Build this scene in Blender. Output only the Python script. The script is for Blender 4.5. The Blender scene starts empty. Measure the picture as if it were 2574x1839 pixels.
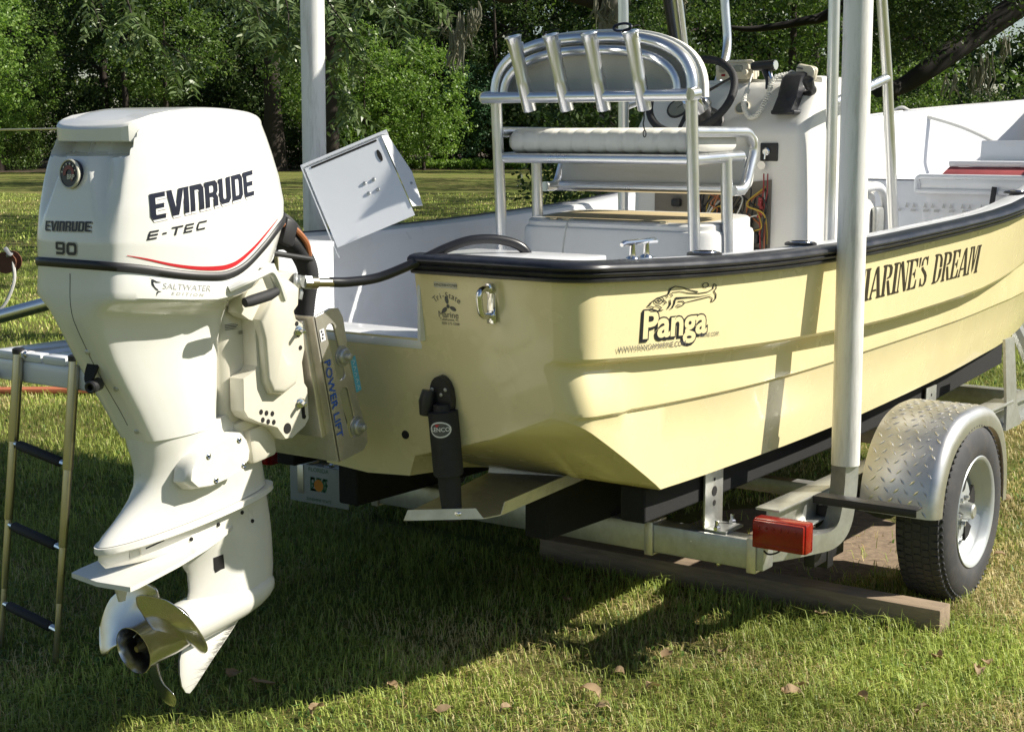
import bpy, bmesh, math, random
import numpy as np
from mathutils import Vector, Matrix
from mathutils.bvhtree import BVHTree

SC = bpy.context.scene
COL = SC.collection
R = math.radians
random.seed(7)

# ---------------------------------------------------------------- camera, sky, sun, exposure
# World frame: X runs forward along the boat, Y to port, Z up; the origin is on the ground under the transom.
cam_data = bpy.data.cameras.new('camera')
cam_data.sensor_width = 36.0
cam_data.lens = 53.85
cam_data.clip_start = 0.05
cam_data.clip_end = 900.0
cam = bpy.data.objects.new('camera', cam_data)
COL.objects.link(cam)
CAM = Vector((-3.52, -3.10, 1.70))
YAW, PITCH = R(35.07), R(8.56)
cam.location = CAM
cam.rotation_euler = (R(90) - PITCH, 0.0, YAW - R(90))
SC.camera = cam

SUN_DIR = Vector((0.72, -1.02, 1.0)).normalized()
world = bpy.data.worlds.new('World')
SC.world = world
world.use_nodes = True
wn = world.node_tree.nodes
wl = world.node_tree.links
bg = wn['Background']
sky = wn.new('ShaderNodeTexSky')
sky.sky_type = 'NISHITA'
sky.sun_disc = False
sky.sun_elevation = math.asin(SUN_DIR.z)
sky.sun_rotation = math.atan2(SUN_DIR.x, SUN_DIR.y)
sky.air_density = 1.0
sky.dust_density = 0.6
wl.new(sky.outputs[0], bg.inputs[0])
bg.inputs[1].default_value = 0.055

sun_data = bpy.data.lights.new('sun', 'SUN')
sun_data.energy = 4.6
sun_data.angle = R(0.5)
sun_data.color = (1.0, 0.94, 0.83)
sun = bpy.data.objects.new('sun', sun_data)
COL.objects.link(sun)
sun.location = (0, 0, 30)
sun.rotation_euler = SUN_DIR.to_track_quat('Z', 'Y').to_euler()

SC.view_settings.view_transform = 'Standard'
SC.view_settings.look = 'None'
SC.view_settings.exposure = 0.76
SC.view_settings.gamma = 1.0
SC.view_settings.use_curve_mapping = False
SC.cycles.max_bounces = 8
SC.cycles.transparent_max_bounces = 8
SC.cycles.use_denoising = True
SC.cycles.caustics_reflective = False
SC.cycles.caustics_refractive = False

# ---------------------------------------------------------------- materials
def mat(name, col, rough=0.5, metal=0.0, coat=0.0, coat_rough=0.06, spec=0.5, noise=0.0, nscale=20.0,
        bump=0.0, bscale=200.0, dirt=None, dirt_amt=0.0, dirt_scale=6.0, stretch=None, rnoise=0.0):
    m = bpy.data.materials.new(name)
    m.use_nodes = True
    nt = m.node_tree
    N, L = nt.nodes, nt.links
    b = N['Principled BSDF']
    b.inputs['Base Color'].default_value = (*col, 1)
    b.inputs['Roughness'].default_value = rough
    b.inputs['Metallic'].default_value = metal
    b.inputs['Coat Weight'].default_value = coat
    b.inputs['Coat Roughness'].default_value = coat_rough
    b.inputs['Specular IOR Level'].default_value = spec
    tc = N.new('ShaderNodeTexCoord')
    vec = tc.outputs['Object']
    if stretch:
        mp = N.new('ShaderNodeMapping')
        mp.inputs['Scale'].default_value = stretch
        L.new(vec, mp.inputs[0])
        vec = mp.outputs[0]
    cur = None
    if noise > 0:
        nz = N.new('ShaderNodeTexNoise')
        nz.inputs['Scale'].default_value = nscale
        nz.inputs['Detail'].default_value = 5
        L.new(vec, nz.inputs['Vector'])
        mr = N.new('ShaderNodeMapRange')
        mr.inputs[3].default_value = 1 - noise
        mr.inputs[4].default_value = 1 + noise
        L.new(nz.outputs[0], mr.inputs[0])
        mx = N.new('ShaderNodeVectorMath')
        mx.operation = 'SCALE'
        mx.inputs[0].default_value = col
        L.new(mr.outputs[0], mx.inputs['Scale'])
        cur = mx.outputs[0]
        L.new(cur, b.inputs['Base Color'])
    if dirt is not None:
        nz2 = N.new('ShaderNodeTexNoise')
        nz2.inputs['Scale'].default_value = dirt_scale
        nz2.inputs['Detail'].default_value = 8
        nz2.inputs['Roughness'].default_value = 0.7
        L.new(vec, nz2.inputs['Vector'])
        mr2 = N.new('ShaderNodeMapRange')
        mr2.inputs[1].default_value = 0.48
        mr2.inputs[2].default_value = 0.75
        mr2.inputs[3].default_value = 0
        mr2.inputs[4].default_value = dirt_amt
        L.new(nz2.outputs[0], mr2.inputs[0])
        mix = N.new('ShaderNodeMix')
        mix.data_type = 'RGBA'
        L.new(mr2.outputs[0], mix.inputs[0])
        if cur is not None:
            L.new(cur, mix.inputs[6])
        else:
            mix.inputs[6].default_value = (*col, 1)
        mix.inputs[7].default_value = (*dirt, 1)
        L.new(mix.outputs[2], b.inputs['Base Color'])
    if rnoise > 0:
        nz4 = N.new('ShaderNodeTexNoise')
        nz4.inputs['Scale'].default_value = 9
        nz4.inputs['Detail'].default_value = 6
        L.new(vec, nz4.inputs['Vector'])
        mr4 = N.new('ShaderNodeMapRange')
        mr4.inputs[3].default_value = max(0.02, rough - rnoise)
        mr4.inputs[4].default_value = min(1, rough + rnoise)
        L.new(nz4.outputs[0], mr4.inputs[0])
        L.new(mr4.outputs[0], b.inputs['Roughness'])
    if bump > 0:
        nz3 = N.new('ShaderNodeTexNoise')
        nz3.inputs['Scale'].default_value = bscale
        nz3.inputs['Detail'].default_value = 4
        L.new(vec, nz3.inputs['Vector'])
        bp = N.new('ShaderNodeBump')
        bp.inputs['Strength'].default_value = bump
        bp.inputs['Distance'].default_value = 0.002
        L.new(nz3.outputs[0], bp.inputs['Height'])
        L.new(bp.outputs[0], b.inputs['Normal'])
    return m

M = {}
M['yellow'] = mat('yellow_gelcoat', (0.80, 0.70, 0.405), 0.26, coat=0.5, noise=0.03, nscale=3, dirt=(0.50, 0.40, 0.20), dirt_amt=0.22, dirt_scale=2.2, rnoise=0.08)
M['white_gel'] = mat('white_gelcoat', (0.76, 0.77, 0.79), 0.30, coat=0.4, noise=0.025, nscale=4, dirt=(0.55, 0.52, 0.45), dirt_amt=0.25, dirt_scale=3.0, rnoise=0.08)
M['housing'] = mat('white_housing_paint', (0.74, 0.73, 0.675), 0.30, coat=0.5, noise=0.03, nscale=6, dirt=(0.48, 0.44, 0.33), dirt_amt=0.22, dirt_scale=6, rnoise=0.08)
M['cowl'] = mat('white_engine_paint', (0.80, 0.795, 0.755), 0.24, coat=0.7, noise=0.015, nscale=5, dirt=(0.62, 0.58, 0.46), dirt_amt=0.15, dirt_scale=4, rnoise=0.06)
M['engine'] = mat('cream_engine_casting', (0.66, 0.63, 0.53), 0.36, coat=0.3, noise=0.03, nscale=8, dirt=(0.50, 0.45, 0.33), dirt_amt=0.25, dirt_scale=7, rnoise=0.1)
M['black_rub'] = mat('black_vinyl', (0.017, 0.018, 0.024), 0.34, noise=0.25, nscale=15, dirt=(0.10, 0.10, 0.11), dirt_amt=0.35, dirt_scale=9, rnoise=0.14)
M['black_plastic'] = mat('black_plastic', (0.018, 0.018, 0.02), 0.45, noise=0.2, nscale=30, rnoise=0.1)
M['black_soft'] = mat('black_soft_rubber', (0.02, 0.02, 0.022), 0.7, noise=0.3, nscale=60, bump=0.4, bscale=300)
M['tyre'] = mat('tyre_rubber', (0.045, 0.045, 0.049), 0.72, noise=0.3, nscale=30, dirt=(0.14, 0.12, 0.10), dirt_amt=0.35, dirt_scale=12, bump=0.3, bscale=250)
M['alu'] = mat('brushed_aluminium', (0.76, 0.77, 0.78), 0.31, metal=1.0, noise=0.06, nscale=30, rnoise=0.10, bump=0.05, bscale=300)
M['alu_dull'] = mat('dull_aluminium', (0.72, 0.69, 0.63), 0.40, metal=0.85, noise=0.12, nscale=14, dirt=(0.25, 0.21, 0.15), dirt_amt=0.4, dirt_scale=9, rnoise=0.12)
M['chrome'] = mat('polished_steel', (0.75, 0.75, 0.76), 0.10, metal=1.0, rnoise=0.06)
M['prop'] = mat('propeller_steel', (0.60, 0.585, 0.56), 0.21, metal=1.0, noise=0.06, nscale=20, rnoise=0.10, dirt=(0.3, 0.25, 0.2), dirt_amt=0.2)
M['galv'] = mat('galvanised_metal', (0.50, 0.51, 0.49), 0.40, metal=0.75, noise=0.22, nscale=45, dirt=(0.30, 0.26, 0.18), dirt_amt=0.45, dirt_scale=10, rnoise=0.1)
M['rim'] = mat('painted_rim_silver', (0.50, 0.53, 0.54), 0.35, metal=0.35, noise=0.05, nscale=15, dirt=(0.35, 0.30, 0.22), dirt_amt=0.25, dirt_scale=12)
M['pvc'] = mat('white_pvc_pipe', (0.80, 0.795, 0.77), 0.42, noise=0.04, nscale=6, dirt=(0.22, 0.19, 0.15), dirt_amt=0.55, dirt_scale=5, stretch=(6, 6, 0.7), rnoise=0.1)
M['vinyl'] = mat('white_vinyl', (0.80, 0.79, 0.735), 0.45, noise=0.03, nscale=12, bump=0.15, bscale=400, dirt=(0.50, 0.47, 0.38), dirt_amt=0.2)
M['box_white'] = mat('white_powder_coat', (0.74, 0.76, 0.78), 0.40, noise=0.02, nscale=10, bump=0.1, bscale=500)
M['console'] = mat('console_gelcoat', (0.79, 0.78, 0.74), 0.34, coat=0.3, noise=0.03, nscale=5, dirt=(0.5, 0.47, 0.38), dirt_amt=0.2, dirt_scale=5)
M['decal_black'] = mat('black_vinyl_lettering', (0.012, 0.012, 0.018), 0.4, noise=0.1)
M['decal_navy'] = mat('navy_vinyl_lettering', (0.010, 0.012, 0.028), 0.3, noise=0.1)
M['decal_red'] = mat('red_vinyl', (0.55, 0.02, 0.03), 0.35, noise=0.05)
M['decal_dark_red'] = mat('dark_red_vinyl', (0.20, 0.035, 0.03), 0.4, noise=0.05)
M['decal_white'] = mat('white_vinyl_film', (0.80, 0.80, 0.80), 0.35, noise=0.02)
M['decal_grey'] = mat('grey_print', (0.10, 0.10, 0.10), 0.5, noise=0.1)
M['decal_blue'] = mat('blue_print', (0.035, 0.13, 0.55), 0.4, noise=0.1)
M['decal_cyan'] = mat('cyan_print', (0.12, 0.45, 0.62), 0.4, noise=0.15, nscale=60)
M['decal_cream'] = mat('cream_film', (0.60, 0.57, 0.47), 0.4, noise=0.05)
M['decal_brown'] = mat('dark_brown_lettering', (0.030, 0.021, 0.014), 0.45, noise=0.2)
M['wood'] = mat('weathered_timber', (0.28, 0.21, 0.14), 0.85, noise=0.35, nscale=10, stretch=(8, 1, 8), bump=0.6, bscale=40, dirt=(0.10, 0.075, 0.05), dirt_amt=0.6, dirt_scale=4)
M['carpet'] = mat('black_bunk_carpet', (0.012, 0.012, 0.012), 0.95, noise=0.4, nscale=90, bump=0.6, bscale=300)
M['tan'] = mat('tan_liner', (0.52, 0.42, 0.24), 0.55, noise=0.06, nscale=8)
M['hole'] = mat('dark_recess', (0.012, 0.011, 0.010), 0.9, noise=0.2)
M['hose'] = mat('black_hose', (0.016, 0.016, 0.018), 0.30, noise=0.2, nscale=30, rnoise=0.08)
M['brass'] = mat('brass_fitting', (0.52, 0.45, 0.30), 0.3, metal=1.0, noise=0.1)
M['wire_black'] = mat('black_wire', (0.02, 0.02, 0.02), 0.5, noise=0.1)
M['wire_yellow'] = mat('yellow_wire', (0.50, 0.34, 0.05), 0.5, noise=0.1)
M['wire_red'] = mat('red_wire', (0.30, 0.03, 0.03), 0.5, noise=0.1)
M['wire_white'] = mat('white_wire', (0.6, 0.6, 0.55), 0.5, noise=0.1)
M['wire_orange'] = mat('orange_sleeve', (0.36, 0.13, 0.05), 0.5, noise=0.2)
M['red_pad'] = mat('faded_red_pad', (0.36, 0.075, 0.075), 0.6, noise=0.25, nscale=12)
M['gauge'] = mat('gauge_face', (0.25, 0.27, 0.24), 0.12, coat=0.8, noise=0.1)
M['beige'] = mat('beige_plastic', (0.66, 0.61, 0.48), 0.45, noise=0.05)
M['rope'] = mat('white_rope', (0.62, 0.61, 0.57), 0.8, noise=0.2, nscale=150, bump=0.5, bscale=200)
M['red_board'] = mat('faded_orange_board', (0.42, 0.13, 0.06), 0.7, noise=0.2)
M['plate_shaded_white'] = mat('number_plate_shaded_white', (0.30, 0.32, 0.30), 0.45, noise=0.1)  # white darkened: the shade under the hull is put into the colour
M['plate_green'] = mat('number_plate_green', (0.03, 0.14, 0.07), 0.4, noise=0.1)
M['plate_orange'] = mat('number_plate_orange', (0.55, 0.20, 0.02), 0.4, noise=0.1)
M['scuff'] = mat('dark_scuffing', (0.26, 0.25, 0.23), 0.8, noise=0.4, nscale=60)
M['grey_text'] = mat('pale_grey_print', (0.45, 0.45, 0.44), 0.5, noise=0.05)

def glass_red():
    m = mat('red_lens', (0.24, 0.003, 0.003), 0.22, coat=0.2, noise=0.25, nscale=40)
    b = m.node_tree.nodes['Principled BSDF']
    b.inputs['Subsurface Weight'].default_value = 0.0
    b.inputs['Subsurface Radius'].default_value = (0.02, 0.002, 0.002)
    return m
M['lens'] = glass_red()

# ---------------------------------------------------------------- object helpers
ORG = {}
def tag(o, label=None, cat=None, group=None, kind=None):
    if label: o['label'] = label
    if cat: o['category'] = cat
    if group: o['group'] = group
    if kind: o['kind'] = kind
    return o

def thing(name, label, cat, loc, group=None):
    o = bpy.data.objects.new(name, None)
    o.empty_display_size = 0.1
    COL.objects.link(o)
    o.location = loc
    ORG[o.name] = Vector(loc)
    return tag(o, label, cat, group)

class MB:
    """collects world-space geometry for one mesh object"""
    def __init__(self):
        self.v, self.f = [], []
    def add(self, vs, fs):
        n = len(self.v)
        self.v += [tuple(v) for v in vs]
        self.f += [tuple(i + n for i in f) for f in fs]
        return self
    def bm(self, bmx):
        bmx.verts.ensure_lookup_table()
        self.add([v.co[:] for v in bmx.verts], [[v.index for v in f.verts] for f in bmx.faces])
        bmx.free()
        return self
    def box(self, c, s, bev=0.0, rot=None, seg=2):
        b = bmesh.new()
        bmesh.ops.create_cube(b, size=1.0)
        for v in b.verts:
            v.co = Vector((v.co.x * s[0], v.co.y * s[1], v.co.z * s[2]))
        if bev > 0:
            bmesh.ops.bevel(b, geom=b.edges[:], offset=bev, segments=seg, affect='EDGES', profile=0.5)
        mt = Matrix.Translation(Vector(c)) @ (rot.to_4x4() if rot else Matrix())
        bmesh.ops.transform(b, matrix=mt, verts=b.verts)
        b.verts.index_update()
        return self.bm(b)
    def tube(self, pts, r, seg=12, caps=True, closed=False, flat=1.0, phase=0.0):
        pts = [Vector(p) for p in pts]
        n = len(pts)
        rs = r if isinstance(r, (list, tuple)) else [r] * n
        tan = []
        for i in range(n):
            if closed:
                t = pts[(i + 1) % n] - pts[i - 1]
            else:
                t = pts[min(i + 1, n - 1)] - pts[max(i - 1, 0)]
            tan.append(t.normalized())
        ref = Vector((0, 0, 1)) if abs(tan[0].z) < 0.9 else Vector((1, 0, 0))
        u = tan[0].cross(ref).normalized()
        vs, fs = [], []
        for i in range(n):
            u = (u - tan[i] * u.dot(tan[i])).normalized()
            w = tan[i].cross(u)
            for k in range(seg):
                a = 2 * math.pi * k / seg + phase
                vs.append(pts[i] + (u * math.cos(a) + w * math.sin(a) * flat) * rs[i])
        m = n if closed else n - 1
        for i in range(m):
            j = (i + 1) % n
            for k in range(seg):
                k2 = (k + 1) % seg
                fs.append((i * seg + k, i * seg + k2, j * seg + k2, j * seg + k))
        if caps and not closed:
            fs.append(tuple(range(seg))[::-1])
            fs.append(tuple((n - 1) * seg + k for k in range(seg)))
        return self.add(vs, fs)
    def loft(self, secs, closed=True, cap0=True, cap1=True):
        m = len(secs[0])
        vs = [p for s in secs for p in s]
        fs = []
        mm = m if closed else m - 1
        for i in range(len(secs) - 1):
            for k in range(mm):
                k2 = (k + 1) % m
                fs.append((i * m + k, i * m + k2, (i + 1) * m + k2, (i + 1) * m + k))
        if cap0: fs.append(tuple(range(m))[::-1])
        if cap1: fs.append(tuple((len(secs) - 1) * m + k for k in range(m)))
        return self.add(vs, fs)
    def prism(self, outline, org, u, v, n, t):
        """2-D outline in the u, v plane at org, thickened by t along n"""
        org, u, v, n = Vector(org), Vector(u), Vector(v), Vector(n)
        a = [org + u * p[0] + v * p[1] for p in outline]
        bb = [p + n * t for p in a]
        k = len(a)
        fs = [tuple(range(k))[::-1], tuple(range(k, 2 * k))]
        for i in range(k):
            j = (i + 1) % k
            fs.append((i, j, k + j, k + i))
        return self.add(a + bb, fs)
    def lathe(self, prof, org, axis, seg=24, closed_ends=True):
        """prof: list of (distance along axis, radius)"""
        org, ax = Vector(org), Vector(axis).normalized()
        ref = Vector((0, 0, 1)) if abs(ax.z) < 0.9 else Vector((1, 0, 0))
        u = ax.cross(ref).normalized()
        w = ax.cross(u)
        vs, fs = [], []
        for d, r in prof:
            for k in range(seg):
                a = 2 * math.pi * k / seg
                vs.append(org + ax * d + (u * math.cos(a) + w * math.sin(a)) * max(r, 1e-5))
        for i in range(len(prof) - 1):
            for k in range(seg):
                k2 = (k + 1) % seg
                fs.append((i * seg + k, i * seg + k2, (i + 1) * seg + k2, (i + 1) * seg + k))
        if closed_ends:
            fs.append(tuple(range(seg))[::-1])
            fs.append(tuple((len(prof) - 1) * seg + k for k in range(seg)))
        return self.add(vs, fs)
    def quad(self, a, b, c, d):
        return self.add([a, b, c, d], [(0, 1, 2, 3)])
    def build(self, name, m, parent=None, ang=35, merge=True, subsurf=0, bevel=0.0):
        org = ORG[parent.name] if parent is not None else Vector((0, 0, 0))
        me = bpy.data.meshes.new(name)
        me.from_pydata([(x - org.x, y - org.y, z - org.z) for x, y, z in self.v], [], self.f)
        b = bmesh.new()
        b.from_mesh(me)
        if merge:
            bmesh.ops.remove_doubles(b, verts=b.verts, dist=1e-5)
        bmesh.ops.recalc_face_normals(b, faces=b.faces)
        b.to_mesh(me)
        b.free()
        o = bpy.data.objects.new(name, me)
        COL.objects.link(o)
        if bevel > 0:
            bv = o.modifiers.new('bevel', 'BEVEL')
            bv.width = bevel
            bv.segments = 2
            bv.limit_method = 'ANGLE'
            bv.angle_limit = R(40)
        if subsurf:
            ss = o.modifiers.new('sub', 'SUBSURF')
            ss.levels = ss.render_levels = subsurf
        ms = m if isinstance(m, (list, tuple)) else [m]
        for q in ms:
            me.materials.append(q)
        if ang:
            for p in me.polygons:
                p.use_smooth = True
            me.set_sharp_from_angle(angle=R(ang))
        if parent is not None:
            o.parent = parent
        ORG[o.name] = org
        return o

def single(o, loc=None):
    """give a one-mesh top-level object its origin at its base"""
    me = o.data
    co = np.empty(len(me.vertices) * 3, 'f')
    me.vertices.foreach_get('co', co)
    co = co.reshape(-1, 3)
    c = Vector(((co[:, 0].min() + co[:, 0].max()) / 2, (co[:, 1].min() + co[:, 1].max()) / 2, co[:, 2].min()))
    me.transform(Matrix.Translation(-c))
    o.location = o.location + c
    ORG[o.name] = c
    return o

def copy_tree(o, parent=None):
    c = o.copy()
    COL.objects.link(c)
    if parent is not None:
        c.parent = parent
    for ch in o.children:
        copy_tree(ch, c)
    return c

def rot_z(a): return Matrix.Rotation(a, 3, 'Z')
def rot_y(a): return Matrix.Rotation(a, 3, 'Y')
def rot_x(a): return Matrix.Rotation(a, 3, 'X')

def fil(pts, r, n=6):
    """round the inner corners of a polyline with fillets of radius about r"""
    pts = [Vector(p) for p in pts]
    out = [pts[0]]
    for i in range(1, len(pts) - 1):
        a, b, c = pts[i - 1], pts[i], pts[i + 1]
        d1, d2 = (a - b), (c - b)
        k = min(r, d1.length * 0.49, d2.length * 0.49)
        p1, p2 = b + d1.normalized() * k, b + d2.normalized() * k
        for j in range(n + 1):
            t = j / n
            out.append(p1 * (1 - t) ** 2 + b * 2 * t * (1 - t) + p2 * t * t)
    out.append(pts[-1])
    return out

def smooth_line(pts, n=8):
    """Catmull-Rom through the points"""
    pts = [Vector(p) for p in pts]
    P = [pts[0] * 2 - pts[1]] + pts + [pts[-1] * 2 - pts[-2]]
    out = []
    for i in range(1, len(P) - 2):
        for j in range(n):
            t = j / n
            a, b, c, d = P[i - 1], P[i], P[i + 1], P[i + 2]
            out.append(0.5 * ((2 * b) + (c - a) * t + (2 * a - 5 * b + 4 * c - d) * t * t + (3 * b - a - 3 * c + d) * t ** 3))
    out.append(pts[-1])
    return out

def interp(x, xs, ys):
    return float(np.interp(x, xs, ys))

def smooth_interp(x, xs, ys):
    """monotone-ish cubic through table points"""
    if x <= xs[0]: return ys[0]
    if x >= xs[-1]: return ys[-1]
    i = max(k for k in range(len(xs) - 1) if xs[k] <= x)
    def slope(k):
        if k == 0: return (ys[1] - ys[0]) / (xs[1] - xs[0])
        if k == len(xs) - 1: return (ys[-1] - ys[-2]) / (xs[-1] - xs[-2])
        return (ys[k + 1] - ys[k - 1]) / (xs[k + 1] - xs[k - 1])
    h = xs[i + 1] - xs[i]
    t = (x - xs[i]) / h
    m0, m1 = slope(i) * h, slope(i + 1) * h
    return (2*t**3-3*t**2+1)*ys[i] + (t**3-2*t**2+t)*m0 + (-2*t**3+3*t**2)*ys[i+1] + (t**3-t**2)*m1

# ---------------------------------------------------------------- flat print: text and outlines laid on surfaces
def curve_mesh_2d(cu):
    o = bpy.data.objects.new('tmp', cu)
    COL.objects.link(o)
    dg = bpy.context.evaluated_depsgraph_get()
    me = bpy.data.meshes.new_from_object(o.evaluated_get(dg))
    bpy.data.objects.remove(o)
    b = bmesh.new()
    b.from_mesh(me)
    bpy.data.meshes.remove(me)
    bmesh.ops.triangulate(b, faces=b.faces[:])
    bmesh.ops.remove_doubles(b, verts=b.verts, dist=1e-6)
    return b

def text_2d(s, size=1.0, offset=0.0, shear=0.0, sx=1.0, spacing=1.0):
    cu = bpy.data.curves.new('t', 'FONT')
    cu.body = s
    cu.size = size
    cu.offset = offset
    cu.shear = shear
    cu.space_character = spacing
    cu.resolution_u = 3
    cu.align_x = 'CENTER'
    cu.align_y = 'CENTER'
    b = curve_mesh_2d(cu)
    bpy.data.curves.remove(cu)
    for v in b.verts:
        v.co.x *= sx
    return b

def outline_2d(loops):
    """loops: outer outlines and holes, as lists of 2-D points"""
    cu = bpy.data.curves.new('t', 'CURVE')
    cu.dimensions = '2D'
    cu.fill_mode = 'BOTH'
    for lp in loops:
        sp = cu.splines.new('POLY')
        sp.points.add(len(lp) - 1)
        for p, q in zip(sp.points, lp):
            p.co = (q[0], q[1], 0, 1)
        sp.use_cyclic_u = True
    b = curve_mesh_2d(cu)
    bpy.data.curves.remove(cu)
    return b

def ribbon_2d(pts, w, closed=False):
    """stroke of width w along a 2-D polyline; w may be a list"""
    b = bmesh.new()
    n = len(pts)
    ws = w if isinstance(w, (list, tuple)) else [w] * n
    P = [Vector((p[0], p[1], 0)) for p in pts]
    L, Rr = [], []
    for i in range(n):
        if closed:
            t = (P[(i + 1) % n] - P[i - 1]).normalized()
        else:
            t = (P[min(i + 1, n - 1)] - P[max(i - 1, 0)]).normalized()
        nn = Vector((-t.y, t.x, 0))
        L.append(b.verts.new(P[i] + nn * ws[i] / 2))
        Rr.append(b.verts.new(P[i] - nn * ws[i] / 2))
    for i in range(n if closed else n - 1):
        j = (i + 1) % n
        b.faces.new((L[i], L[j], Rr[j], Rr[i]))
    return b

def join_bm(*bms):
    """join 2-D pieces (each stays where it is)"""
    out = bmesh.new()
    for b in bms:
        b.verts.ensure_lookup_table()
        b.verts.index_update()
        vs = [out.verts.new(v.co) for v in b.verts]
        for f in b.faces:
            try: out.faces.new([vs[v.index] for v in f.verts])
            except ValueError: pass
        b.free()
    return out

def shift(b, dx=0, dy=0, s=1.0, rot=0.0):
    c, sn = math.cos(rot), math.sin(rot)
    for v in b.verts:
        x, y = v.co.x * s, v.co.y * s
        v.co.x, v.co.y = x * c - y * sn + dx, x * sn + y * c + dy
    return b

def lay(b, fn, name, m, parent, cut=0.03, thick=0.0):
    """map a flat 2-D print (bmesh) onto a surface: fn(u, v) -> world point"""
    for _ in range(4):
        es = [e for e in b.edges if e.calc_length() > cut]
        if not es: break
        bmesh.ops.subdivide_edges(b, edges=es, cuts=1)
        bmesh.ops.triangulate(b, faces=b.faces[:])
    org = ORG[parent.name]
    for v in b.verts:
        v.co = fn(v.co.x, v.co.y) - org
    me = bpy.data.meshes.new(name)
    b.to_mesh(me)
    b.free()
    o = bpy.data.objects.new(name, me)
    COL.objects.link(o)
    me.materials.append(m)
    o.parent = parent
    ORG[o.name] = org
    return o

def plane_fn(org, u, v, n, off=0.0015):
    org, u, v, n = Vector(org), Vector(u).normalized(), Vector(v).normalized(), Vector(n).normalized()
    return lambda a, c: org + u * a + v * c + n * off

def bvh_of(*objs):
    vs, fs = [], []
    dg = bpy.context.evaluated_depsgraph_get()
    for o in objs:
        me = o.evaluated_get(dg).to_mesh()
        n = len(vs)
        og = ORG[o.name]
        vs += [v.co + og for v in me.vertices]
        fs += [[i + n for i in p.vertices] for p in me.polygons]
    return BVHTree.FromPolygons(vs, fs)

def cast_fn(tree, org, u, v, d, off=0.0015, far=1.0):
    """lay along direction d from the plane org+u+v onto the surface"""
    org, u, v, d = Vector(org), Vector(u), Vector(v), Vector(d).normalized()
    def fn(a, c):
        p = org + u * a + v * c
        h = tree.ray_cast(p - d * far, d, far * 3)
        if h[0] is None:
            return p
        return h[0] - d * off
    return fn

def bolt(mb, p, n, r=0.008, h=0.006, seg=6):
    mb.lathe([(0, r), (h * 0.7, r), (h, r * 0.7)], p, n, seg)
    return mb
# ================================================================ setting: ground, woods, trees, grass
RNG = np.random.default_rng(5)
def gp(r, d, z=0.0):
    """ground frame of the onlooker: r metres to the right, d metres ahead"""
    return Vector((CAM.x + r * math.sin(YAW) + d * math.cos(YAW), CAM.y - r * math.cos(YAW) + d * math.sin(YAW), z))
def frame_rd(x, y):
    dx, dy = x - CAM.x, y - CAM.y
    return dx * math.sin(YAW) - dy * math.cos(YAW), dx * math.cos(YAW) + dy * math.sin(YAW)

def leaf_mat(name, c0, c1, c2=None, trans=0.35, rough=0.45):
    m = bpy.data.materials.new(name)
    m.use_nodes = True
    nt = m.node_tree
    N, L = nt.nodes, nt.links
    b = N['Principled BSDF']
    geo = N.new('ShaderNodeNewGeometry')
    cr = N.new('ShaderNodeValToRGB')
    cr.color_ramp.elements[0].color = (*c0, 1)
    cr.color_ramp.elements[1].color = (*c1, 1)
    if c2:
        e = cr.color_ramp.elements.new(0.93)
        e.color = (*c1, 1)
        cr.color_ramp.elements[-1].color = (*c2, 1)
    L.new(geo.outputs['Random Per Island'], cr.inputs[0])
    L.new(cr.outputs[0], b.inputs['Base Color'])
    b.inputs['Roughness'].default_value = rough
    b.inputs['Specular IOR Level'].default_value = 0.35
    tr = N.new('ShaderNodeBsdfTranslucent')
    hs = N.new('ShaderNodeHueSaturation')
    hs.inputs['Saturation'].default_value = 1.15
    hs.inputs['Value'].default_value = 1.25
    L.new(cr.outputs[0], hs.inputs['Color'])
    L.new(hs.outputs[0], tr.inputs[0])
    mx = N.new('ShaderNodeMixShader')
    mx.inputs[0].default_value = trans
    L.new(b.outputs[0], mx.inputs[1])
    L.new(tr.outputs[0], mx.inputs[2])
    L.new(mx.outputs[0], N['Material Output'].inputs[0])
    return m
M['leaf_dark'] = leaf_mat('dark_oak_leaves', (.028, .055, .017), (.085, .130, .038), (.17, .19, .08))
M['leaf_mid'] = leaf_mat('mid_green_leaves', (.060, .115, .025), (.150, .225, .056), (.24, .28, .095))
M['leaf_bright'] = leaf_mat('bright_young_leaves', (.12, .22, .045), (.25, .37, .09), (.34, .42, .14))
M['leaf_blue'] = leaf_mat('bluish_green_leaves', (.07, .15, .075), (.15, .25, .13))
M['leaf_pecan'] = leaf_mat('pecan_leaves', (.075, .125, .040), (.19, .25, .115), (.30, .34, .20), .3, .32)
M['moss'] = leaf_mat('spanish_moss', (.20, .20, .15), (.40, .38, .29), None, .3, .9)
M['bark'] = mat('tree_bark', (.040, .031, .024), .95, noise=.45, nscale=9, stretch=(6, 6, 1), bump=.8, bscale=30)
M['bark_dark'] = mat('dark_limb_bark', (.020, .016, .013), .95, noise=.4, nscale=9, stretch=(6, 6, 1), bump=.8, bscale=30)
M['bark_pale'] = mat('pale_mossy_bark', (.24, .22, .18), .95, noise=.5, nscale=7, stretch=(5, 5, 1.2), bump=.8, bscale=30)

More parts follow.
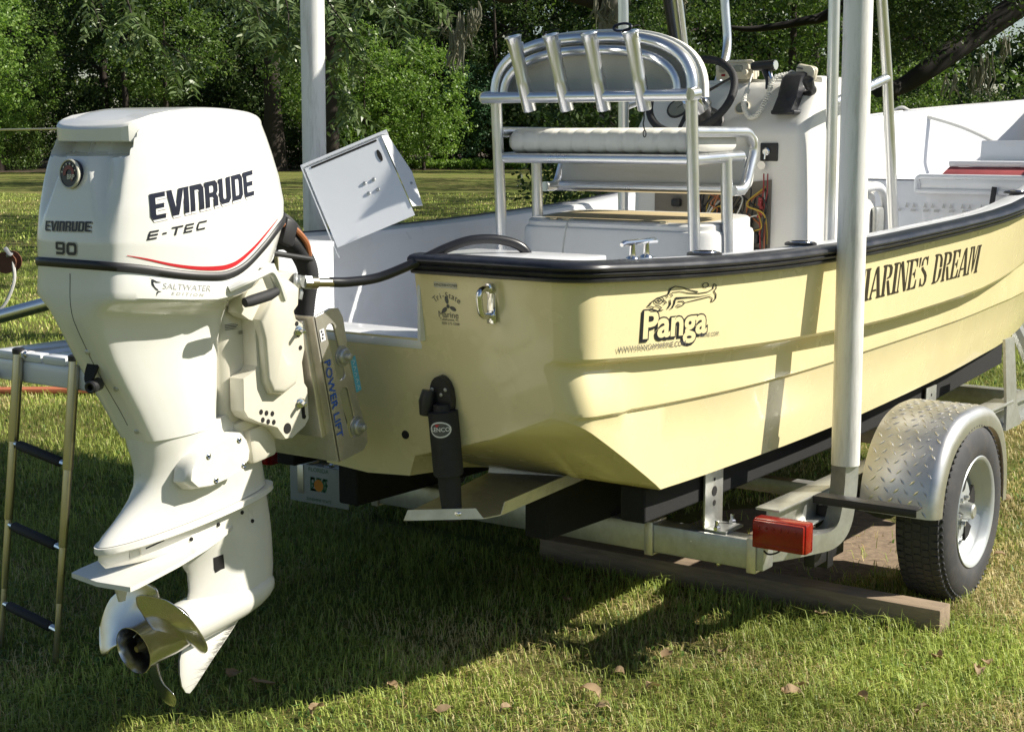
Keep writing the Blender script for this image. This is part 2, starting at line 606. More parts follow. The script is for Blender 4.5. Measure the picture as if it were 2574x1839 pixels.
def leaf_mesh(name, P, S, m, parent=None, up=0.5, aspect=0.55, kind=None, rng=RNG):
    """one mesh of many small folded leaves"""
    n = len(P)
    d = rng.normal(size=(n, 3)); d[:, 2] -= .25
    d /= np.linalg.norm(d, axis=1)[:, None]
    nn = rng.normal(size=(n, 3)); nn[:, 2] += up * 2
    nn -= d * (nn * d).sum(1)[:, None]
    nn /= np.linalg.norm(nn, axis=1)[:, None] + 1e-9
    w = np.cross(d, nn)
    S = S[:, None]
    v = np.empty((n, 4, 3), 'f')
    v[:, 0] = P - d * S * .5
    v[:, 1] = P + w * S * aspect * .5 + nn * S * .08
    v[:, 2] = P + d * S * .5
    v[:, 3] = P - w * S * aspect * .5 + nn * S * .08
    me = bpy.data.meshes.new(name)
    me.vertices.add(n * 4)
    me.vertices.foreach_set('co', v.reshape(-1))
    me.loops.add(n * 4)
    me.loops.foreach_set('vertex_index', np.arange(n * 4, dtype=np.int32))
    me.polygons.add(n)
    me.polygons.foreach_set('loop_start', np.arange(0, n * 4, 4, dtype=np.int32))
    me.polygons.foreach_set('loop_total', np.full(n, 4, np.int32))
    me.update(calc_edges=True)
    me.materials.append(m)
    o = bpy.data.objects.new(name, me)
    COL.objects.link(o)
    if parent is not None: o.parent = parent
    ORG[o.name] = Vector((0, 0, 0))
    if kind: o['kind'] = kind
    return o

def clump_pts(C, Rc, per, rng=RNG, flat=.75):
    """scatter points through clumps: denser at the shell of each"""
    C = np.asarray(C); Rc = np.asarray(Rc)
    n = len(C)
    u = rng.normal(size=(n, per, 3)); u /= np.linalg.norm(u, axis=2)[:, :, None]
    rad = rng.random((n, per, 1)) ** .45
    p = u * rad * Rc[:, None, None]
    p[:, :, 2] *= flat
    return (C[:, None, :] + p).reshape(-1, 3)

def crown_clumps(h0, h1, rad, n, rng, shape='round', hollow=.45):
    """clump centres filling an uneven crown between heights h0 and h1"""
    out = []
    lob = [(rng.random() * 6.28, rng.uniform(.75, 1.25)) for _ in range(5)]
    while len(out) < n:
        t = rng.random()
        z = h0 + (h1 - h0) * t
        if shape == 'round': pr = math.sin(math.pi * min(1, max(.04, t * .92 + .06))) ** .6
        elif shape == 'cone': pr = (1 - t) ** .7 * min(1, .35 + t * 4)
        else: pr = min(1, .55 + t * 2) * (1 - max(0, t - .75) * 2.2)
        a = rng.random() * 6.28
        k = 1 + .22 * math.sin(2 * a + lob[0][0]) + .18 * math.sin(3 * a + lob[1][0] + z)
        rr_ = rad * pr * k * (hollow + (1 - hollow) * rng.random()) ** .6
        out.append((math.cos(a) * rr_, math.sin(a) * rr_, z))
    return np.array(out)

def trunk_mesh(name, m, parent, h, r0, r1, lean=(0, 0), limbs=(), seg=12, wob=.15, rng=RNG):
    mb = MB()
    pts, rs = [], []
    for i in range(10):
        t = i / 9
        pts.append((lean[0] * t * h + math.sin(t * 5 + r0 * 9) * wob * t, lean[1] * t * h + math.cos(t * 4 + h) * wob * t, h * t))
        rs.append((r0 + (r1 - r0) * t) * (1 + .5 * max(0, .06 - t) / .06))
    mb.tube(smooth_line(pts, 3), [float(np.interp(i, np.linspace(0, 27, 10), rs)) for i in range(28)], seg)
    o = mb.build(name, m, None, ang=60)
    if parent is not None: o.parent = parent
    for lp, ra, rb in limbs:
        ml = MB(); q = smooth_line(lp, 5)
        ml.tube(q, [ra + (rb - ra) * i / (len(q) - 1) for i in range(len(q))], 9)
        l_ = ml.build('limb', m, None, ang=60)
        if parent is not None: l_.parent = parent
    return o

def tree_root(name, label, cat='tree', group=None, loc=(0, 0, 0)):
    o = bpy.data.objects.new(name, None)
    COL.objects.link(o)
    o.location = loc
    ORG[o.name] = Vector((0, 0, 0))
    return tag(o, label, cat, group)

# ---- ground sheets
def lawn_mat():
    m = bpy.data.materials.new('lawn_turf')
    m.use_nodes = True
    N, L = m.node_tree.nodes, m.node_tree.links
    b = N['Principled BSDF']
    b.inputs['Roughness'].default_value = .95
    b.inputs['Specular IOR Level'].default_value = .1
    tc = N.new('ShaderNodeTexCoord')
    def noise(s, d=6, r=.6):
        n_ = N.new('ShaderNodeTexNoise'); n_.inputs['Scale'].default_value = s; n_.inputs['Detail'].default_value = d; n_.inputs['Roughness'].default_value = r
        L.new(tc.outputs['Object'], n_.inputs['Vector']); return n_.outputs[0]
    def ramp(src, lo, hi, c0, c1):
        r_ = N.new('ShaderNodeValToRGB'); r_.color_ramp.elements[0].position = lo; r_.color_ramp.elements[1].position = hi
        r_.color_ramp.elements[0].color = (*c0, 1); r_.color_ramp.elements[1].color = (*c1, 1); L.new(src, r_.inputs[0]); return r_.outputs[0]
    def mix(f, a, c):
        x = N.new('ShaderNodeMix'); x.data_type = 'RGBA'
        if isinstance(f, float): x.inputs[0].default_value = f
        else: L.new(f, x.inputs[0])
        L.new(a, x.inputs[6]); L.new(c, x.inputs[7]); return x.outputs[2]
    green = ramp(noise(9.0, 8, .75), .30, .72, (.07, .09, .022), (.25, .29, .065))
    straw = ramp(noise(22.0, 8, .8), .30, .70, (.13, .10, .045), (.34, .27, .125))
    f = ramp(noise(.55, 5, .6), .42, .62, (0, 0, 0), (1, 1, 1))
    near = mix(f, green, straw)
    n2 = ramp(noise(.16, 4, .6), .40, .66, (.12, .17, .034), (.25, .26, .075))
    f2 = ramp(noise(2.5, 7, .7), .35, .7, (.0, .0, .0), (1, 1, 1))
    far = mix(.45, near, mix(ramp(noise(.9, 6, .7), .38, .62, (0, 0, 0), (1, 1, 1)), n2, ramp(noise(3.5, 5, .7), .3, .7, (.05, .085, .018), (.13, .16, .04))))
    L.new(far, b.inputs['Base Color'])
    bp = N.new('ShaderNodeBump'); bp.inputs['Strength'].default_value = .9; bp.inputs['Distance'].default_value = .03
    L.new(noise(28, 9, .8), bp.inputs['Height']); L.new(bp.outputs[0], b.inputs['Normal'])
    return m
def sheet(name, pts, z, m):
    me = bpy.data.meshes.new(name)
    me.from_pydata([(p.x, p.y, z) for p in pts], [], [tuple(range(len(pts)))])
    me.materials.append(m)
    o = bpy.data.objects.new(name, me)
    COL.objects.link(o)
    o['kind'] = 'structure'
    return o
M['lawn'] = lawn_mat()
lawn = sheet('lawn', [gp(-260, -60), gp(260, -60), gp(260, 420), gp(-260, 420)], 0, M['lawn'])
M['litter'] = mat('forest_floor_litter', (.085, .058, .034), .95, noise=.5, nscale=3, dirt=(.05, .055, .02), dirt_amt=.8, dirt_scale=.6, bump=.8, bscale=20)
sheet('forest_floor', [gp(-120, 71), gp(-30, 70), gp(-12, 73), gp(6, 79), gp(24, 78), gp(120, 74), gp(120, 260), gp(-120, 260)], .006, M['litter'])
soil_pts = []
for k in range(40):
    a = 2 * math.pi * k / 40
    rr_ = 1 + .14 * math.sin(3 * a + 1) + .08 * math.sin(7 * a)
    soil_pts.append(Vector((2.30 + .68 * rr_ * math.cos(a), -.42 + .55 * rr_ * math.sin(a), 0)))
M['soil'] = mat('dry_mulch_soil', (.25, .185, .125), .95, noise=.55, nscale=40, dirt=(.10, .07, .045), dirt_amt=.7, dirt_scale=14, bump=1.0, bscale=60)
sheet('bare_soil', soil_pts, .005, M['soil'])

# ---- trees: prototypes, then copies
TG = 'trees of the wood behind the lawn'
def make_wood_tree(seed, h, r, z0, leafm, label, n=210, per=60, ls=.24, trunk=.26, barkm='bark', shape='round'):
    rng = np.random.default_rng(seed)
    t = tree_root('woodland_tree', label, 'tree', TG)
    lim = []
    for k in range(5):
        a = rng.random() * 6.28; zz = z0 + (h - z0) * (.12 + .14 * k)
        lim.append(([(0, 0, zz), (math.cos(a) * r * .35, math.sin(a) * r * .35, zz + .6), (math.cos(a) * r * .75, math.sin(a) * r * .75, zz + 1.0)], trunk * .4, .03))
    trunk_mesh('trunk', M[barkm], t, h * .92, trunk, .04, (rng.uniform(-.02, .02), rng.uniform(-.02, .02)), lim, rng=rng)
    C = crown_clumps(z0, h, r, n, rng, shape)
    P = clump_pts(C, rng.uniform(.45, 1.0, n), per, rng)
    leaf_mesh('crown', P, rng.uniform(.7, 1.3, len(P)) * ls, M[leafm], t, rng=rng)
    return t
def put(proto, used, r, d, s=1.0, rz=None, label=None, sz=None):
    o = proto if not used.get(proto.name) else copy_tree(proto)
    used[proto.name] = True
    o.location = gp(r, d, -.02)
    o.rotation_euler = (0, 0, RNG.random() * 6.28 if rz is None else rz)
    o.scale = (s, s, s * (sz or 1.0))
    if label: o['label'] = label
    return o
used = {}
tallA = make_wood_tree(1, 17, 4.6, 3.2, 'leaf_dark', 'tall dark tree in the wood behind the lawn')
tallB = make_wood_tree(2, 15, 4.2, 1.6, 'leaf_mid', 'tall mid green tree in the wood behind the lawn', ls=.22)
pineT = make_wood_tree(3, 19, 3.4, 8.0, 'leaf_dark', 'tall tree with a bare straight trunk by the wood edge', n=110, trunk=.30)
bushA = make_wood_tree(4, 3.6, 2.0, .15, 'leaf_dark', 'low dark bush under the trees of the wood', n=110, per=55, ls=.16, trunk=.05, shape='flat')
bushB = make_wood_tree(5, 4.4, 2.2, .2, 'leaf_mid', 'mid green shrub under the trees of the wood', n=130, per=55, ls=.16, trunk=.06, shape='flat')
for r, d, s in [(-27, 84, 1.0), (-21.5, 82, 1.05), (-17, 88, 1.1), (-12.5, 80, .95), (-8.5, 90, 1.1), (-4, 86, 1.0), (0.5, 84, 1.05), (4.8, 90, 1.1), (9, 84, 1.0), (13.5, 88, 1.05), (18, 86, 1.0), (22.0, 92, .9), (36, 84, 1.0), (-32, 86, 1.0),
                (-19, 94, 1.2), (-10, 97, 1.2), (-1, 96, 1.2), (7, 97, 1.2), (16, 97, 1.2), (-28, 96, 1.2), (38, 98, 1.1)]:
    put(tallA, used, r, d, s)
for r, d, s in [(-24.5, 74, .72), (-14.8, 90, .9), (-6.5, 82, .6), (2.6, 92, .9), (7.2, 78, .55), (11.5, 94, .85), (20.3, 82, .62), (-29, 78, .8), (31, 80, .45)]:
    put(tallB, used, r, d, s)
for r, d, s in [(-11.4, 74, 1.5), (-19.6, 79, .7), (-.9, 80, .6), (15.5, 80, .9)]:
    put(pineT, used, r, d, s)
for r, d, s in [(-26, 79, 1.1), (-22.6, 80, .9), (-18, 81, 1.1), (-15.5, 83, 1.2), (-12.8, 81, 1.0), (-10, 79, .9), (-.2, 82, 1.1), (1.8, 80, .9), (3.9, 82, 1.2), (6.4, 83, 1.1), (8.8, 82, 1.0), (11.6, 81, 1.2), (14, 83, 1.2), (17, 82, 1.0), (19.6, 80, .9), (23, 83, 1.2), (26, 81, 1.1), (-29.5, 82, 1.2), (29.5, 83, 1.2)]:
    put(bushA, used, r, d, s)
for r, d, s in [(-24.6, 76, .8), (-20.8, 84, 1.1), (-7.7, 77, 1.25), (-6.4, 79, 1.0), (-2.4, 81, 1.0), (.9, 85, 1.2), (20.8, 79, .8), (18.2, 84, 1.1), (24.5, 80, .8), (-17, 86, 1.2), (5.2, 86, 1.2), (12.8, 86, 1.3)]:
    put(bushB, used, r, d, s)
ORD = ['first', 'second', 'third', 'fourth', 'fifth', 'sixth', 'seventh', 'eighth', 'ninth', 'tenth', 'eleventh', 'twelfth', 'thirteenth', 'fourteenth', 'fifteenth', 'sixteenth', 'seventeenth', 'eighteenth', 'nineteenth', 'twentieth', 'twenty-first', 'twenty-second', 'twenty-third', 'twenty-fourth']
def order_labels():
    kinds = {}
    for o in COL.objects:
        if o.get('group') == TG: kinds.setdefault(o['label'], []).append(o)
    for lab, os_ in kinds.items():
        def col(o):
            r_, d_ = frame_rd(o.location.x, o.location.y)
            return r_ / d_
        os_.sort(key=col)
        if len(os_) > 1:
            for i_, o in enumerate(os_): o['label'] = lab + ', ' + ORD[i_] + ' from the left'
# young pale trees in front of the wood
rng = np.random.default_rng(21)
for r, d, h, rad, mt_, lab in ((-4.35, 76.0, 5.9, 2.1, 'leaf_bright', 'young bright green tree with a slim bare stem at the far lawn edge'),
                               (-2.3, 80, 5.2, 1.6, 'leaf_blue', 'young bluish green tree just right of the bright young tree'),
                               (-7.0, 74, 6.6, 2.0, 'leaf_bright', 'loose bright green tree between the dark trunk and the young tree'),
                               (-24.3, 70, 7.8, 2.9, 'leaf_bright', 'sunlit light green tree at the left end of the wood'),
                               (21.5, 88, 6.2, 3.2, 'leaf_bright', 'pale sunlit tree beyond the bow at the right end of the wood')):
    t = tree_root('young_tree', lab, 'tree', None, gp(r, d))
    trunk_mesh('trunk', M['bark'], t, h * .8, .07, .02, rng=rng)
    n = int(110 * rad)
    C = crown_clumps(.75 if rad < 2.2 else .5, h, rad, n // 2, rng, 'flat', .25)
    C = np.concatenate([C, crown_clumps(.9, h * 1.06, rad * 1.18, n - n // 2, rng, 'round', .2)])
    P = clump_pts(C, rng.uniform(.16, .62, n) , 46, rng)
    leaf_mesh('crown', P, rng.uniform(.7, 1.3, len(P)) * .15, M[mt_], t, rng=rng)
rng = np.random.default_rng(23)
for r, d, h, z0_, rad, n, mt_, lab in ((-22.2, 62, 9.5, 2.6, 3.0, 230, 'leaf_bright', 'broad sunlit tree whose light leaves fill the upper left corner'),
                                       (-15.6, 70, 8.6, 3.4, 2.6, 150, 'leaf_mid', 'loose mid green tree above the motor cowl'),
                                       (-8.6, 66, 8.0, 2.2, 2.2, 150, 'leaf_mid', 'loose leafy tree close left of the bright young tree'),
                                       (6.0, 72, 8.8, 1.0, 3.4, 240, 'leaf_dark', 'dark leafy tree filling the gap behind the leaning post'),
                                       (25.5, 66, 7.2, .4, 3.0, 200, 'leaf_mid', 'olive green tree low behind the bow at the right edge')):
    t = tree_root('leafy_tree', lab, 'tree', None, gp(r, d))
    trunk_mesh('trunk', M['bark'], t, h * .8, .16, .04, rng=rng)
    C = crown_clumps(z0_, h, rad, n, rng, 'round', .2)
    P = clump_pts(C, rng.uniform(.2, .85, n), 60, rng)
    leaf_mesh('crown', P, rng.uniform(.7, 1.3, len(P)) * .17, M[mt_], t, rng=rng)
put(bushA, used, 1.75, 25.3, .72)
order_labels()
# far mass of the wood that closes the gaps
rng = np.random.default_rng(31)
n = 2600
def fw_pt():
    while True:
        r_, d_, z_ = rng.uniform(-75, 75), rng.uniform(103, 120), rng.uniform(.3, 19)
        if 29 < r_ < 42 and z_ > 7 + rng.random() * 2: continue
        return list(gp(r_, d_, z_))
C = np.array([fw_pt() for _ in range(n)])
P = clump_pts(C, rng.uniform(1.2, 2.4, n), 34, rng)
fw = leaf_mesh('far_woods', P, rng.uniform(.5, 1.0, len(P)), M['leaf_dark'], None, kind='stuff', rng=rng)
tag(fw, 'dark mass of woodland closing the view behind the trees', 'woods')
# hedge strip and gate rail at the far edge
rng = np.random.default_rng(41)
n = 220
C = np.array([list(gp(rng.uniform(-6.6, .6), 77 + rng.uniform(-.3, .3), rng.uniform(.12, .42))) for _ in range(n)])
P = clump_pts(C, rng.uniform(.15, .3, n), 26, rng)
lg = leaf_mesh('low_hedge', P, rng.uniform(.10, .2, len(P)), M['leaf_bright'], None, kind='stuff', rng=rng)
tag(lg, 'low sunlit hedge along the far edge of the lawn', 'hedge')
gr_ = tree_root('field_gate', 'grey rail of a field gate in front of the wood', 'gate', None, gp(-21, 66))
g0 = gp(-21, 66)
mb = MB(); mb.tube([gp(-24.5, 66, 1.88) - g0, gp(-18.6, 66, 1.98) - g0], .045, 8); mb.build('gate_rail', M['alu_dull'], gr_)
for r in (-22.3, -18.8):
    mb = MB(); mb.tube([gp(r, 66, 0) - g0, gp(r, 66, 2.05) - g0], .05, 8); mb.build('gate_post', M['bark_pale'], gr_)

# ---- two big live oaks nearer by
def local_line(base, pts): return [gp(*p) - base for p in pts]
def px(x, y, d):
    """point d metres ahead that shows at column x, row y of a 2273 px wide view"""
    k = d / 3400.0
    return ((x - 1136) * k, d, 1.7 - (y - 300) * k * 1.0)
rng = np.random.default_rng(51)
# mossy oak behind the leaning post
b0 = gp(1.72, 27)
oak = tree_root('live_oak', 'big live oak with pale mossy trunk rising behind the leaning post', 'tree', None, b0)
trunk_mesh('trunk', M['bark_pale'], oak, 9, .30, .16, (.01, 0), (), wob=.08, rng=rng)
for pts, ra, rb in (([(1.72, 27, 3.9), (.3, 27, 4.3), (-.05, 27, 4.05), (-.55, 26.5, 4.2), (-2.2, 26, 5.0), (-4.5, 25.5, 5.4)], .16, .05),
                    ([(1.72, 27, 4.6), (3.2, 27, 5.2), (5.5, 27, 5.6)], .15, .05), ([(1.72, 27, 5.2), (1.2, 24, 6.5), (.5, 22, 7.2)], .14, .05), ([(1.72, 27, 5.6), (2.2, 30, 7), (2.8, 33, 8)], .14, .05)):
    mb = MB(); q = smooth_line(local_line(b0, pts), 6); mb.tube(q, [ra + (rb - ra) * i / (len(q) - 1) for i in range(len(q))], 10); l_ = mb.build('limb', M['bark'], None, ang=60); l_.parent = oak
n = 330
C = []
while len(C) < n:
    a = rng.random() * 6.28; rr_ = 8.5 * math.sqrt(rng.random()); z = rng.uniform(4.6, 10.5) - .05 * rr_
    r_, d_ = 1.7 + math.cos(a) * rr_, 27 + math.sin(a) * rr_
    lim_ = 1.7 + 300 / 3400 * d_
    if z < lim_ + .1 and rng.random() > (.55 if -3.2 < r_ < 1.2 else .04): continue
    C.append(gp(r_, d_, z) - b0)
P = clump_pts(np.array([list(c) for c in C]), rng.uniform(.5, 1.0, n), 75, rng)
leaf_mesh('crown', P, rng.uniform(.7, 1.3, len(P)) * .12, M['leaf_dark'], oak, rng=rng)
def moss_strands(base, spots, parent):
    mb = MB()
    for (x, y, d, ln, k) in spots:
        for i in range(k):
            r, dd, z = px(x + rng.uniform(-14, 14), y + rng.uniform(-10, 10), d + rng.uniform(-.4, .4))
            p = gp(r, dd, z) - base
            q = [p + Vector((rng.uniform(-.03, .03) * j, rng.uniform(-.03, .03) * j, -ln * rng.uniform(.8, 1.2) * j / 4)) for j in range(5)]
            mb.tube(q, [.006, .022, .026, .018, .004], 5)
    o = mb.build('moss', M['moss'], None, ang=80); o.parent = parent
    o['kind'] = 'stuff'
moss_strands(b0, [(1330, 0, 26.6, .5, 8), (1375, -20, 26.6, .6, 8), (1345, 20, 26.6, .35, 8), (1030, 40, 25, .5, 12), (1015, 70, 25, .6, 12), (1055, 20, 25, .4, 10), (985, 30, 25, .4, 6), (1500, -10, 26, .4, 6)], oak)
# dark limbed oak at the right
b1 = gp(15.5, 34)
oak2 = tree_root('live_oak', 'dark live oak whose thick limb droops across the upper right', 'tree', None, b1)
trunk_mesh('trunk', M['bark_dark'], oak2, 10, .55, .2, (0, 0), (), wob=.1, rng=rng)
for pts, ra, rb in (([(15.5, 34, 6.6), (13.0, 33.5, 6.0), px(2285, -15, 33), px(2130, 95, 32.5), px(2040, 160, 32), px(1985, 195, 32), px(1935, 205, 31.5)], .36, .13),
                    ([(15.5, 34, 7), (12, 36, 7.3), px(1860, 20, 38), px(1770, 55, 38), px(1660, 72, 38), px(1590, 66, 38)], .2, .04),
                    ([px(2130, 95, 32.5), px(2060, 120, 32.3), px(2010, 90, 32), px(1985, 95, 31.8)], .10, .03),
                    ([px(1985, 195, 32), px(1960, 240, 32), px(1950, 290, 32)], .06, .02)):
    mb = MB(); q = smooth_line([gp(*p) - b1 for p in pts], 6); mb.tube(q, [ra + (rb - ra) * i / (len(q) - 1) for i in range(len(q))], 10); l_ = mb.build('limb', M['bark_dark'], None, ang=60); l_.parent = oak2
n = 520
C = []
while len(C) < n:
    if rng.random() < .62:
        x, y = rng.uniform(1900, 2330), rng.uniform(-90, 130)
        if x > 2190 and -40 < y < 120 and rng.random() < .85: continue
        if y > 170 - (x - 1900) * .45 and x < 2250 and rng.random() < .7: continue
        c = gp(*px(x, y, rng.uniform(31, 38)))
    else:
        a = rng.random() * 6.28; rr_ = 8 * math.sqrt(rng.random()); c = gp(14 + math.cos(a) * rr_, 35 + math.sin(a) * rr_, rng.uniform(6.0, 12))
    C.append(c - b1)
P = clump_pts(np.array([list(c) for c in C]), rng.uniform(.3, .75, n), 70, rng)
leaf_mesh('crown', P, rng.uniform(.7, 1.3, len(P)) * .10, M['leaf_dark'], oak2, rng=rng)
# upper crown beyond the frame that shades the far lawn
rng = np.random.default_rng(52)
late_crowns = []
for base_, cr_, cd_, rad_, zlo, nn_, tr_ in ((b0, 2.5, 27, 11.5, 5.6, 330, oak), (b1, 15, 36, 10.5, 7.0, 300, oak2), (gp(9.3, 52), 9.0, 53, 9.0, 6.8, 240, None), (gp(-6.45, 55), -4, 56, 8.5, 7.4, 230, None)):
    C = []
    while len(C) < nn_:
        a = rng.random() * 6.28; q_ = rad_ * math.sqrt(rng.random())
        r_, d_, z_ = cr_ + math.cos(a) * q_, cd_ + math.sin(a) * q_, rng.uniform(zlo, 12.5)
        if z_ < 2.6 + .0885 * d_ + .5: continue
        C.append(gp(r_, d_, z_) - base_)
    P = clump_pts(np.array([list(c) for c in C]), rng.uniform(.6, 1.2, nn_), 44, rng)
    upper_ = leaf_mesh('upper_crown', P, rng.uniform(.7, 1.3, len(P)) * .26, M['leaf_dark'], tr_, rng=rng)
    if tr_ is None: late_crowns.append(upper_)
moss_strands(b1, [(2170, 130, 32, .7, 10), (2150, 150, 32, .6, 8), (2205, 90, 32, .5, 8), (2095, 170, 32, .5, 6)], oak2)
# mid green tree between wheel house and post
b2 = gp(9.3, 52)
mt2 = tree_root('broad_tree', 'broad mid green tree seen between the console and the white guide post', 'tree', None, b2)
trunk_mesh('trunk', M['bark'], mt2, 7, .22, .06, rng=rng)
n = 420
C = []
while len(C) < n:
    r_ = rng.normal(9.6, 3.0); z = rng.uniform(1.2, 8.5); d_ = 52 + rng.normal(0, 1.6)
    C.append(gp(r_, d_, z) - b2)
P = clump_pts(np.array([list(c) for c in C]), rng.uniform(.35, .8, n), 46, rng)
leaf_mesh('crown', P, rng.uniform(.7, 1.3, len(P)) * .15, M['leaf_mid'], mt2, rng=rng)
# tree with the dark leaning trunk behind the port guide post
b3 = gp(-6.45, 55)
tr3 = tree_root('dark_trunk_tree', 'tree with a dark forked trunk just right of the port guide post', 'tree', None, b3)
trunk_mesh('trunk', M['bark'], tr3, 9, .34, .20, (.004, 0), [(local_line(b3, [(-6.45, 55, 3.6), px(765, 100, 55), px(790, 40, 55)]), .14, .07)], wob=.05, rng=rng)
n = 150
C = [gp(rng.normal(-6.6, 2.6), 55 + rng.normal(0, 2), rng.uniform(5.2, 10)) - b3 for _ in range(n)]
P = clump_pts(np.array([list(c) for c in C]), rng.uniform(.5, 1.0, n), 60, rng)
leaf_mesh('crown', P, rng.uniform(.7, 1.3, len(P)) * .17, M['leaf_dark'], tr3, rng=rng)

late_crowns[0].parent, late_crowns[1].parent = mt2, tr3
# ---- pecan whose branch ends hang into view at the top left
b4 = gp(-8.2, 13.5)
pec = tree_root('pecan_tree', 'pecan tree with drooping leafy branch ends across the upper left', 'tree', None, b4)
trunk_mesh('trunk', M['bark'], pec, 7, .22, .08, (.05, 0), (), wob=.1, rng=rng)
mb = MB(); q = smooth_line([gp(*p) - b4 for p in ((-8.0, 13.5, 4.6), (-6, 13.4, 4.9), (-4, 13.3, 4.7), (-2.2, 13.0, 4.2), (-.8, 12.8, 3.8))], 6)
mb.tube(q, [.09 - .075 * i / (len(q) - 1) for i in range(len(q))], 9); l_ = mb.build('limb', M['bark'], None, ang=60); l_.parent = pec
LP, LD, LS = [], [], []
def spray(pts, nleaf, size, d=13.0, tw=.010):
    line = smooth_line([gp(*px(x, y, d + rng.uniform(-.25, .25))) - b4 for x, y in pts], 8)
    m2 = MB(); m2.tube(line, [tw * (1 - .75 * i / (len(line) - 1)) for i in range(len(line))], 6)
    o = m2.build('twig', M['bark'], None, ang=60); o.parent = pec
    for k in range(int(nleaf * 1.7)):
        i = rng.integers(1, len(line))
        p = line[i]; t = (line[i] - line[i - 1]).normalized()
        # a compound leaf: rachis with paired leaflets
        dr = Vector((rng.normal(), rng.normal(), rng.normal() * .6 - .35)) + t * .9
        dr.normalize()
        L_ = rng.uniform(.16, .30)
        side = dr.cross(Vector((rng.normal() * .4, rng.normal() * .4, 1))).normalized()
        npair = 5
        for j in range(npair):
            f = (j + 1) / npair
            c = p + dr * L_ * f + Vector((0, 0, -.10 * f * f * L_ / .2 * .5))
            for sgn in (-1, 1):
                ld = (dr * .55 + side * sgn + Vector((0, 0, -.35))).normalized()
                LP.append(c + ld * size * .5); LD.append(ld); LS.append(size * 1.25 * rng.uniform(.75, 1.2))
for pts, nl, sz in (([(285, -60), (305, 20), (318, 55), (350, 85), (385, 115), (405, 165)], 13, .085), ([(200, -60), (228, 20), (246, 75)], 6, .07), ([(480, -60), (530, -10), (590, 30), (625, 55)], 14, .09),
                    ([(600, -60), (645, 10), (650, 70), (640, 110)], 13, .09), ([(690, -60), (735, 10), (770, 60), (800, 95)], 14, .085), ([(700, 20), (722, 110), (750, 190), (775, 235)], 16, .08),
                    ([(740, 30), (780, 110), (820, 150)], 9, .08), ([(800, -60), (815, 0), (826, 35)], 3, .11), ([(860, -60), (880, 10), (902, 80)], 5, .09), ([(380, 100), (415, 125), (432, 150)], 5, .075),
                    ([(560, -60), (575, 0), (590, 60)], 9, .09), ([(900, -70), (930, -20), (950, 10)], 5, .09)):
    spray(pts, nl, sz)
n = len(LP)
P_ = np.array([list(p) for p in LP]); D_ = np.array([list(p) for p in LD]); S_ = np.array(LS)[:, None]
up_ = rng.normal(size=(n, 3)) * .5 + np.array([0, 0, 1.0])
W_ = np.cross(D_, up_); W_ /= np.linalg.norm(W_, axis=1)[:, None]
NN = np.cross(W_, D_)
v = np.empty((n, 6, 3), 'f')
v[:, 0] = P_ - D_ * S_ * .5
v[:, 1] = P_ - D_ * S_ * .12 + W_ * S_ * .15 + NN * S_ * .04
v[:, 2] = P_ + D_ * S_ * .2 + W_ * S_ * .11 + NN * S_ * .02
v[:, 3] = P_ + D_ * S_ * .5 - NN * S_ * .08
v[:, 4] = P_ + D_ * S_ * .2 - W_ * S_ * .11 + NN * S_ * .02
v[:, 5] = P_ - D_ * S_ * .12 - W_ * S_ * .15 + NN * S_ * .04
me = bpy.data.meshes.new('leaves')
me.from_pydata(v.reshape(-1, 3).tolist(), [], [tuple(range(i * 6, i * 6 + 6)) for i in range(n)])
me.materials.append(M['leaf_pecan'])
lo = bpy.data.objects.new('leaves', me); COL.objects.link(lo); lo.parent = pec; lo['kind'] = 'stuff'

# ---- grass blades on the part of the lawn that shows
def vnoise(x, y, s, seed):
    """smooth value noise"""
    rg = np.random.default_rng(seed); G_ = rg.random((64, 64))
    u, w = x / s + 31.7, y / s + 17.3
    i, j = np.floor(u).astype(int), np.floor(w).astype(int)
    fu, fw_ = u - i, w - j
    fu = fu * fu * (3 - 2 * fu); fw_ = fw_ * fw_ * (3 - 2 * fw_)
    g = lambda a, b: G_[a % 64, b % 64]
    return (g(i, j) * (1 - fu) + g(i + 1, j) * fu) * (1 - fw_) + (g(i, j + 1) * (1 - fu) + g(i + 1, j + 1) * fu) * fw_
rng = np.random.default_rng(61)
def grass_zone(n, d0, d1, half, l0, l1, w0):
    d = d0 + (d1 - d0) * rng.random(n)
    k = half
    r = (rng.random(n) * 2 - 1) * (k * d + .8)
    x = CAM.x + r * math.sin(YAW) + d * math.cos(YAW)
    y = CAM.y - r * math.cos(YAW) + d * math.sin(YAW)
    return x, y, d, rng.uniform(l0, l1, n), np.full(n, w0)
zs_ = [grass_zone(150000, 3.9, 6.6, .38, .022, .075, .0034), grass_zone(120000, 6.6, 11, .38, .025, .07, .0048), grass_zone(80000, 11, 22, .37, .035, .075, .009), grass_zone(45000, 22, 45, .36, .04, .09, .02)]
x = np.concatenate([z[0] for z in zs_]); y = np.concatenate([z[1] for z in zs_]); dd = np.concatenate([z[2] for z in zs_]); ln = np.concatenate([z[3] for z in zs_]); wd = np.concatenate([z[4] for z in zs_])
patch = .55 * vnoise(x, y, .55, 1) + .3 * vnoise(x, y, .16, 2) + .15 * vnoise(x, y, 1.7, 3)
under = ((x > .3) & (x < 5.2) & (np.abs(y) < .85))
soil = ((x - 2.30) / .72) ** 2 + ((y + .42) / .58) ** 2 < 1
balk = (np.abs(x - 1.525) < .065) & (y > -1.42) & (y < 1.2)
keep = (rng.random(len(x)) < np.clip(.35 + 1.15 * patch, .1, 1)) & ~(soil & (rng.random(len(x)) > .05)) & ~balk & ~(under & (rng.random(len(x)) > .55))
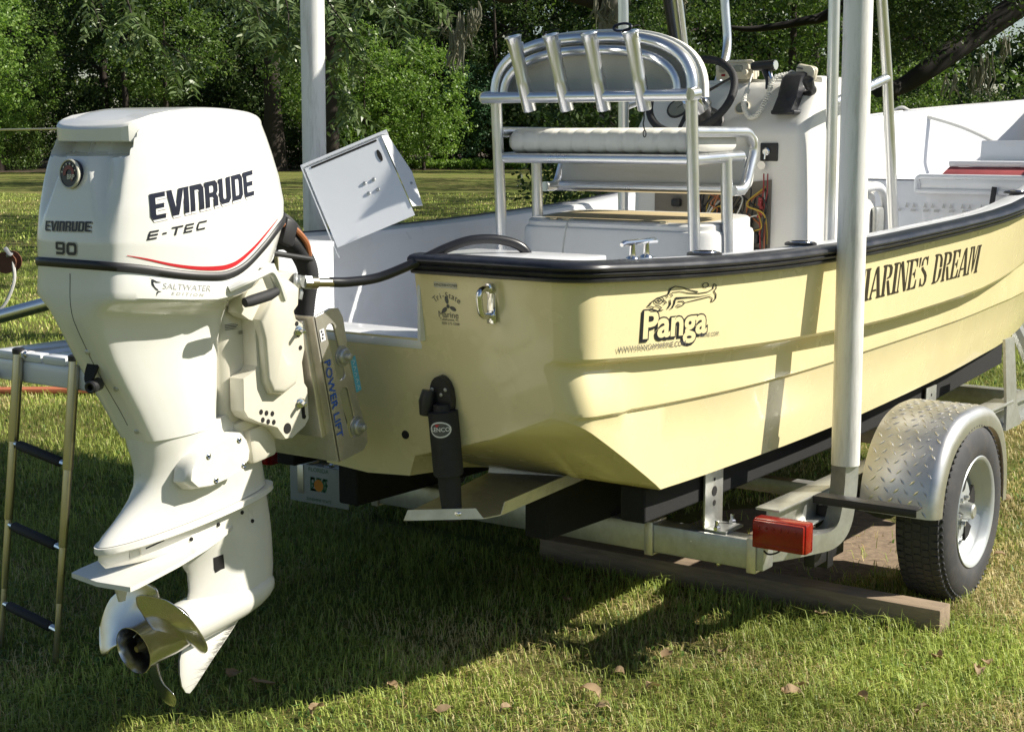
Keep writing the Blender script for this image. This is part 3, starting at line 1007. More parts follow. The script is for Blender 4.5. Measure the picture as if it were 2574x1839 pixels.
x, y, dd, ln, wd, patch = x[keep], y[keep], dd[keep], ln[keep], wd[keep], patch[keep]
n = len(x)
rr_, _ = (x - CAM.x) * math.sin(YAW) - (y - CAM.y) * math.cos(YAW), 0
dry = np.clip(.5 * vnoise(x, y, .35, 9) + .5 * vnoise(x, y, 1.1, 10) + .24 * np.clip(rr_ - .3, 0, 2) * (dd < 9) - .10, 0, 1)
isdry = rng.random(n) < np.clip((dry - .42) * 2.3, .05, .85)
ln = ln * (.50 + .70 * patch) * np.where(isdry, .75, 1.0)
kind_ = rng.random(n)
weed = (kind_ < .035) & (vnoise(x, y, .3, 22) > .52) & (dd < 12)
thatch = (kind_ > .93) & (dd < 14)
wd = np.where(weed, wd * 3.4, wd); ln = np.where(weed, .022 + .012 * rng.random(n), ln)
isdry = (isdry | thatch) & ~weed
tall = rng.random(n) < .006
ln = np.where(tall & (dd < 12), ln * 1.9, ln)
a = rng.random(n) * 6.283
tuft = (vnoise(x, y, .09, 33) > .80) & (dd < 9)
ln = np.where(tuft & ~thatch & ~weed, ln * 1.35, ln)
lean = rng.uniform(.25, 1.25, n) * np.where(isdry, 1.3, 1.0)
lean = np.where(thatch, rng.uniform(1.7, 2.1, n), np.where(weed, 1.35, lean))
dx, dy = np.cos(a), np.sin(a)
px_, py_ = -dy, dx
vv = np.zeros((n, 5, 3), 'f')
z0 = np.zeros(n) - .002
vv[:, 0] = np.stack([x - px_ * wd / 2, y - py_ * wd / 2, z0], 1)
vv[:, 1] = np.stack([x + px_ * wd / 2, y + py_ * wd / 2, z0], 1)
mx_, my_, mz_ = x + dx * ln * lean * np.where(thatch, .5, .30), y + dy * ln * lean * np.where(thatch, .5, .30), ln * np.where(thatch, .28, .62)
vv[:, 2] = np.stack([mx_ + px_ * wd * .38, my_ + py_ * wd * .38, mz_], 1)
vv[:, 3] = np.stack([mx_ - px_ * wd * .38, my_ - py_ * wd * .38, mz_], 1)
vv[:, 4] = np.stack([x + dx * ln * lean, y + dy * ln * lean, ln * np.where(thatch, .18, 1.05 - .45 * np.clip(lean, 0, 1.2))], 1)
me = bpy.data.meshes.new('grass')
me.vertices.add(n * 5); me.vertices.foreach_set('co', vv.reshape(-1))
base = np.arange(n, dtype=np.int32)[:, None] * 5
loops = np.concatenate([base + np.array([0, 1, 2, 3], np.int32), base + np.array([3, 2, 4], np.int32)], 1).reshape(-1)
me.loops.add(len(loops)); me.loops.foreach_set('vertex_index', loops)
me.polygons.add(n * 2)
st_ = np.empty(n * 2, np.int32); st_[0::2] = np.arange(n) * 7; st_[1::2] = np.arange(n) * 7 + 4
tt_ = np.empty(n * 2, np.int32); tt_[0::2] = 4; tt_[1::2] = 3
me.polygons.foreach_set('loop_start', st_); me.polygons.foreach_set('loop_total', tt_)
me.update(calc_edges=True)
g0_ = np.array([.175, .255, .040]); g1_ = np.array([.52, .59, .135]); s0_ = np.array([.50, .40, .155]); s1_ = np.array([.80, .70, .36])
k = rng.random((n, 1))
lum = (.62 + .85 * vnoise(x, y, .42, 14))[:, None] * (.8 + .4 * vnoise(x, y, 2.1, 15))[:, None]
colr = lum * np.where(isdry[:, None], s0_ + (s1_ - s0_) * k, np.where(weed[:, None], np.array([.09, .18, .04]) + np.array([.10, .14, .04]) * k, g0_ + (g1_ - g0_) * k))
colr = np.where(thatch[:, None], colr * np.array([.75, .66, .58]), colr)
ca = np.ones((n, 5, 4), 'f'); ca[:, :, :3] = colr[:, None, :]
at = me.color_attributes.new('blade', 'FLOAT_COLOR', 'POINT'); at.data.foreach_set('color', ca.reshape(-1))
gm = bpy.data.materials.new('grass_blades'); gm.use_nodes = True
N, L = gm.node_tree.nodes, gm.node_tree.links
vc = N.new('ShaderNodeVertexColor'); vc.layer_name = 'blade'
b = N['Principled BSDF']; b.inputs['Roughness'].default_value = .5; b.inputs['Specular IOR Level'].default_value = .3
L.new(vc.outputs[0], b.inputs['Base Color'])
tr = N.new('ShaderNodeBsdfTranslucent'); L.new(vc.outputs[0], tr.inputs[0])
ms_ = N.new('ShaderNodeMixShader'); ms_.inputs[0].default_value = .3; L.new(b.outputs[0], ms_.inputs[1]); L.new(tr.outputs[0], ms_.inputs[2]); L.new(ms_.outputs[0], N['Material Output'].inputs[0])
me.materials.append(gm)
go = bpy.data.objects.new('grass', me); COL.objects.link(go)
tag(go, 'short green grass with dry straw coloured patches round the trailer', 'grass', kind='stuff')
# ================================================================ the boat
HX = [0, .5, 1, 1.5, 2, 3, 3.5, 4, 4.6, 5.3, 6, 6.6, 7.05]
YS = [.845, .922, .965, .99, 1.005, 1.03, 1.03, 1.015, .96, .82, .60, .33, .03]
ZS = [1.325, 1.307, 1.298, 1.30, 1.312, 1.352, 1.40, 1.49, 1.61, 1.74, 1.82, 1.87, 1.91]
Y1O = [.832, .910, .950, .970, .980, .988, .972, .938, .85, .69, .48, .24, .02]
Z1 = [1.085, 1.06, 1.042, 1.032, 1.028, 1.06, 1.105, 1.17, 1.27, 1.42, 1.56, 1.67, 1.76]
Y1I = [.792, .861, .893, .904, .908, .910, .900, .876, .812, .68, .45, .22, .015]
Z1B = [1.06, 1.04, 1.02, 1.01, 1.005, 1.03, 1.075, 1.14, 1.245, 1.395, 1.54, 1.65, 1.74]
Y2 = [.775, .845, .875, .885, .888, .885, .876, .86, .80, .66, .45, .20, .012]
Z2 = [.905, .895, .886, .886, .892, .908, .925, .945, 1.00, 1.11, 1.28, 1.43, 1.56]
YC = [.80, .852, .86, .868, .87, .855, .835, .80, .72, .56, .34, .13, .008]
ZC = [.637, .632, .627, .630, .639, .668, .688, .705, .755, .87, 1.05, 1.24, 1.42]
ZK = [.645, .612, .60, .595, .59, .58, .575, .575, .585, .63, .77, .99, 1.35]
RAKE = 0.15
def hy(tab, X): return smooth_interp(X, HX, tab)
def rake_x(X, z):
    f = max(0.0, 1.0 - X / 0.47)
    return X + RAKE * (1.33 - z) * f
CR_R = 0.085
def corner(y, X):
    if X >= CR_R: return y
    return y - CR_R + CR_R * math.sqrt(max(0.0, 1 - ((CR_R - X) / CR_R) ** 2))
def zc_of(X):
    if X < 0.47: return 0.90 + (0.634 - 0.90) * (X / 0.47)
    return hy(ZC, X)
def hull_section(X):
    """starboard half, keel to sheer, as (Y positive, Z)"""
    yc = hy(YC, X) if X > 0.47 else 0.80 + (0.852 - 0.80) * X / 0.47
    zc = zc_of(X)
    zk = hy(ZK, X)
    t = min(1, X / 0.47)
    zi = 0.725 + (zk + 0.004 - 0.725) * t
    y2, z2 = hy(Y2, X), hy(Z2, X)
    if z2 < zc + 0.018: z2 = zc + 0.018
    if X < 0.3: y2 = max(y2, yc + 0.004)
    y1i, z1b, y1o, z1 = hy(Y1I, X), hy(Z1B, X), hy(Y1O, X), hy(Z1, X)
    ys, zs = hy(YS, X), hy(ZS, X)
    yk = min(0.17, yc * 0.25)
    pts = [(0.0, zk), (yk * .5, zk + .006), (yk, zk + 0.012), (yk + 0.03, zi if X < .47 else zk + .014),
           (yk + (yc - yk) * 0.5, zi + (zc - zi) * 0.47 if X < .47 else zk + .016 + (zc - zk) * 0.45),
           (corner(yc - .004, X), zc - .0005), (corner(yc, X), zc + .002)]
    yy2 = corner(y2, X)
    for k in (0.5,):
        pts.append((corner(yc + (y2 - yc) * k, X), zc + (z2 - zc) * k))
    pts += [(yy2 - .001, z2 - .010), (yy2 + .002, z2 - 0.004), (corner(y2 + .013, X), z2 + 0.004), (corner(y2 + .014, X), z2 + .014)]
    ya = y2 + .014
    for k in (0.35, 0.7, 1.0):
        pts.append((corner(ya + (y1i - ya) * k, X), z2 + .014 + (z1b - z2 - .014) * k - (0.02 if k == 1.0 else 0)))
    pts += [(corner(y1i + .004, X), z1b - .004), (corner(y1i + (y1o - y1i) * .3, X), z1b + (z1 - z1b) * .12), (corner(y1o - .012, X), z1b + (z1 - z1b) * .3),
            (corner(y1o, X), z1b + (z1 - z1b) * .8)]
    for k in (0.12, 0.4, 0.7, 1.0):
        pts.append((corner(y1o + (ys - y1o) * k, X), z1 + (zs - z1) * k))
    return pts
N_UP = 4
XS = [0, .004, .012, .025, .04, .06, .085, .12, .17, .23, .30, .38, .44, .47, .52, .6, .7, .8, .95, 1.1, 1.3, 1.5, 1.75, 2, 2.25, 2.5, 2.75, 3,
      3.25, 3.5, 3.75, 4, 4.3, 4.6, 4.9, 5.2, 5.5, 5.8, 6.1, 6.4, 6.65, 6.85, 7.0, 7.05]
boat = thing('boat', 'pale yellow open fishing boat with black rub rail standing on its trailer', 'boat', (0, 0, 0))
mb = MB()
secs = [[(rake_x(X, z), -y, z) for y, z in hull_section(X)] for X in XS]
nS = len(secs[0])
for side in (1, -1):
    vs = [(x, y * side, z) for s in secs for x, y, z in s]
    fs = []
    for i in range(len(XS) - 1):
        for k in range(nS - 1):
            fs.append((i * nS + k, i * nS + k + 1, (i + 1) * nS + k + 1, (i + 1) * nS + k))
    mb.add(vs, fs)
hull = mb.build('hull', M['yellow'], boat, ang=28)
mb = MB()
# transom plate: columns from the notch edge out to the corner, rows follow the rake
NW, NZ = 0.275, 1.10
sec0 = hull_section(0)
out0 = [(-p[0], p[1]) for p in sec0[6:]]           # outer edge from chine to sheer
for side in (1, -1):
    def tp(y, z): return (rake_x(0, z), y * side, z)
    bot = [(-p[0], p[1]) for p in sec0[:7]]
    zt = hy(ZS, 0)
    # lower band: from the bottom edge up to a line that follows it
    ycols = [0, -.085, -.17, -.20, -.275, -.40, -.50, -.58, -.65]
    def zbot(y):
        a = -y
        if a <= .17: return interp(a, [0, .085, .17], [bot[0][1], bot[1][1], bot[2][1]])
        return interp(a, [.1701, .20, bot[4][0] * -1, -bot[5][0], -bot[6][0]], [bot[2][1] + .045, bot[3][1], bot[4][1], bot[5][1], bot[6][1]])
    def ztop(y): return NZ if -y <= NW - 1e-6 else zt
    rows = 9
    for a, b in zip(ycols[:-1], ycols[1:]):
        ta = NZ if -b <= NW + 1e-6 else zt
        for r in range(rows):
            za0, za1 = zbot(a) + (ta - zbot(a)) * r / rows, zbot(a) + (ta - zbot(a)) * (r + 1) / rows
            zb0, zb1 = zbot(b) + (ta - zbot(b)) * r / rows, zbot(b) + (ta - zbot(b)) * (r + 1) / rows
            mb.add([tp(a, za0), tp(b, zb0), tp(b, zb1), tp(a, za1)], [(0, 1, 2, 3)])
    # outer fan: last column to the outline
    yl = ycols[-1]
    ol = out0
    mb.add([tp(yl, zbot(yl)), tp(-sec0[5][0], sec0[5][1]), tp(*ol[0]), tp(yl, max(zbot(yl), min(zt, ol[0][1])))], [(0, 1, 2, 3)])
    for (ya, za), (yb, zb) in zip(ol[:-1], ol[1:]):
        def zl(z): return max(zbot(yl), min(zt, z))
        mb.add([tp(yl, zl(za)), tp(ya, za), tp(yb, zb), tp(yl, zl(zb))], [(0, 1, 2, 3)])
transom = mb.build('transom', M['yellow'], boat, ang=0)
for p in transom.data.polygons:
    if p.normal.x > 0: p.flip()

# inner skin of transom and the notch sill, gunwale cap, inside walls, floor
mb = MB()
DX_ = 4.72
def cap_section(X):
    ys, zs = hy(YS, X), hy(ZS, X)
    ysc = corner(ys, X)
    w = min(1.0, ys / 0.35)
    sole = max(.80, hy(ZC, X) + .10) if X > .55 else .965
    rim = [(ysc - .005, zs - .002), (ysc - .010 * w, zs + .026), (ysc - .02 * w, zs + .031), (ysc - .095 * w, zs + .031), (ysc - .115 * w, zs + .024), (ysc - .128 * w, zs + .0)]
    wall = [(ys - .140 * w, zs - .06), (ys - .155 * w, zs - .16), (ys - .175 * w, zs - .30), (ys - .205 * w, max(sole + .06, min(zs - .42, .90))), (ys - .235 * w, sole + .03), (ys - .28 * w, sole), (0, sole)]
    pts = rim + wall
    if X > DX_: pts = [(y, max(z, 1.445)) for y, z in pts]
    return pts
XC = [x for x in XS if x >= 0.085 and x < 7.04]
XC = [0.30] + [x for x in XC if x > .31]
for side in (1, -1):
    cs = [[(X, y * side, z) for y, z in cap_section(X)] for X in XC]
    mb.loft(cs, closed=False, cap0=False, cap1=False)
# stern quarter tops (from notch out, round the corner) and the inner transom
def rail_path(n_st=10):
    """plan of the sheer from the notch edge round the corner, forward"""
    pts = []
    for i in range(n_st + 1):
        y = 0.29 + (hy(YS, 0) - CR_R - 0.29) * i / n_st
        pts.append(Vector((0.0, y, hy(ZS, 0))))
    for a in range(1, 8):
        t = a / 8 * math.pi / 2
        X = CR_R - CR_R * math.cos(t)
        pts.append(Vector((X, corner(hy(YS, X), X), hy(ZS, X))))
    for X in [.085, .12, .2, .3, .4, .5, .6, .7, .85, 1, 1.2, 1.4, 1.6, 1.8, 2, 2.25, 2.5, 2.75, 3, 3.25, 3.5, 3.75, 4, 4.25, 4.5, 4.75, 5, 5.25, 5.5, 5.75, 6, 6.2, 6.4, 6.6, 6.8, 6.95, 7.05]:
        pts.append(Vector((X, hy(YS, X), hy(ZS, X))))
    return pts
def rail_sweep(mb, prof, path, side, cap=True):
    n = len(path)
    secs = []
    for i, p in enumerate(path):
        t = (path[min(i + 1, n - 1)] - path[max(i - 1, 0)])
        t.z = 0
        t.normalize()
        nn = Vector((-t.y, t.x, 0))       # outward: for a path going stern to bow on +Y
        if i == 0: nn = Vector((-1, 0, 0))
        secs.append([((p + nn * a).x, (p + nn * a).y * side, p.z + b) for a, b in prof])
    mb.loft(secs, closed=True, cap0=cap, cap1=cap)
path = rail_path()
for side in (1, -1):
    # flat stern deck between transom and the inner bulkhead
    z = hy(ZS, 0) + .031
    b0, y1 = .29, hy(YS, .3) - .10
    mb.box((0.155, side * (b0 + y1 - .03) / 2, z - .011), (0.27, y1 - b0 - .03, 0.02), 0.006)
    mb.box((0.15, side * (b0 + y1 - .05) / 2, 1.195), (0.20, y1 - b0 - .05, 0.27), 0.015)
    mb.box((0.14, side * (b0 - .006), 1.22), (0.26, 0.012, 0.25), 0.003)
# notch sill and well floor
mb.box((0.13, 0, NZ - .017), (0.19, 0.55, 0.034), 0.008)
mb.box((0.20, 0, 1.03), (0.05, 0.56, 0.12), 0.01)
liner = mb.build('inner_liner', M['white_gel'], boat, ang=40)

# rub rail with its ribs
prof = [(-.004, -.026), (.020, -.026), (.032, -.022), (.034, -.015), (.029, -.011), (.038, -.007), (.042, .000), (.036, .005), (.043, .008), (.050, .015), (.048, .023), (.038, .030), (.016, .034), (-.014, .035), (-.016, .030), (-.006, .026)]
for side in (1, -1):
    mb = MB()
    rail_sweep(mb, prof, path, side)
    mb.build('rub_rail', M['black_rub'], boat, ang=50)

# forward casting deck with an open locker
DX, DZ = 4.72, 1.46
mb = MB()
dk = [4.72, 5.0, 5.3, 5.6, 6.0, 6.4, 6.7]
mb.loft([[(X, -(hy(YS, X) - .155 * min(1, hy(YS, X) / .35)), DZ), (X, (hy(YS, X) - .155 * min(1, hy(YS, X) / .35)), DZ)] for X in dk], closed=False, cap0=False, cap1=False)
yw = hy(YS, DX) - .17
mb.loft([[(DX - .03, -yw, .80), (DX - .03, yw, .80)], [(DX - .02, -yw, DZ - .04), (DX - .02, yw, DZ - .04)], [(DX - .008, -yw, DZ - .01), (DX - .008, yw, DZ - .01)], [(DX + .03, -yw, DZ), (DX + .03, yw, DZ)]], closed=False, cap0=False, cap1=False)
mb.build('casting_deck', M['white_gel'], boat, ang=50)
# ruler of pale marks on the riser
bmx = join_bm(*[shift(outline_2d([[(0, 0), (.030, 0), (.034, .012), (.004, .014)]]), -.42 + i * .072 + (.012 if i % 3 else 0), 0.0) for i in range(10)],
              *[shift(outline_2d([[(0, 0), (.02, 0), (.009, .028)]]), -.43 + i * .052 + (.011 if i % 2 else 0), .022) for i in range(14)])
lay(bmx, plane_fn((DX - .033, -.36, 1.285), (0, -1, 0), (0, 0, 1), (-1, 0, 0), .003), 'marking_strip', M['grey_text'], boat, cut=1)

# locker coaming, red lid underside, upright lid, hinges, strap
mb = MB()
cy, hw = -.44, .37
fr = fil([(DX - .08, cy + hw, 1.40), (DX - .08, cy + hw, 1.478), (DX - .08, cy - hw, 1.478), (DX - .08, cy - hw, 1.40), (DX - .08, cy + hw, 1.40)], .03)
mb.tube(fr, .014, 8)
mb.box((DX - .05, cy, 1.435), (.05, 2 * hw - .02, .075), .02)
mb.build('locker_frame', M['white_gel'], boat)
mb = MB()
mb.box((DX + .03, cy - .04, 1.500), (.13, 2 * hw - .16, .022), .006, rot_y(R(-18)))
mb.build('locker_pad', M['red_pad'], boat)
mb = MB()
mb.box((DX + .22, cy - .10, 1.545), (.30, 2 * hw - .04, .03), .008)
mb.box((DX + .40, cy - .12, 1.61), (.03, 2 * hw - .14, .12), .008, rot_y(R(8)))
mb.build('locker_lid', M['white_gel'], boat)
for dy in (.22, -.12):
    mb = MB()
    mb.box((DX + .10, cy + dy, 1.535), (.05, .05, .012), .004)
    mb.tube([(DX + .085, cy + dy - .03, 1.545), (DX + .085, cy + dy + .03, 1.545)], .009, 8)
    mb.build('hinge', M['chrome'], boat)
mb = MB()
mb.box((DX - .105, cy - .06, 1.375), (.008, .028, .11), .003, rot_x(R(6)))
mb.build('latch_strap', M['black_soft'], boat)

# hardware along the gunwale
def gunwale_z(X): return hy(ZS, X) + .032
mb = MB()
cx, cyy = .345, -.84
for dx in (-.04, .04):
    mb.lathe([(0, .020), (.006, .018), (.012, .010), (.045, .008), (.05, .010)], (cx + dx, cyy, gunwale_z(cx)), (0, 0, 1), 12)
mb.tube([(cx - .10, cyy, gunwale_z(cx) + .046), (cx - .085, cyy, gunwale_z(cx) + .05), (cx + .085, cyy, gunwale_z(cx) + .05), (cx + .10, cyy, gunwale_z(cx) + .046)], [.006, .009, .009, .006], 10)
mb.box((cx, cyy, gunwale_z(cx) + .001), (.14, .035, .005), .002)
mb.build('cleat', M['chrome'], boat)
for X, y, l in ((.70, -.865, None), (1.34, -.895, None), (3.55, -.945, None)):
    mb = MB()
    z = gunwale_z(X)
    mb.lathe([(-.002, .055), (.005, .055), (.009, .048), (.009, .032), (-.05, .028)], (X, y, z), (0, 0, 1), 20, closed_ends=False)
    o = mb.build('flush_rod_holder', M['black_plastic'], boat)
    mb = MB()
    mb.lathe([(.0085, .040), (.012, .038), (.012, .033)], (X, y, z), (0, 0, 1), 20, closed_ends=False)
    mb.build('steel_rim', M['chrome'], o)

# towing eye and drain on the transom
def tr(y, z, off=0.0): return Vector((rake_x(0, z) - off, y, z))
mb = MB()
eye = fil([tr(-.548, 1.268, 0), tr(-.545, 1.268, .055), tr(-.545, 1.190, .055), tr(-.548, 1.190, 0)], .038, 6)
mb.tube(eye, .0095, 12)
mb.box(tr(-.549, 1.229, .002), (.004, .030, .125), .0015)
for z in (1.268, 1.190):
    mb.lathe([(0, .016), (.010, .016), (.012, .011)], tr(-.547, z, .003), (-1, 0, 0), 6)
mb.build('tow_eye', M['chrome'], boat)
mb = MB()
mb.lathe([(0, .014), (.003, .013), (.002, .010)], tr(-.172, .79, .0005), (-1, 0, 0), 18, closed_ends=True)
mb.build('drain_hole', M['hole'], boat)

# ---- print on the transom
tN = Vector((-1, 0, -RAKE)).normalized()
tU = Vector((0, -1, 0))
tV = Vector((-RAKE, 0, 1)).normalized()
def tfn(y, z, off=.0012): return plane_fn(tr(y, z), tU, tV, tN, off)
lay(outline_2d([[(-.042, -.0085), (.042, -.0095), (.042, .0085), (-.042, .0095)]]), tfn(-.386, 1.268), 'serial_plate', M['decal_cream'], boat)
lay(text_2d('XPNZR8H7D989', .012), tfn(-.386, 1.268, .002), 'serial_number', M['decal_grey'], boat)
def arc_text(s, r, size, span, up=True):
    bs = []
    n = len(s)
    for i, ch in enumerate(s):
        if ch == ' ': continue
        a = (i - (n - 1) / 2) / (n - 1) * span
        bs.append(shift(text_2d(ch, size), math.sin(a) * r, math.cos(a) * r - r, 1, -a))
    return join_bm(*bs)
lay(arc_text('Tri-State', .075, .026, 1.25), tfn(-.386, 1.238), 'dealer_lettering', M['decal_grey'], boat)
lay(text_2d('Marine', .027), tfn(-.386, 1.180), 'dealer_lettering', M['decal_grey'], boat)
lay(text_2d('Tallahassee, FL', .0115), tfn(-.388, 1.166), 'dealer_lettering', M['decal_grey'], boat)
lay(text_2d('850 575 5208', .0115), tfn(-.392, 1.154), 'dealer_lettering', M['decal_grey'], boat)
bl = []
for a in (100, 220, 340):
    c = (math.cos(R(a)) * .014, math.sin(R(a)) * .014)
    bl.append(shift(outline_2d([[(math.cos(t) * .012, math.sin(t) * .0065) for t in np.linspace(0, 2 * math.pi, 14)[:-1]]]), c[0] * 1.35, c[1] * 1.35, 1, R(a)))
bl.append(outline_2d([[(math.cos(t) * .006, math.sin(t) * .006) for t in np.linspace(0, 2 * math.pi, 14)[:-1]]]))
lay(join_bm(*bl), tfn(-.388, 1.206), 'propeller_emblem', M['decal_grey'], boat)

# ---- print on the starboard side: a point at length X and height z on the top panel
def side_fn(X0, z0, off=.0016, slope=0.0):
    def fn(u, v):
        X = X0 + u
        z = z0 + v + slope * u
        y1o, z1, ys, zs = hy(Y1O, X), hy(Z1, X), hy(YS, X), hy(ZS, X)
        k = (z - z1) / (zs - z1)
        y = y1o + (ys - y1o) * k
        nn = Vector((0, -1, -(ys - y1o) / (zs - z1))).normalized()
        return Vector((X, -y, z)) + nn * off
    return fn
G = .155
def side_text(s, size, X, z, m, name, off=0.0, sx=1.0, lift=.0016, shear=0.0, slope=-.03, spacing=1.0):
    return lay(text_2d(s, size, off, shear, sx, spacing), side_fn(X, z, lift, slope), name, m, boat)
# big outlined word: dark drop shadow, dark outline, pale face
PS, PX, PZ = .112, 1.24, 1.150
side_text('Panga', PS, .448, PZ - .002, M['decal_black'], 'maker_lettering', .0075, PX, .0012, 0, -.035, 1.0)
side_text('Panga', PS, .443, PZ - .007, M['decal_black'], 'maker_lettering', .0075, PX, .0009, 0, -.035, 1.0)
side_text('Panga', PS, .448, PZ - .002, M['yellow'], 'maker_lettering', .0032, PX, .0016, 0, -.035, 1.0)
side_text('WWW.PANGAMARINE.COM', .0235, .345, 1.090, M['decal_grey'], 'maker_lettering', 0, 1.05, slope=-.035)
side_text('MARINE CORP.', .018, .625, 1.098, M['decal_grey'], 'maker_lettering', 0, .95, slope=-.035)
# the jumping fish
fs = []
def st(pts, w): fs.append(ribbon_2d(pts, w))
st([(0, 20), (4, 30), (16, 42), (34, 52), (52, 58)], [5, 4, 4, 4, 4])                       # brow
st([(0, 20), (-6, 12), (4, 9), (10, 4), (6, -4), (-2, -10)], [6, 5, 4, 4, 4, 3])            # jaw
st([(2, -13), (22, -14), (40, -11)], [5, 6, 3])
st([(52, 58), (58, 84), (72, 94), (96, 86), (120, 70), (146, 60)], [4, 6, 4, 4, 4, 5])      # dorsal fin
st([(62, 66), (88, 68), (116, 57), (150, 52), (178, 55), (196, 68), (198, 92)], [3, 3, 4, 4, 4, 4, 3])
st([(198, 92), (206, 86), (208, 70), (200, 56), (208, 40), (208, 22), (200, 8), (192, 6)], [3, 3, 3, 4, 4, 4, 4, 3])
st([(192, 6), (196, 22), (186, 32), (160, 26), (130, 20), (104, 14)], [3, 3, 4, 4, 4, 2])
st([(74, 38), (110, 38), (150, 36), (192, 42)], [10, 6, 3, 1])
st([(74, 34), (72, 12), (66, -6), (60, -10)], [5, 4, 4, 3])
st([(82, 22), (98, 22), (104, 12), (98, 2), (84, -4), (78, 2), (84, 8), (92, 6)], [4, 4, 4, 4, 4, 3, 3, 2])
st([(40, 14), (48, 22), (40, 34)], 4)
st([(52, -8), (60, 12), (58, 34)], [3, 5, 3])
st([(44, 58), (52, 48), (46, 44)], 3)
st([(58, 62), (66, 52), (60, 46)], 3)
st([(14, 12), (26, 8), (34, 0), (28, -10)], [3, 4, 4, 3])
ring = lambda r, cx, cy, w: fs.append(ribbon_2d([(cx + math.cos(t) * r, cy + math.sin(t) * r * 1.1) for t in np.linspace(0, 2 * math.pi, 19)[:-1]], w, closed=True))
ring(13, 26, 34, 3.2); ring(5, 26, 34, 3.5); ring(10, 170, 88, 3)
fish = []
for i, b in enumerate(fs):
    for v in b.verts:
        v.co.x *= .00158
        v.co.y *= .00064
    fish.append(b)
fb = join_bm(*fish)
lay(fb, side_fn(.318, 1.204, .0022, -.028), 'fish_emblem', M['decal_black'], boat)

# boat name in a torn stencil serif: every letter cut from slab outlines
def glyph(ch):
    st_ = {
     'M': [[(0,0),(.20,0),(.20,.05),(.15,.09),(.15,.93),(.20,.95),(.20,1),(0,1),(0,.94),(.05,.92),(.05,.07),(0,.05)], [(.23,1),(.36,1),(.47,.42),(.47,.18),(.43,.0)], [(.50,.18),(.50,.42),(.59,1),(.63,1),(.52,.08)], [(.66,0),(.95,0),(.95,.05),(.90,.08),(.90,.92),(.95,.95),(.95,1),(.66,1),(.71,.93),(.71,.08),(.66,.05)]],
     'A': [[(0,0),(.18,0),(.18,.05),(.13,.07),(.32,.86),(.29,.98),(.04,.07),(0,.05)], [(.34,1),(.47,1),(.70,.07),(.76,.05),(.76,0),(.46,0),(.46,.05),(.51,.07),(.33,.86)], [(.19,.30),(.40,.30),(.42,.24),(.18,.24)]],
     'R': [[(0,0),(.27,0),(.27,.05),(.22,.08),(.22,.92),(.27,.95),(.27,1),(0,1),(0,.95),(.06,.92),(.06,.08),(0,.05)], [(.31,1),(.52,.97),(.62,.87),(.62,.68),(.54,.57),(.31,.53),(.31,.58),(.44,.63),(.46,.78),(.43,.90),(.31,.94)], [(.31,.49),(.44,.49),(.62,.05),(.68,.05),(.68,0),(.48,0),(.33,.40)]],
     'I': [[(0,0),(.32,0),(.32,.05),(.25,.08),(.25,.92),(.32,.95),(.32,1),(0,1),(0,.95),(.07,.92),(.07,.08),(0,.05)]],
     'N': [[(0,0),(.16,0),(.16,.05),(.11,.08),(.11,.90),(.02,1),(0,1),(0,.95),(.05,.92),(.05,.08),(0,.05)], [(.14,1),(.28,1),(.58,.24),(.58,0),(.50,0),(.14,.88)], [(.50,1),(.70,1),(.70,.95),(.65,.92),(.65,.0),(.61,.0),(.61,.92),(.50,.95)]],
     'E': [[(0,0),(.27,0),(.27,.05),(.23,.08),(.23,.92),(.27,.95),(.27,1),(0,1),(0,.95),(.07,.92),(.07,.08),(0,.05)], [(.31,1),(.60,1),(.60,.72),(.55,.72),(.50,.88),(.42,.93),(.31,.94)], [(.31,.54),(.42,.56),(.46,.66),(.49,.66),(.49,.36),(.46,.36),(.42,.46),(.31,.48)], [(.31,0),(.62,0),(.63,.30),(.58,.30),(.52,.12),(.44,.07),(.31,.06)]],
     "'": [[(.02,1),(.16,1),(.10,.68),(.06,.68)]],
     'S': [[(.03,.30),(.03,0),(.07,.02),(.13,.05),(.24,0),(.24,.05),(.14,.12),(.08,.30)], [(.28,0),(.42,.04),(.52,.16),(.52,.34),(.42,.47),(.22,.60),(.15,.68),(.04,.66),(.06,.58),(.30,.40),(.37,.30),(.37,.16),(.28,.06)], [(.02,.70),(.14,.72),(.14,.86),(.24,.94),(.24,1),(.12,.96),(.03,.84)], [(.28,1),(.38,.97),(.44,1),(.48,1),(.48,.70),(.44,.70),(.40,.86),(.28,.94)]],
     'D': [[(0,0),(.27,0),(.27,.05),(.23,.08),(.23,.92),(.27,.95),(.27,1),(0,1),(0,.95),(.07,.92),(.07,.08),(0,.05)], [(.31,1),(.48,.95),(.62,.80),(.66,.52),(.48,.52),(.46,.80),(.41,.90),(.31,.94)], [(.31,0),(.48,.05),(.62,.20),(.66,.48),(.48,.48),(.46,.20),(.41,.10),(.31,.06)]],
    }
    return st_[ch]
adv = {'M': 1.0, 'A': .78, 'R': .72, 'I': .36, 'N': .74, 'E': .68, "'": .20, 'S': .58, 'D': .72, ' ': .42}
x = 0.0
hgt, wsc = .118, .137
for ch in "MARINE'S DREAM":
    if ch != ' ':
        g = [[(p[0] * wsc + x, (p[1] - .5) * hgt) for p in lp] for lp in glyph(ch)]
        lay(join_bm(*[outline_2d([lp]) for lp in g]), side_fn(1.608, 1.166, .0016, .0165), 'name_letter', M['decal_brown'], boat, cut=.05)
    x += adv[ch] * wsc
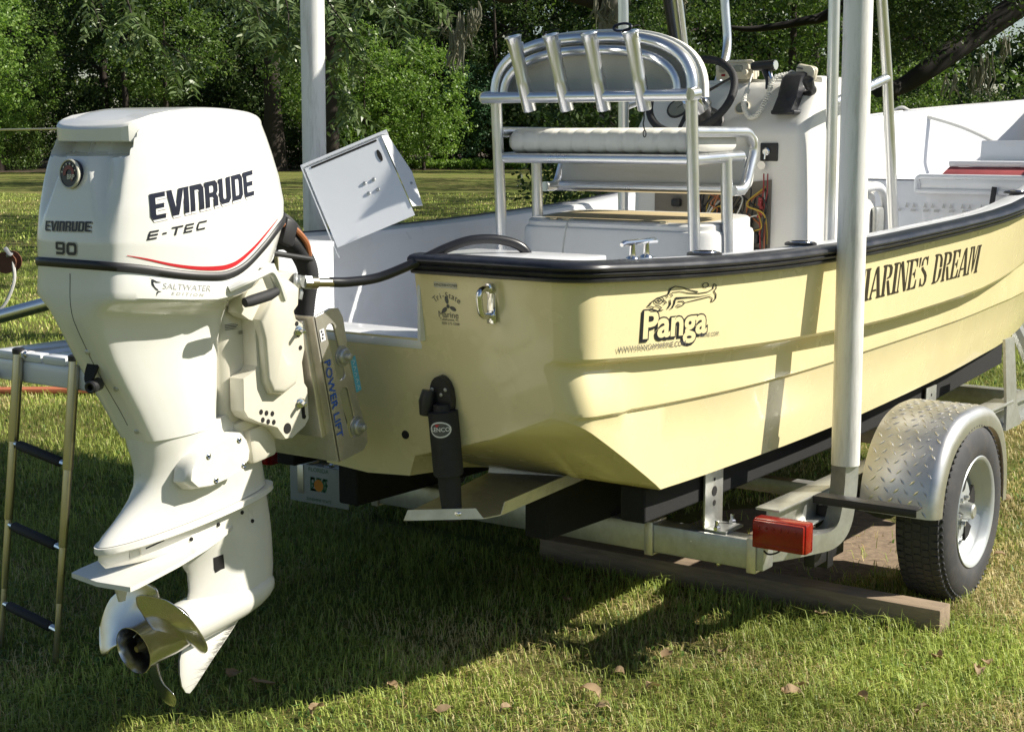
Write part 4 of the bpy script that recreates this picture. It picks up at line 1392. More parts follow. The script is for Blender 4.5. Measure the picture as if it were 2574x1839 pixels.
# ================================================================ outboard motor
motor = thing('outboard_motor', 'large white outboard motor with stainless propeller hung on the transom', 'outboard motor', (-.55, 0, .15))
def rr(xa, xf, w, z, na=3.0, nf=3.0, n=64, za=0.0, zf=0.0, groove=None):
    """rounded plan section: aft end xa, fore end xf, half width w; za / zf tilt its ends"""
    xm, hl = (xa + xf) / 2, (xf - xa) / 2
    pts = []
    for k in range(n):
        a = 2 * math.pi * k / n
        ca, sa = math.cos(a), math.sin(a)
        e = nf if ca > 0 else na
        x = xm + hl * math.copysign(abs(ca) ** (2 / e), ca)
        y = w * math.copysign(abs(sa) ** (2 / e), sa)
        t = (x - xa) / (xf - xa)
        zz = z + za * (1 - t) ** 2 + zf * t ** 2
        if groove: x, y, zz = groove(x, y, zz, t)
        pts.append((x, y, zz))
    return pts
# --- upper cowl: stacked sections; the aft face carries two scoops either side of a centre spine
def sstep(a, b, x):
    t = max(0.0, min(1.0, (x - a) / (b - a)))
    return t * t * (3 - 2 * t)
PLAN = [(0, 0), (.0012, .18), (.004, .34), (.012, .50), (.030, .62), (.058, .70), (.115, .78), (.20, .865), (.32, .945), (.47, 1.0), (.62, .995), (.76, .94), (.86, .84), (.935, .68), (.975, .50), (.993, .27), (1, 0)]
_pl = smooth_line([(p[0], p[1], 0) for p in PLAN], 10)
def _resample():
    # dense over the aft face, coarser along the flanks
    ds = [0.0]
    for p, q in zip(_pl[:-1], _pl[1:]):
        w_ = 3.2 if p.x < .05 else (1.6 if p.x < .12 else 1.0)
        ds.append(ds[-1] + math.hypot((q.x - p.x) * .67, (q.y - p.y) * .235) * w_)
    out = []
    for i in range(97):
        d = ds[-1] * i / 96
        out.append((float(np.interp(d, ds, [p.x for p in _pl])), float(np.interp(d, ds, [p.y for p in _pl]))))
    return out
_half = _resample()
def plan(xa, xf, w):
    r_ = [(xa + (xf - xa) * t, -w * u) for t, u in _half]
    l_ = [(x, -y) for x, y in r_[1:-1]][::-1]
    return [(x, y, 0.0) for x, y in r_ + l_]
def scoop(x, y, z):
    if x < -.84:
        ay = abs(y)
        cr = interp(z, [1.40, 1.55, 1.70], [.152, .152, .147])
        rd = interp(z, [1.44, 1.50, 1.60, 1.652], [.108, .090, .056, .036])
        f = sstep(1.445, 1.655, z) * .040
        if rd < ay < cr:
            q = (ay - rd) / (cr - rd)
            x += f * sstep(0, .40, q) * (1 - q) ** .8 * 1.3
        if z > 1.648:
            x += .075 * sstep(1.648, 1.655, z) * sstep(0, .008, cr - ay) * (1 if ay < rd else max(0, 1 - f / .075 * 0.3))
    return x, y, z
def seam_z(x):
    return smooth_interp(x, [-1.06, -.96, -.84, -.75, -.70, -.64, -.56, -.48, -.36], [1.388, 1.374, 1.352, 1.342, 1.343, 1.361, 1.408, 1.455, 1.49])
def crown_z(x):
    d = x + .709
    return 1.772 - (.80 if d < 0 else .31) * d * d
NA, NF = 2.15, 3.0
secs = []
NT = 64
for i in range(NT + 1):
    t = i / NT
    zn = 1.385 + t * .335
    xa = interp(zn, [1.385, 1.45, 1.52, 1.60, 1.66, 1.72], [-1.036, -1.034, -1.026, -1.012, -.998, -.975])
    xf = interp(zn, [1.385, 1.45, 1.55, 1.65, 1.72], [-.372, -.374, -.392, -.418, -.438])
    w = interp(zn, [1.385, 1.45, 1.54, 1.62, 1.68, 1.72], [.222, .227, .225, .217, .206, .195])
    sec = []
    for (x, y, z) in plan(xa, xf, w):
        zb = crown_z(x) - .028
        z0 = seam_z(x)
        z = z0 + (zb - z0) * t
        sec.append(scoop(x, y, z))
    secs.append(sec)
last = plan(-.958, -.438, .195)
for s, dz in ((.992, .009), (.978, .015), (.955, .020), (.91, .0245), (.82, .027), (.6, .028), (.4, .028), (.2, .028), (.02, .028)):
    ring_ = []
    for (x, y, z) in last:
        xx, yy = -.70 + (x + .70) * s, y * s
        ring_.append((xx, yy, crown_z(xx) - .028 + dz))
    secs.append(ring_)
cowl = MB().loft(secs, cap0=False).build('engine_cowl', M['cowl'], motor, ang=34)

# visor over the air intake, flush with the crown
mb = MB()
vp = [(-.80, -.150), (-.88, -.150), (-.918, -.146), (-.938, -.137), (-.949, -.122), (-.960, -.040), (-.962, .03), (-.956, .09), (-.946, .122), (-.936, .137), (-.918, .146), (-.88, .150), (-.80, .150)]
def vsec(z, do):
    return [(x - (do if x < -.90 else 0), y, z if z < 1.7 else crown_z(x - (do if x < -.90 else 0)) + (z - 1.8) - (.004 if x > -.81 else 0)) for x, y in vp]
mb.loft([vsec(1.684, 0), vsec(1.6865, .003), vsec(1.7945, .004), vsec(1.7998, .0), vsec(1.8022, -.006)])
mb.build('cowl_visor', M['cowl'], motor, ang=28)

# round emblem on the spine
badge_n = Vector((-1, 0, .06)).normalized()
bc = Vector((-1.0115, .0, 1.605))
mb = MB()
mb.lathe([(-.01, .036), (.004, .036), (.007, .033), (.0055, .031)], bc, badge_n, 32)
bd = mb.build('round_emblem', M['decal_navy'], motor)
mb = MB()
mb.lathe([(.0, .0365), (.0062, .0368), (.0082, .0345), (.0068, .0325)], bc, badge_n, 32, closed_ends=False)
mb.build('emblem_ring', M['decal_cream'], bd)
bU, bV = Vector((0, -1, 0)), Vector((.06, 0, 1)).normalized()
dots = join_bm(*[shift(outline_2d([[(-.0022, -.0022), (.0022, -.0022), (.0022, .0022), (-.0022, .0022)]]), math.cos(R(a)) * .025, math.sin(R(a)) * .025, 1, R(a)) for a in range(20, 200, 30)])
lay(dots, plane_fn(bc, bU, bV, badge_n, .0078), 'emblem_dots', M['decal_cream'], bd)
lay(outline_2d([[(math.cos(R(a)) * .021, math.sin(R(a)) * .021) for a in range(-60, 210, 15)] + [(math.cos(R(a)) * .011, math.sin(R(a)) * .011) for a in range(195, -61, -15)]]), plane_fn(bc, bU, bV, badge_n, .0074), 'emblem_arc', M['decal_dark_red'], bd)
lay(text_2d('BRP', .017, .0006), plane_fn(bc + Vector((0, -.008, -.008)), bU, bV, badge_n, .0082), 'emblem_lettering', M['decal_cream'], bd)

# black trim strip round the bottom of the cowl
seam_ring = [(x, y, seam_z(x)) for x, y, z in plan(-1.037, -.371, .2225)]
secs = []
for do, dz in ((.0, -.012), (.005, -.010), (.0065, 0), (.005, .009), (0, .011)):
    secs.append([(x + (x + .70) * do * 2.6, y * (1 + do * 3.4), z + dz) for x, y, z in seam_ring])
mb = MB().loft(secs, cap0=False, cap1=False)
mb.build('trim_strip', M['black_plastic'], motor, ang=60)

# --- lower shroud: from the strip down to the exhaust housing
secs = [[(x * .999 - .001, y * .996, z - .008) for x, y, z in seam_ring]]
prof_s = [
    (1.335, -1.037, -.42, .2225), (1.305, -1.039, -.46, .222), (1.291, -1.040, -.48, .220), (1.284, -1.040, -.50, .212), (1.276, -1.040, -.52, .194), (1.266, -1.039, -.535, .172), (1.254, -1.037, -.545, .150), (1.238, -1.032, -.553, .135),
    (1.21, -1.018, -.562, .124), (1.15, -.982, -.576, .114), (1.08, -.943, -.582, .108), (1.0, -.895, -.586, .102), (.95, -.868, -.588, .097), (.912, -.846, -.588, .093)]
for z, xa, xf, w in prof_s:
    sec = [(x, y, z) for x, y, _z in plan(xa, xf, w)]
    if z > 1.22:
        k = min(1, (z - 1.22) / .08)
        sec = [(x, y, zz + k * (interp(x, [-1.06, -.95, -.82, -.74, -.66, -.5], [.018, .010, -.004, -.010, -.004, .03]))) for x, y, zz in sec]
    if z <= 1.15:
        sec = [(x, y, zz + .05 * (x + .72)) for x, y, zz in sec]
    secs.append(sec)
mb = MB().loft(secs, cap0=False)
shroud = mb.build('engine_shroud', M['cowl'], motor, ang=30)

# centre seam of the shroud
tree_sh = bvh_of(shroud)
pts = []
for z in np.linspace(1.36, .95, 22):
    h = tree_sh.ray_cast(Vector((-2, -.012, z)), Vector((1, 0, 0)), 3)
    if h[0]: pts.append(h[0] + Vector((-.0006, 0, 0)))
if len(pts) > 3:
    MB().tube(pts, .0007, 6).build('shroud_seam', M['hole'], motor)

# carrying handle loop with black grip at the front of the shroud
mb = MB()
mb.tube(fil([(-.70, -.222, 1.305), (-.66, -.250, 1.325), (-.57, -.250, 1.350), (-.545, -.248, 1.315), (-.50, -.225, 1.262)], .02), .011, 10)
mb.prism([(0, 0), (.03, .01), (.06, -.05), (.03, -.06)], (-.575, -.237, 1.352), (1, 0, 0), (0, 0, 1), (0, 1, 0), .03)
mb.build('handle_frame', M['cowl'], motor)
mb = MB()
mb.tube([(-.665, -.243, 1.268), (-.64, -.247, 1.272), (-.58, -.248, 1.281), (-.548, -.245, 1.288)], [.013, .0155, .0155, .012], 12)
mb.build('grip', M['black_soft'], motor)

# water hose outlet and screws on the aft face of the shroud
mb = MB()
def on_shroud(y, z):
    h = tree_sh.ray_cast(Vector((-2, y, z)), Vector((1, 0, 0)), 3)
    return h[0] if h[0] else Vector((-1, y, z))
p0 = on_shroud(-.006, 1.115)
mb.prism([(math.cos(t) * .022, math.sin(t) * .046) for t in np.linspace(0, 2 * math.pi, 20)[:-1]], p0 + Vector((-.002, 0, 0)), (0, -.95, 0), (.42, 0, .9), (-.9, 0, .42), .006)
mb.build('outlet_recess', M['hole'], motor)
mb = MB()
p1 = p0 + Vector((-.012, -.012, -.045))
mb.lathe([(-.02, .017), (.018, .017), (.022, .013), (.020, .008), (.006, .007)], p1, Vector((-1, -.35, -.1)), 18)
mb.build('outlet_plug', M['black_plastic'], motor)
for y, z in ((-.012, 1.158), (-.045, 1.058), (-.035, .935)):
    p = on_shroud(y, z)
    mb = MB()
    mb.lathe([(-.004, .0075), (.002, .0075), (.0035, .005)], p, (-1, -.3, 0), 10)
    mb.build('screw', M['galv'], motor)

# --- exhaust housing
secs = []
for z, xa, xf, w, e in ((.925, -.846, -.52, .092, 2.6), (.895, -.842, -.475, .090, 2.6), (.86, -.834, -.43, .086, 2.5), (.82, -.829, -.405, .082, 2.4), (.785, -.836, -.395, .078, 2.3), (.755, -.858, -.388, .075, 2.2), (.73, -.888, -.382, .073, 2.1), (.705, -.925, -.376, .072, 2.0), (.685, -.958, -.372, .072, 2.0), (.668, -.975, -.370, .073, 2.0)):
    secs.append([(x, y, z2) for x, y, z2 in [(x, y, zz + .105 * (x + .72)) for x, y, zz in rr(xa, xf, w, z, e, 2.2, 72)]])
mb = MB().loft(secs)
mb.build('exhaust_housing', M['housing'], motor, ang=50)
# its bottom flange
mb = MB()
fl = []
for dz, g in ((.004, 0), (.004, .012), (-.010, .014), (-.014, .008)):
    fl.append([(x, y, zz + .105 * (x + .72) + dz) for x, y, zz in rr(-.978 - g * .3, -.358 + g, .074 + g, .662, 2.0, 2.4, 72)])
mb.loft(fl)
mb.build('housing_flange', M['housing'], motor, ang=40)
# side cover with screws
mb = MB()
co = [(-.762, .792), (-.757, .822), (-.740, .846), (-.708, .862), (-.672, .878), (-.60, .893), (-.560, .888), (-.540, .866), (-.530, .838), (-.534, .812), (-.575, .783), (-.62, .772), (-.68, .764), (-.735, .768)]
oc = [(p[0] + .645, p[1] - .825) for p in co]
n = len(oc)
secs = []
for y, s in ((-.070, 1.10), (-.098, 1.06), (-.112, 1.0), (-.118, .94)):
    secs.append([(-.645 + a * s, y, .825 + c * s) for a, c in oc])
mb.loft(secs)
cov = mb.build('side_cover', M['housing'], motor, ang=40)
for x, z in ((-.69, .848), (-.575, .874), (-.665, .778), (-.56, .80)):
    m2 = MB(); m2.lathe([(-.004, .009), (.002, .009), (.004, .006), (.001, .003)], (x, -.117, z), (0, -1, 0), 10)
    m2.build('screw', M['chrome'], cov)
# forward block above the flange
mb = MB()
mb.box((-.455, -.045, .845), (.10, .10, .105), .014, rot_y(R(-8)))
mb.box((-.50, -.03, .905), (.12, .12, .035), .012, rot_y(R(-8)))
mb.build('mount_block', M['engine'], motor)

# --- gearcase: strut, torpedo, skeg
mb = MB()
secs = []
def tz(x): return .335 + (x + .86) * .14
for z, xa, xf, w, tilt in ((.668, -.972, -.366, .060, .105), (.64, -.978, -.358, .056, .105), (.61, -.955, -.352, .052, .10), (.58, -.80, -.347, .050, .08), (.55, -.705, -.343, .049, .06), (.50, -.672, -.340, .049, .03), (.45, -.668, -.340, .052, .0), (.40, -.680, -.348, .056, 0), (.37, -.69, -.37, .055, 0)):
    secs.append([(x, y, zz + tilt * (x + .66)) for x, y, zz in rr(xa, xf, w, z, 1.5, 1.9, 64)])
mb.loft(secs)
# torpedo body
ax = Vector((1, 0, .14)).normalized()
mb.lathe([(0, .062), (.06, .064), (.14, .064), (.22, .062), (.28, .055), (.32, .045), (.345, .033), (.362, .018), (.368, .002)], (-.705, 0, tz(-.705)), ax, 40)
gear = mb.build('gearcase', M['housing'], motor, ang=50)
mb = MB()
sk = [(-.700, .300), (-.712, .26), (-.712, .22), (-.706, .185), (-.692, .162), (-.678, .156), (-.664, .164), (-.60, .222), (-.52, .290), (-.45, .352), (-.415, .385), (-.45, .40), (-.55, .375), (-.64, .340)]
secs = []
for s, y in ((.93, -.0115), (1, -.005), (1, .005), (.93, .0115)):
    cxm, czm = -.58, .29
    secs.append([(cxm + (x - cxm) * s, y * (.45 + .55 * min(1, max(0, (z - .15) / .2))), czm + (z - czm) * s) for x, z in sk])
mb.loft(secs)
mb.build('skeg', M['housing'], motor, ang=40)
# anti-ventilation plate
mb = MB()
av = [(-.972, .115), (-.985, .0), (-.972, -.115), (-.945, -.1175), (-.80, -.110), (-.68, -.092), (-.60, -.070), (-.555, -.054), (-.53, -.045), (-.53, .045), (-.555, .054), (-.60, .070), (-.68, .092), (-.80, .110), (-.945, .1175)]
def avz(x): return .548 + .145 * (x + .972)
secs = [[(x, y, avz(x) - .0065) for x, y in av], [(x, y, avz(x) + .0065) for x, y in av]]
mb.loft(secs)
mb.build('anti_ventilation_plate', M['housing'], motor, ang=30)
# gearcase details: exhaust relief, slots, water intake, trim tab, each seated on the casting
tree_gc = bvh_of(gear)
def on_gear(x, z):
    h = tree_gc.ray_cast(Vector((x, -1, z)), Vector((0, 1, 0)), 2)
    return (h[0], h[1]) if h[0] else (Vector((x, -.05, z)), Vector((0, -1, 0)))
def inlay(name, x, z, w, h, m, tilt=0.0, t=.003, sink=.0022):
    p, n_ = on_gear(x, z)
    if n_.y > 0: n_ = -n_
    u_ = Vector((0, 0, 1)).cross(n_).normalized()
    if u_.x < 0: u_ = -u_
    v_ = n_.cross(u_).normalized()
    if v_.z < 0: v_ = -v_
    c_, s_ = math.cos(tilt), math.sin(tilt)
    u2, v2 = u_ * c_ + v_ * s_, v_ * c_ - u_ * s_
    mb = MB()
    mb.prism([(-w / 2, -h / 2), (w / 2, -h / 2), (w / 2, h / 2), (-w / 2, h / 2)], p - n_ * sink, u2, v2, n_, t)
    return mb.build(name, m, motor, ang=30)
inlay('anode_window', -.884, .622, .030, .046, M['galv'], R(10))
inlay('window_edge', -.868, .624, .004, .046, M['engine'], R(10), .004)
inlay('vent_slot', -.828, .637, .036, .0042, M['hole'], R(12))
inlay('vent_slot', -.820, .623, .058, .0042, M['hole'], R(12))
inlay('water_intake', -.587, .515, .033, .046, M['hole'], R(8))
mb = MB()
mb.prism([(-.03, 0), (.03, 0), (.01, -.075), (-.008, -.075)], (-.905, -.004, .555), (1, 0, 0), (0, 0, 1), (0, 1, 0), .008)
mb.prism([(-.03, 0), (.03, 0), (.024, -.012), (-.026, -.012)], (-.905, -.012, .555), (1, 0, 0), (0, 0, 1), (0, 1, 0), .024)
mb.build('trim_anode', M['engine'], motor)
for x, z in ((-.60, .632), (-.50, .645), (-.455, .610), (-.70, .612)):
    m2 = MB(); m2.lathe([(-.004, .006), (.003, .006), (.0045, .004)], on_gear(x, z)[0], (0, -1, 0), 8)
    m2.build('screw', M['hole'], motor)
# scuffed leading edge of the skeg: thin worn streaks
random.seed(3)
st_bm = []
for i in range(130):
    t = random.random() ** .7
    x0, z0 = -.664 + (.664 - .50) * t, .164 + (.310 - .164) * t
    l = random.choice([.008, .012, .02, .03, .045]) * random.uniform(.6, 1.1)
    st_bm.append(ribbon_2d([(x0 - .004, z0 + random.uniform(0, .004)), (x0 - .004 - l, z0 + l * random.uniform(-.12, .22) + .004)], [random.uniform(.0004, .0011), .0003]))
lay(join_bm(*st_bm), lambda u, v: Vector((u, -.0122 * (.52 + .48 * min(1, max(0, (v - .15) / .2))), v)), 'skeg_scuffing', M['scuff'], motor)['kind'] = 'stuff'

# --- propeller: hub with hollow exhaust bore and three cupped blades
prop = MB()
ax = Vector((-1, 0, -.14)).normalized()
hc = Vector((-.705, 0, tz(-.705)))
prop.lathe([(.0, .056), (.01, .060), (.06, .0615), (.13, .0605), (.155, .064), (.168, .067), (.1685, .0645), (.150, .057), (.02, .052)], hc, ax, 40, closed_ends=False)
prop = prop.build('propeller', M['prop'], motor, ang=40)
mb = MB()
mb.lathe([(.02, .0515), (.1, .0518), (.1, .026), (.135, .022), (.136, .004)], hc, ax, 24)
for k in range(3):
    a = R(30 + 120 * k)
    uu = Vector((0, math.cos(a), math.sin(a)))
    mb.box(hc + ax * .09 + uu * .038, (.06, .010, .010), .001)
mb.build('exhaust_bore', M['hole'], prop)
mb = MB()
mb.lathe([(.11, .017), (.135, .017), (.150, .010), (.158, .009)], hc, ax, 6)
mb.build('propeller_nut', M['brass'], prop)
eu = Vector((0, 1, 0)); ew = ax.cross(eu)
if ew.z < 0: ew = -ew
for k, a0 in enumerate((157, 37, 277)):
    mb = MB()
    nr, nc = 12, 14
    grid = []
    for i in range(nr + 1):
        r_ = .052 + (.186 - .052) * i / nr
        tt = i / nr
        half = R(interp(tt, [0, .3, .6, .85, .95, 1], [30, 43, 48, 42, 30, 12]))
        skew = R(interp(tt, [0, .5, 1], [0, -4, -20]))
        row = []
        for j in range(nc + 1):
            s = -1 + 2 * j / nc
            th = R(a0) + skew + s * half
            xx = .078 - .055 * s * (half / R(45)) + .03 * tt + (.008 * max(0, -s - .7))
            p = hc + ax * xx + (eu * math.cos(th) + ew * math.sin(th)) * r_
            row.append(p)
        grid.append(row)
    m_ = nc + 1
    vs = [p for row in grid for p in row]
    fs = [(i * m_ + j, i * m_ + j + 1, (i + 1) * m_ + j + 1, (i + 1) * m_ + j) for i in range(nr) for j in range(nc)]
    mb.add(vs, fs)
    o = mb.build('blade', M['prop'], prop, ang=60)
    so = o.modifiers.new('solid', 'SOLIDIFY'); so.thickness = .0045; so.offset = 0
    ss = o.modifiers.new('sub', 'SUBSURF'); ss.levels = ss.render_levels = 1

# --- swivel bracket and stern bracket
mb = MB()
secs = []
for z, xa, xf, w in ((1.24, -.60, -.46, .075), (1.20, -.605, -.42, .090), (1.05, -.600, -.41, .088), (.96, -.600, -.42, .083), (.90, -.595, -.45, .075), (.885, -.58, -.47, .065)):
    secs.append(rr(xa, xf, w, z, 4, 4, 48))
mb.loft(secs)
mb.build('swivel_bracket', M['engine'], motor, ang=40)
lay(join_bm(*[shift(outline_2d([[(0, 0), (random.uniform(.02, .075), 0), (random.uniform(.02, .06), .0022), (0, .0022)]]), 0, -.0045 * i) for i in range(4)],
            *[shift(outline_2d([[(0, 0), (.0016, 0), (.0016, .010), (0, .010)]]), .052 + .0034 * i, -.030) for i in range(8)]),
    plane_fn((-.592, -.0905, 1.190), (1, 0, 0), (0, 0, 1), (0, -1, 0), .002), 'spec_sticker', M['decal_grey'], motor, cut=1)
# tilt tube housing: the fat curved cover with the steering tube
for side in (-1, 1):
    mb = MB()
    o_ = [(-.575, 1.225), (-.568, 1.262), (-.545, 1.292), (-.50, 1.312), (-.44, 1.322), (-.385, 1.325), (-.356, 1.318), (-.344, 1.296), (-.344, 1.258), (-.362, 1.242), (-.372, 1.226), (-.360, 1.190),
          (-.332, 1.172), (-.326, 1.100), (-.338, 1.062), (-.330, 1.0), (-.318, .985), (-.314, .895), (-.330, .875), (-.385, .848), (-.412, .850), (-.445, .888), (-.520, .915), (-.560, .935), (-.574, .955), (-.574, 1.045), (-.530, 1.062), (-.520, 1.075), (-.525, 1.20), (-.548, 1.208)]
    y0 = side * .088
    sec = []
    for y, s in ((0, 1.0), (.042, 1.0), (.050, .982)):
        sec.append([(-.45 + (x + .45) * s, y0 + side * y, 1.08 + (z - 1.08) * s) for x, z in o_])
    mb.loft(sec)
    sb = mb.build('stern_bracket', M['engine'], motor, ang=30)
    if side == -1:
        m2 = MB()
        o2 = [(-.530, 1.205), (-.470, 1.285), (-.40, 1.302), (-.372, 1.285), (-.376, 1.245), (-.400, 1.225), (-.398, 1.195), (-.44, 1.155), (-.455, 1.10), (-.43, 1.060), (-.385, 1.050), (-.392, 1.005), (-.44, .985), (-.485, .992), (-.505, 1.03), (-.515, 1.15)]
        sec = []
        for y, s in ((.0, 1.0), (.016, .99), (.028, .95), (.032, .88)):
            sec.append([(-.45 + (x + .45) * s, y0 - .049 - y, 1.14 + (z - 1.14) * s) for x, z in o2])
        m2.loft(sec)
        m2.build('bracket_cover', M['engine'], sb, ang=50)
        # pin holes and mounting bolts
        for i, (x, z) in enumerate(((-.508, .944), (-.487, .938), (-.464, .933), (-.502, .921), (-.481, .913), (-.459, .908))):
            m3 = MB(); m3.lathe([(0, .0078), (.0012, .0074)], (x, y0 - .0495, z), (0, -1, 0), 14); m3.build('pin_hole', M['hole'], sb)
        m3 = MB(); m3.lathe([(0, .016), (.0012, .0155)], (-.405, y0 - .0495, .882), (0, -1, 0), 18); m3.build('pin_hole', M['hole'], sb)
        for x, z in ((-.352, 1.142), (-.345, 1.105), (-.358, 1.175), (-.335, .905)):
            m3 = MB(); m3.lathe([(0, .0070), (.0012, .0065)], (x, y0 - .0505, z), (0, -1, 0), 14); m3.build('bolt_hole', M['hole'], sb)
        for x, z in ((-.352, 1.155), (-.352, .948)):
            m3 = MB()
            m3.lathe([(-.002, .015), (.004, .015), (.0045, .011), (.012, .011), (.013, .006), (.036, .006), (.038, .004)], (x, y0 - .050, z), (-.35, -1, 0), 12)
            m3.build('mounting_bolt', M['chrome'], sb)
        m3 = MB()
        m3.prism([(-.006, -.028), (.006, -.03), (.007, .026), (-.007, .03)], (-.340, y0 - .0495, .93), (1, 0, .2), (-.1, 0, 1), (0, -1, 0), .002)
        m3.build('slot', M['hole'], sb)
mb = MB()
mb.tube([(-.352, .16, 1.293), (-.352, -.165, 1.293)], .016, 16)
mb.build('tilt_tube', M['galv'], motor)
mb = MB()
mb.lathe([(0, .026), (.006, .026), (.010, .020), (.018, .020)], (-.365, -.140, 1.293), (.6, -.8, 0), 16)
mb.tube([(-.352, -.14, 1.29), (-.352, -.15, 1.262), (-.356, -.148, 1.245)], .008, 8)
mb.build('tube_nut', M['galv'], motor)

# ---- print on the cowl
E_ = lambda: [[(0,.10),(.10,0),(.62,0),(.62,.17),(.20,.17),(.20,.40),(.56,.40),(.56,.57),(.20,.57),(.20,.80),(.62,.80),(.62,.97),(.0,.97)]]
def block_word(word):
    gl = {
     'E': ([[(0,.16),(.10,0),(.62,0),(.62,.17),(.24,.17),(.22,.21),(.22,.41),(.56,.41),(.56,.58),(.22,.58),(.22,.82),(.62,.82),(.62,1),(0,1)]], .68),
     'V': ([[(.22,0),(.50,0),(.74,1),(.52,1),(.37,.30),(.22,1),(0,1)]], .74),
     'I': ([[(0,0),(.22,0),(.22,1),(0,1)]], .28),
     'N': ([[(0,0),(.22,0),(.22,.80),(.38,.80),(.42,.74),(.42,0),(.64,0),(.64,.84),(.52,1),(0,1)]], .70),
     'R': ([[(0,0),(.22,0),(.22,.38),(.36,.38),(.42,.30),(.42,0),(.64,0),(.64,.34),(.56,.46),(.64,.58),(.64,.86),(.52,1),(0,1)], [(.22,.56),(.38,.56),(.42,.62),(.42,.76),(.38,.82),(.22,.82)]], .70),
     'U': ([[(.12,0),(.52,0),(.64,.16),(.64,1),(.42,1),(.42,.24),(.38,.18),(.26,.18),(.22,.24),(.22,1),(0,1),(0,.16)]], .70),
     'D': ([[(0,0),(.52,0),(.64,.16),(.64,.84),(.52,1),(0,1)], [(.22,.18),(.38,.18),(.42,.24),(.42,.76),(.38,.82),(.22,.82)]], .70)}
    out, x = [], 0.0
    for ch in word:
        lps, ad = gl[ch]
        out.append([[(p[0] + x, p[1]) for p in lp] for lp in lps])
        x += ad
    return out, x
def grow(lp, d):
    """offset a closed outline by d (outward for counter-clockwise loops)"""
    area = sum(lp[i][0] * lp[(i + 1) % len(lp)][1] - lp[(i + 1) % len(lp)][0] * lp[i][1] for i in range(len(lp)))
    sgn = 1 if area > 0 else -1
    out = []
    n = len(lp)
    for i in range(n):
        a, b, c = Vector(lp[i - 1]), Vector(lp[i]), Vector(lp[(i + 1) % n])
        d1, d2 = (b - a).normalized(), (c - b).normalized()
        n1, n2 = Vector((d1.y, -d1.x)) * sgn, Vector((d2.y, -d2.x)) * sgn
        k = n1 + n2
        l = max(.35, 1 + n1.dot(n2))
        q = b + k * (d / l)
        out.append((q.x, q.y))
    return out
def lettering(word, org, u, v, d, tree, w, h, mats, name, slant=0.0, rise=0.0, rim=.012, drop=(.05, -.06), cut=.02):
    ls, tw = block_word(word)
    fn = lambda off: cast_fn(tree, org, u, v, d, off)
    for off, g, dr, m in ((.0010, rim * 2.4, drop, mats[1]), (.0016, rim * 1.5, drop, mats[2]), (.0022, .0, (0, 0), mats[0])):
        for lps in ls:
            b = []
            for i, lp in enumerate(lps):
                q = grow(lp, g if i == 0 else -g) if g else lp
                q = [((p[0] + dr[0] + slant * p[1]) / tw * w, ((p[1] + dr[1]) * h + rise * (p[0] / tw) * w)) for p in q]
                b.append(q)
            if g:
                b = b[:1]
                if m is mats[1]: pass
            lay(outline_2d(b), fn(off), name, m, motor, cut=cut)
tree_cowl = bvh_of(cowl)
# starboard word: laid from the side
lettering('EVINRUDE', (-.926, -.6, 1.491), (1, 0, 0), (0, 0, 1), (0, 1, 0), tree_cowl, .330, .065, (M['decal_navy'], M['decal_dark_red'], M['decal_white']), 'brand_letter', .03, .165, .012)
# aft word
lettering('EVINRUDE', (-1.6, .088, 1.462), (0, -1, 0), (0, 0, 1), (1, 0, 0), tree_cowl, .176, .025, (M['decal_black'], M['decal_dark_red'], M['decal_cream']), 'brand_letter', .03, .02, .01, cut=.015)
def etec_letters():
    # wide italic capitals drawn as strokes
    w = .0042
    E1 = [ribbon_2d([(.034, .019), (.008, .019)], w), ribbon_2d([(.031, .0105), (.004, .0105)], w), ribbon_2d([(.027, .002), (.0, .002)], w), ribbon_2d([(.004, .0042), (.0085, .0168)], .005)]
    E2 = [ribbon_2d([(.034, .019), (.008, .019)], w), ribbon_2d([(.031, .0105), (.004, .0105)], w), ribbon_2d([(.027, .002), (.0, .002)], w), ribbon_2d([(.004, .0042), (.0085, .0168)], .005)]
    T = [ribbon_2d([(.040, .019), (.006, .019)], w), ribbon_2d([(.021, .0168), (.014, 0)], .0055)]
    C = [ribbon_2d([(.036, .019), (.009, .019)], w), ribbon_2d([(.029, .002), (.002, .002)], w), ribbon_2d([(.003, .0042), (.0085, .0168)], .005)]
    H = [ribbon_2d([(.012, .0095), (.0, .0095)], w)]
    out, x = [], 0
    for g, ad in ((E1, .044), (H, .022), (T, .040), (E2, .040), (C, .04)):
        out.append(join_bm(*[shift(q, x, 0) for q in g]))
        x += ad
    return out
for g in etec_letters():
    for v in g.verts:
        v.co.x *= .92
        v.co.y += v.co.x * .135
    lay(g, cast_fn(tree_cowl, (-.938, -.6, 1.443), (1, 0, 0), (0, 0, 1), (0, 1, 0), .0016), 'model_letter', M['decal_black'], motor, cut=.02)
def rrect(w, h, r, n=5):
    out = []
    for sx, sy, a0 in ((1, 1, 0), (-1, 1, 90), (-1, -1, 180), (1, -1, 270)):
        for k in range(n + 1):
            a_ = R(a0 + 90 * k / n)
            out.append((sx * (w / 2 - r) + r * math.cos(a_), sy * (h / 2 - r) + r * math.sin(a_)))
    return out
def nine(g):
    o_ = [(-.018, .014), (-.012, .0155), (.012, .0155), (.018, .012), (.018, -.010), (.012, -.0155), (-.016, -.0155), (-.016, -.009), (.008, -.009), (.010, -.0045), (-.012, -.0045), (-.018, -.001)]
    h_ = [(-.009, .0095), (.009, .0095), (.009, .0015), (-.009, .0015)]
    return [grow(o_, g), grow(h_, -g)]
def zero(g):
    return [rrect(.038 + 2 * g, .031 + 2 * g, .010), rrect(.020 - 2 * g, .0165 - 2 * g, .004)]
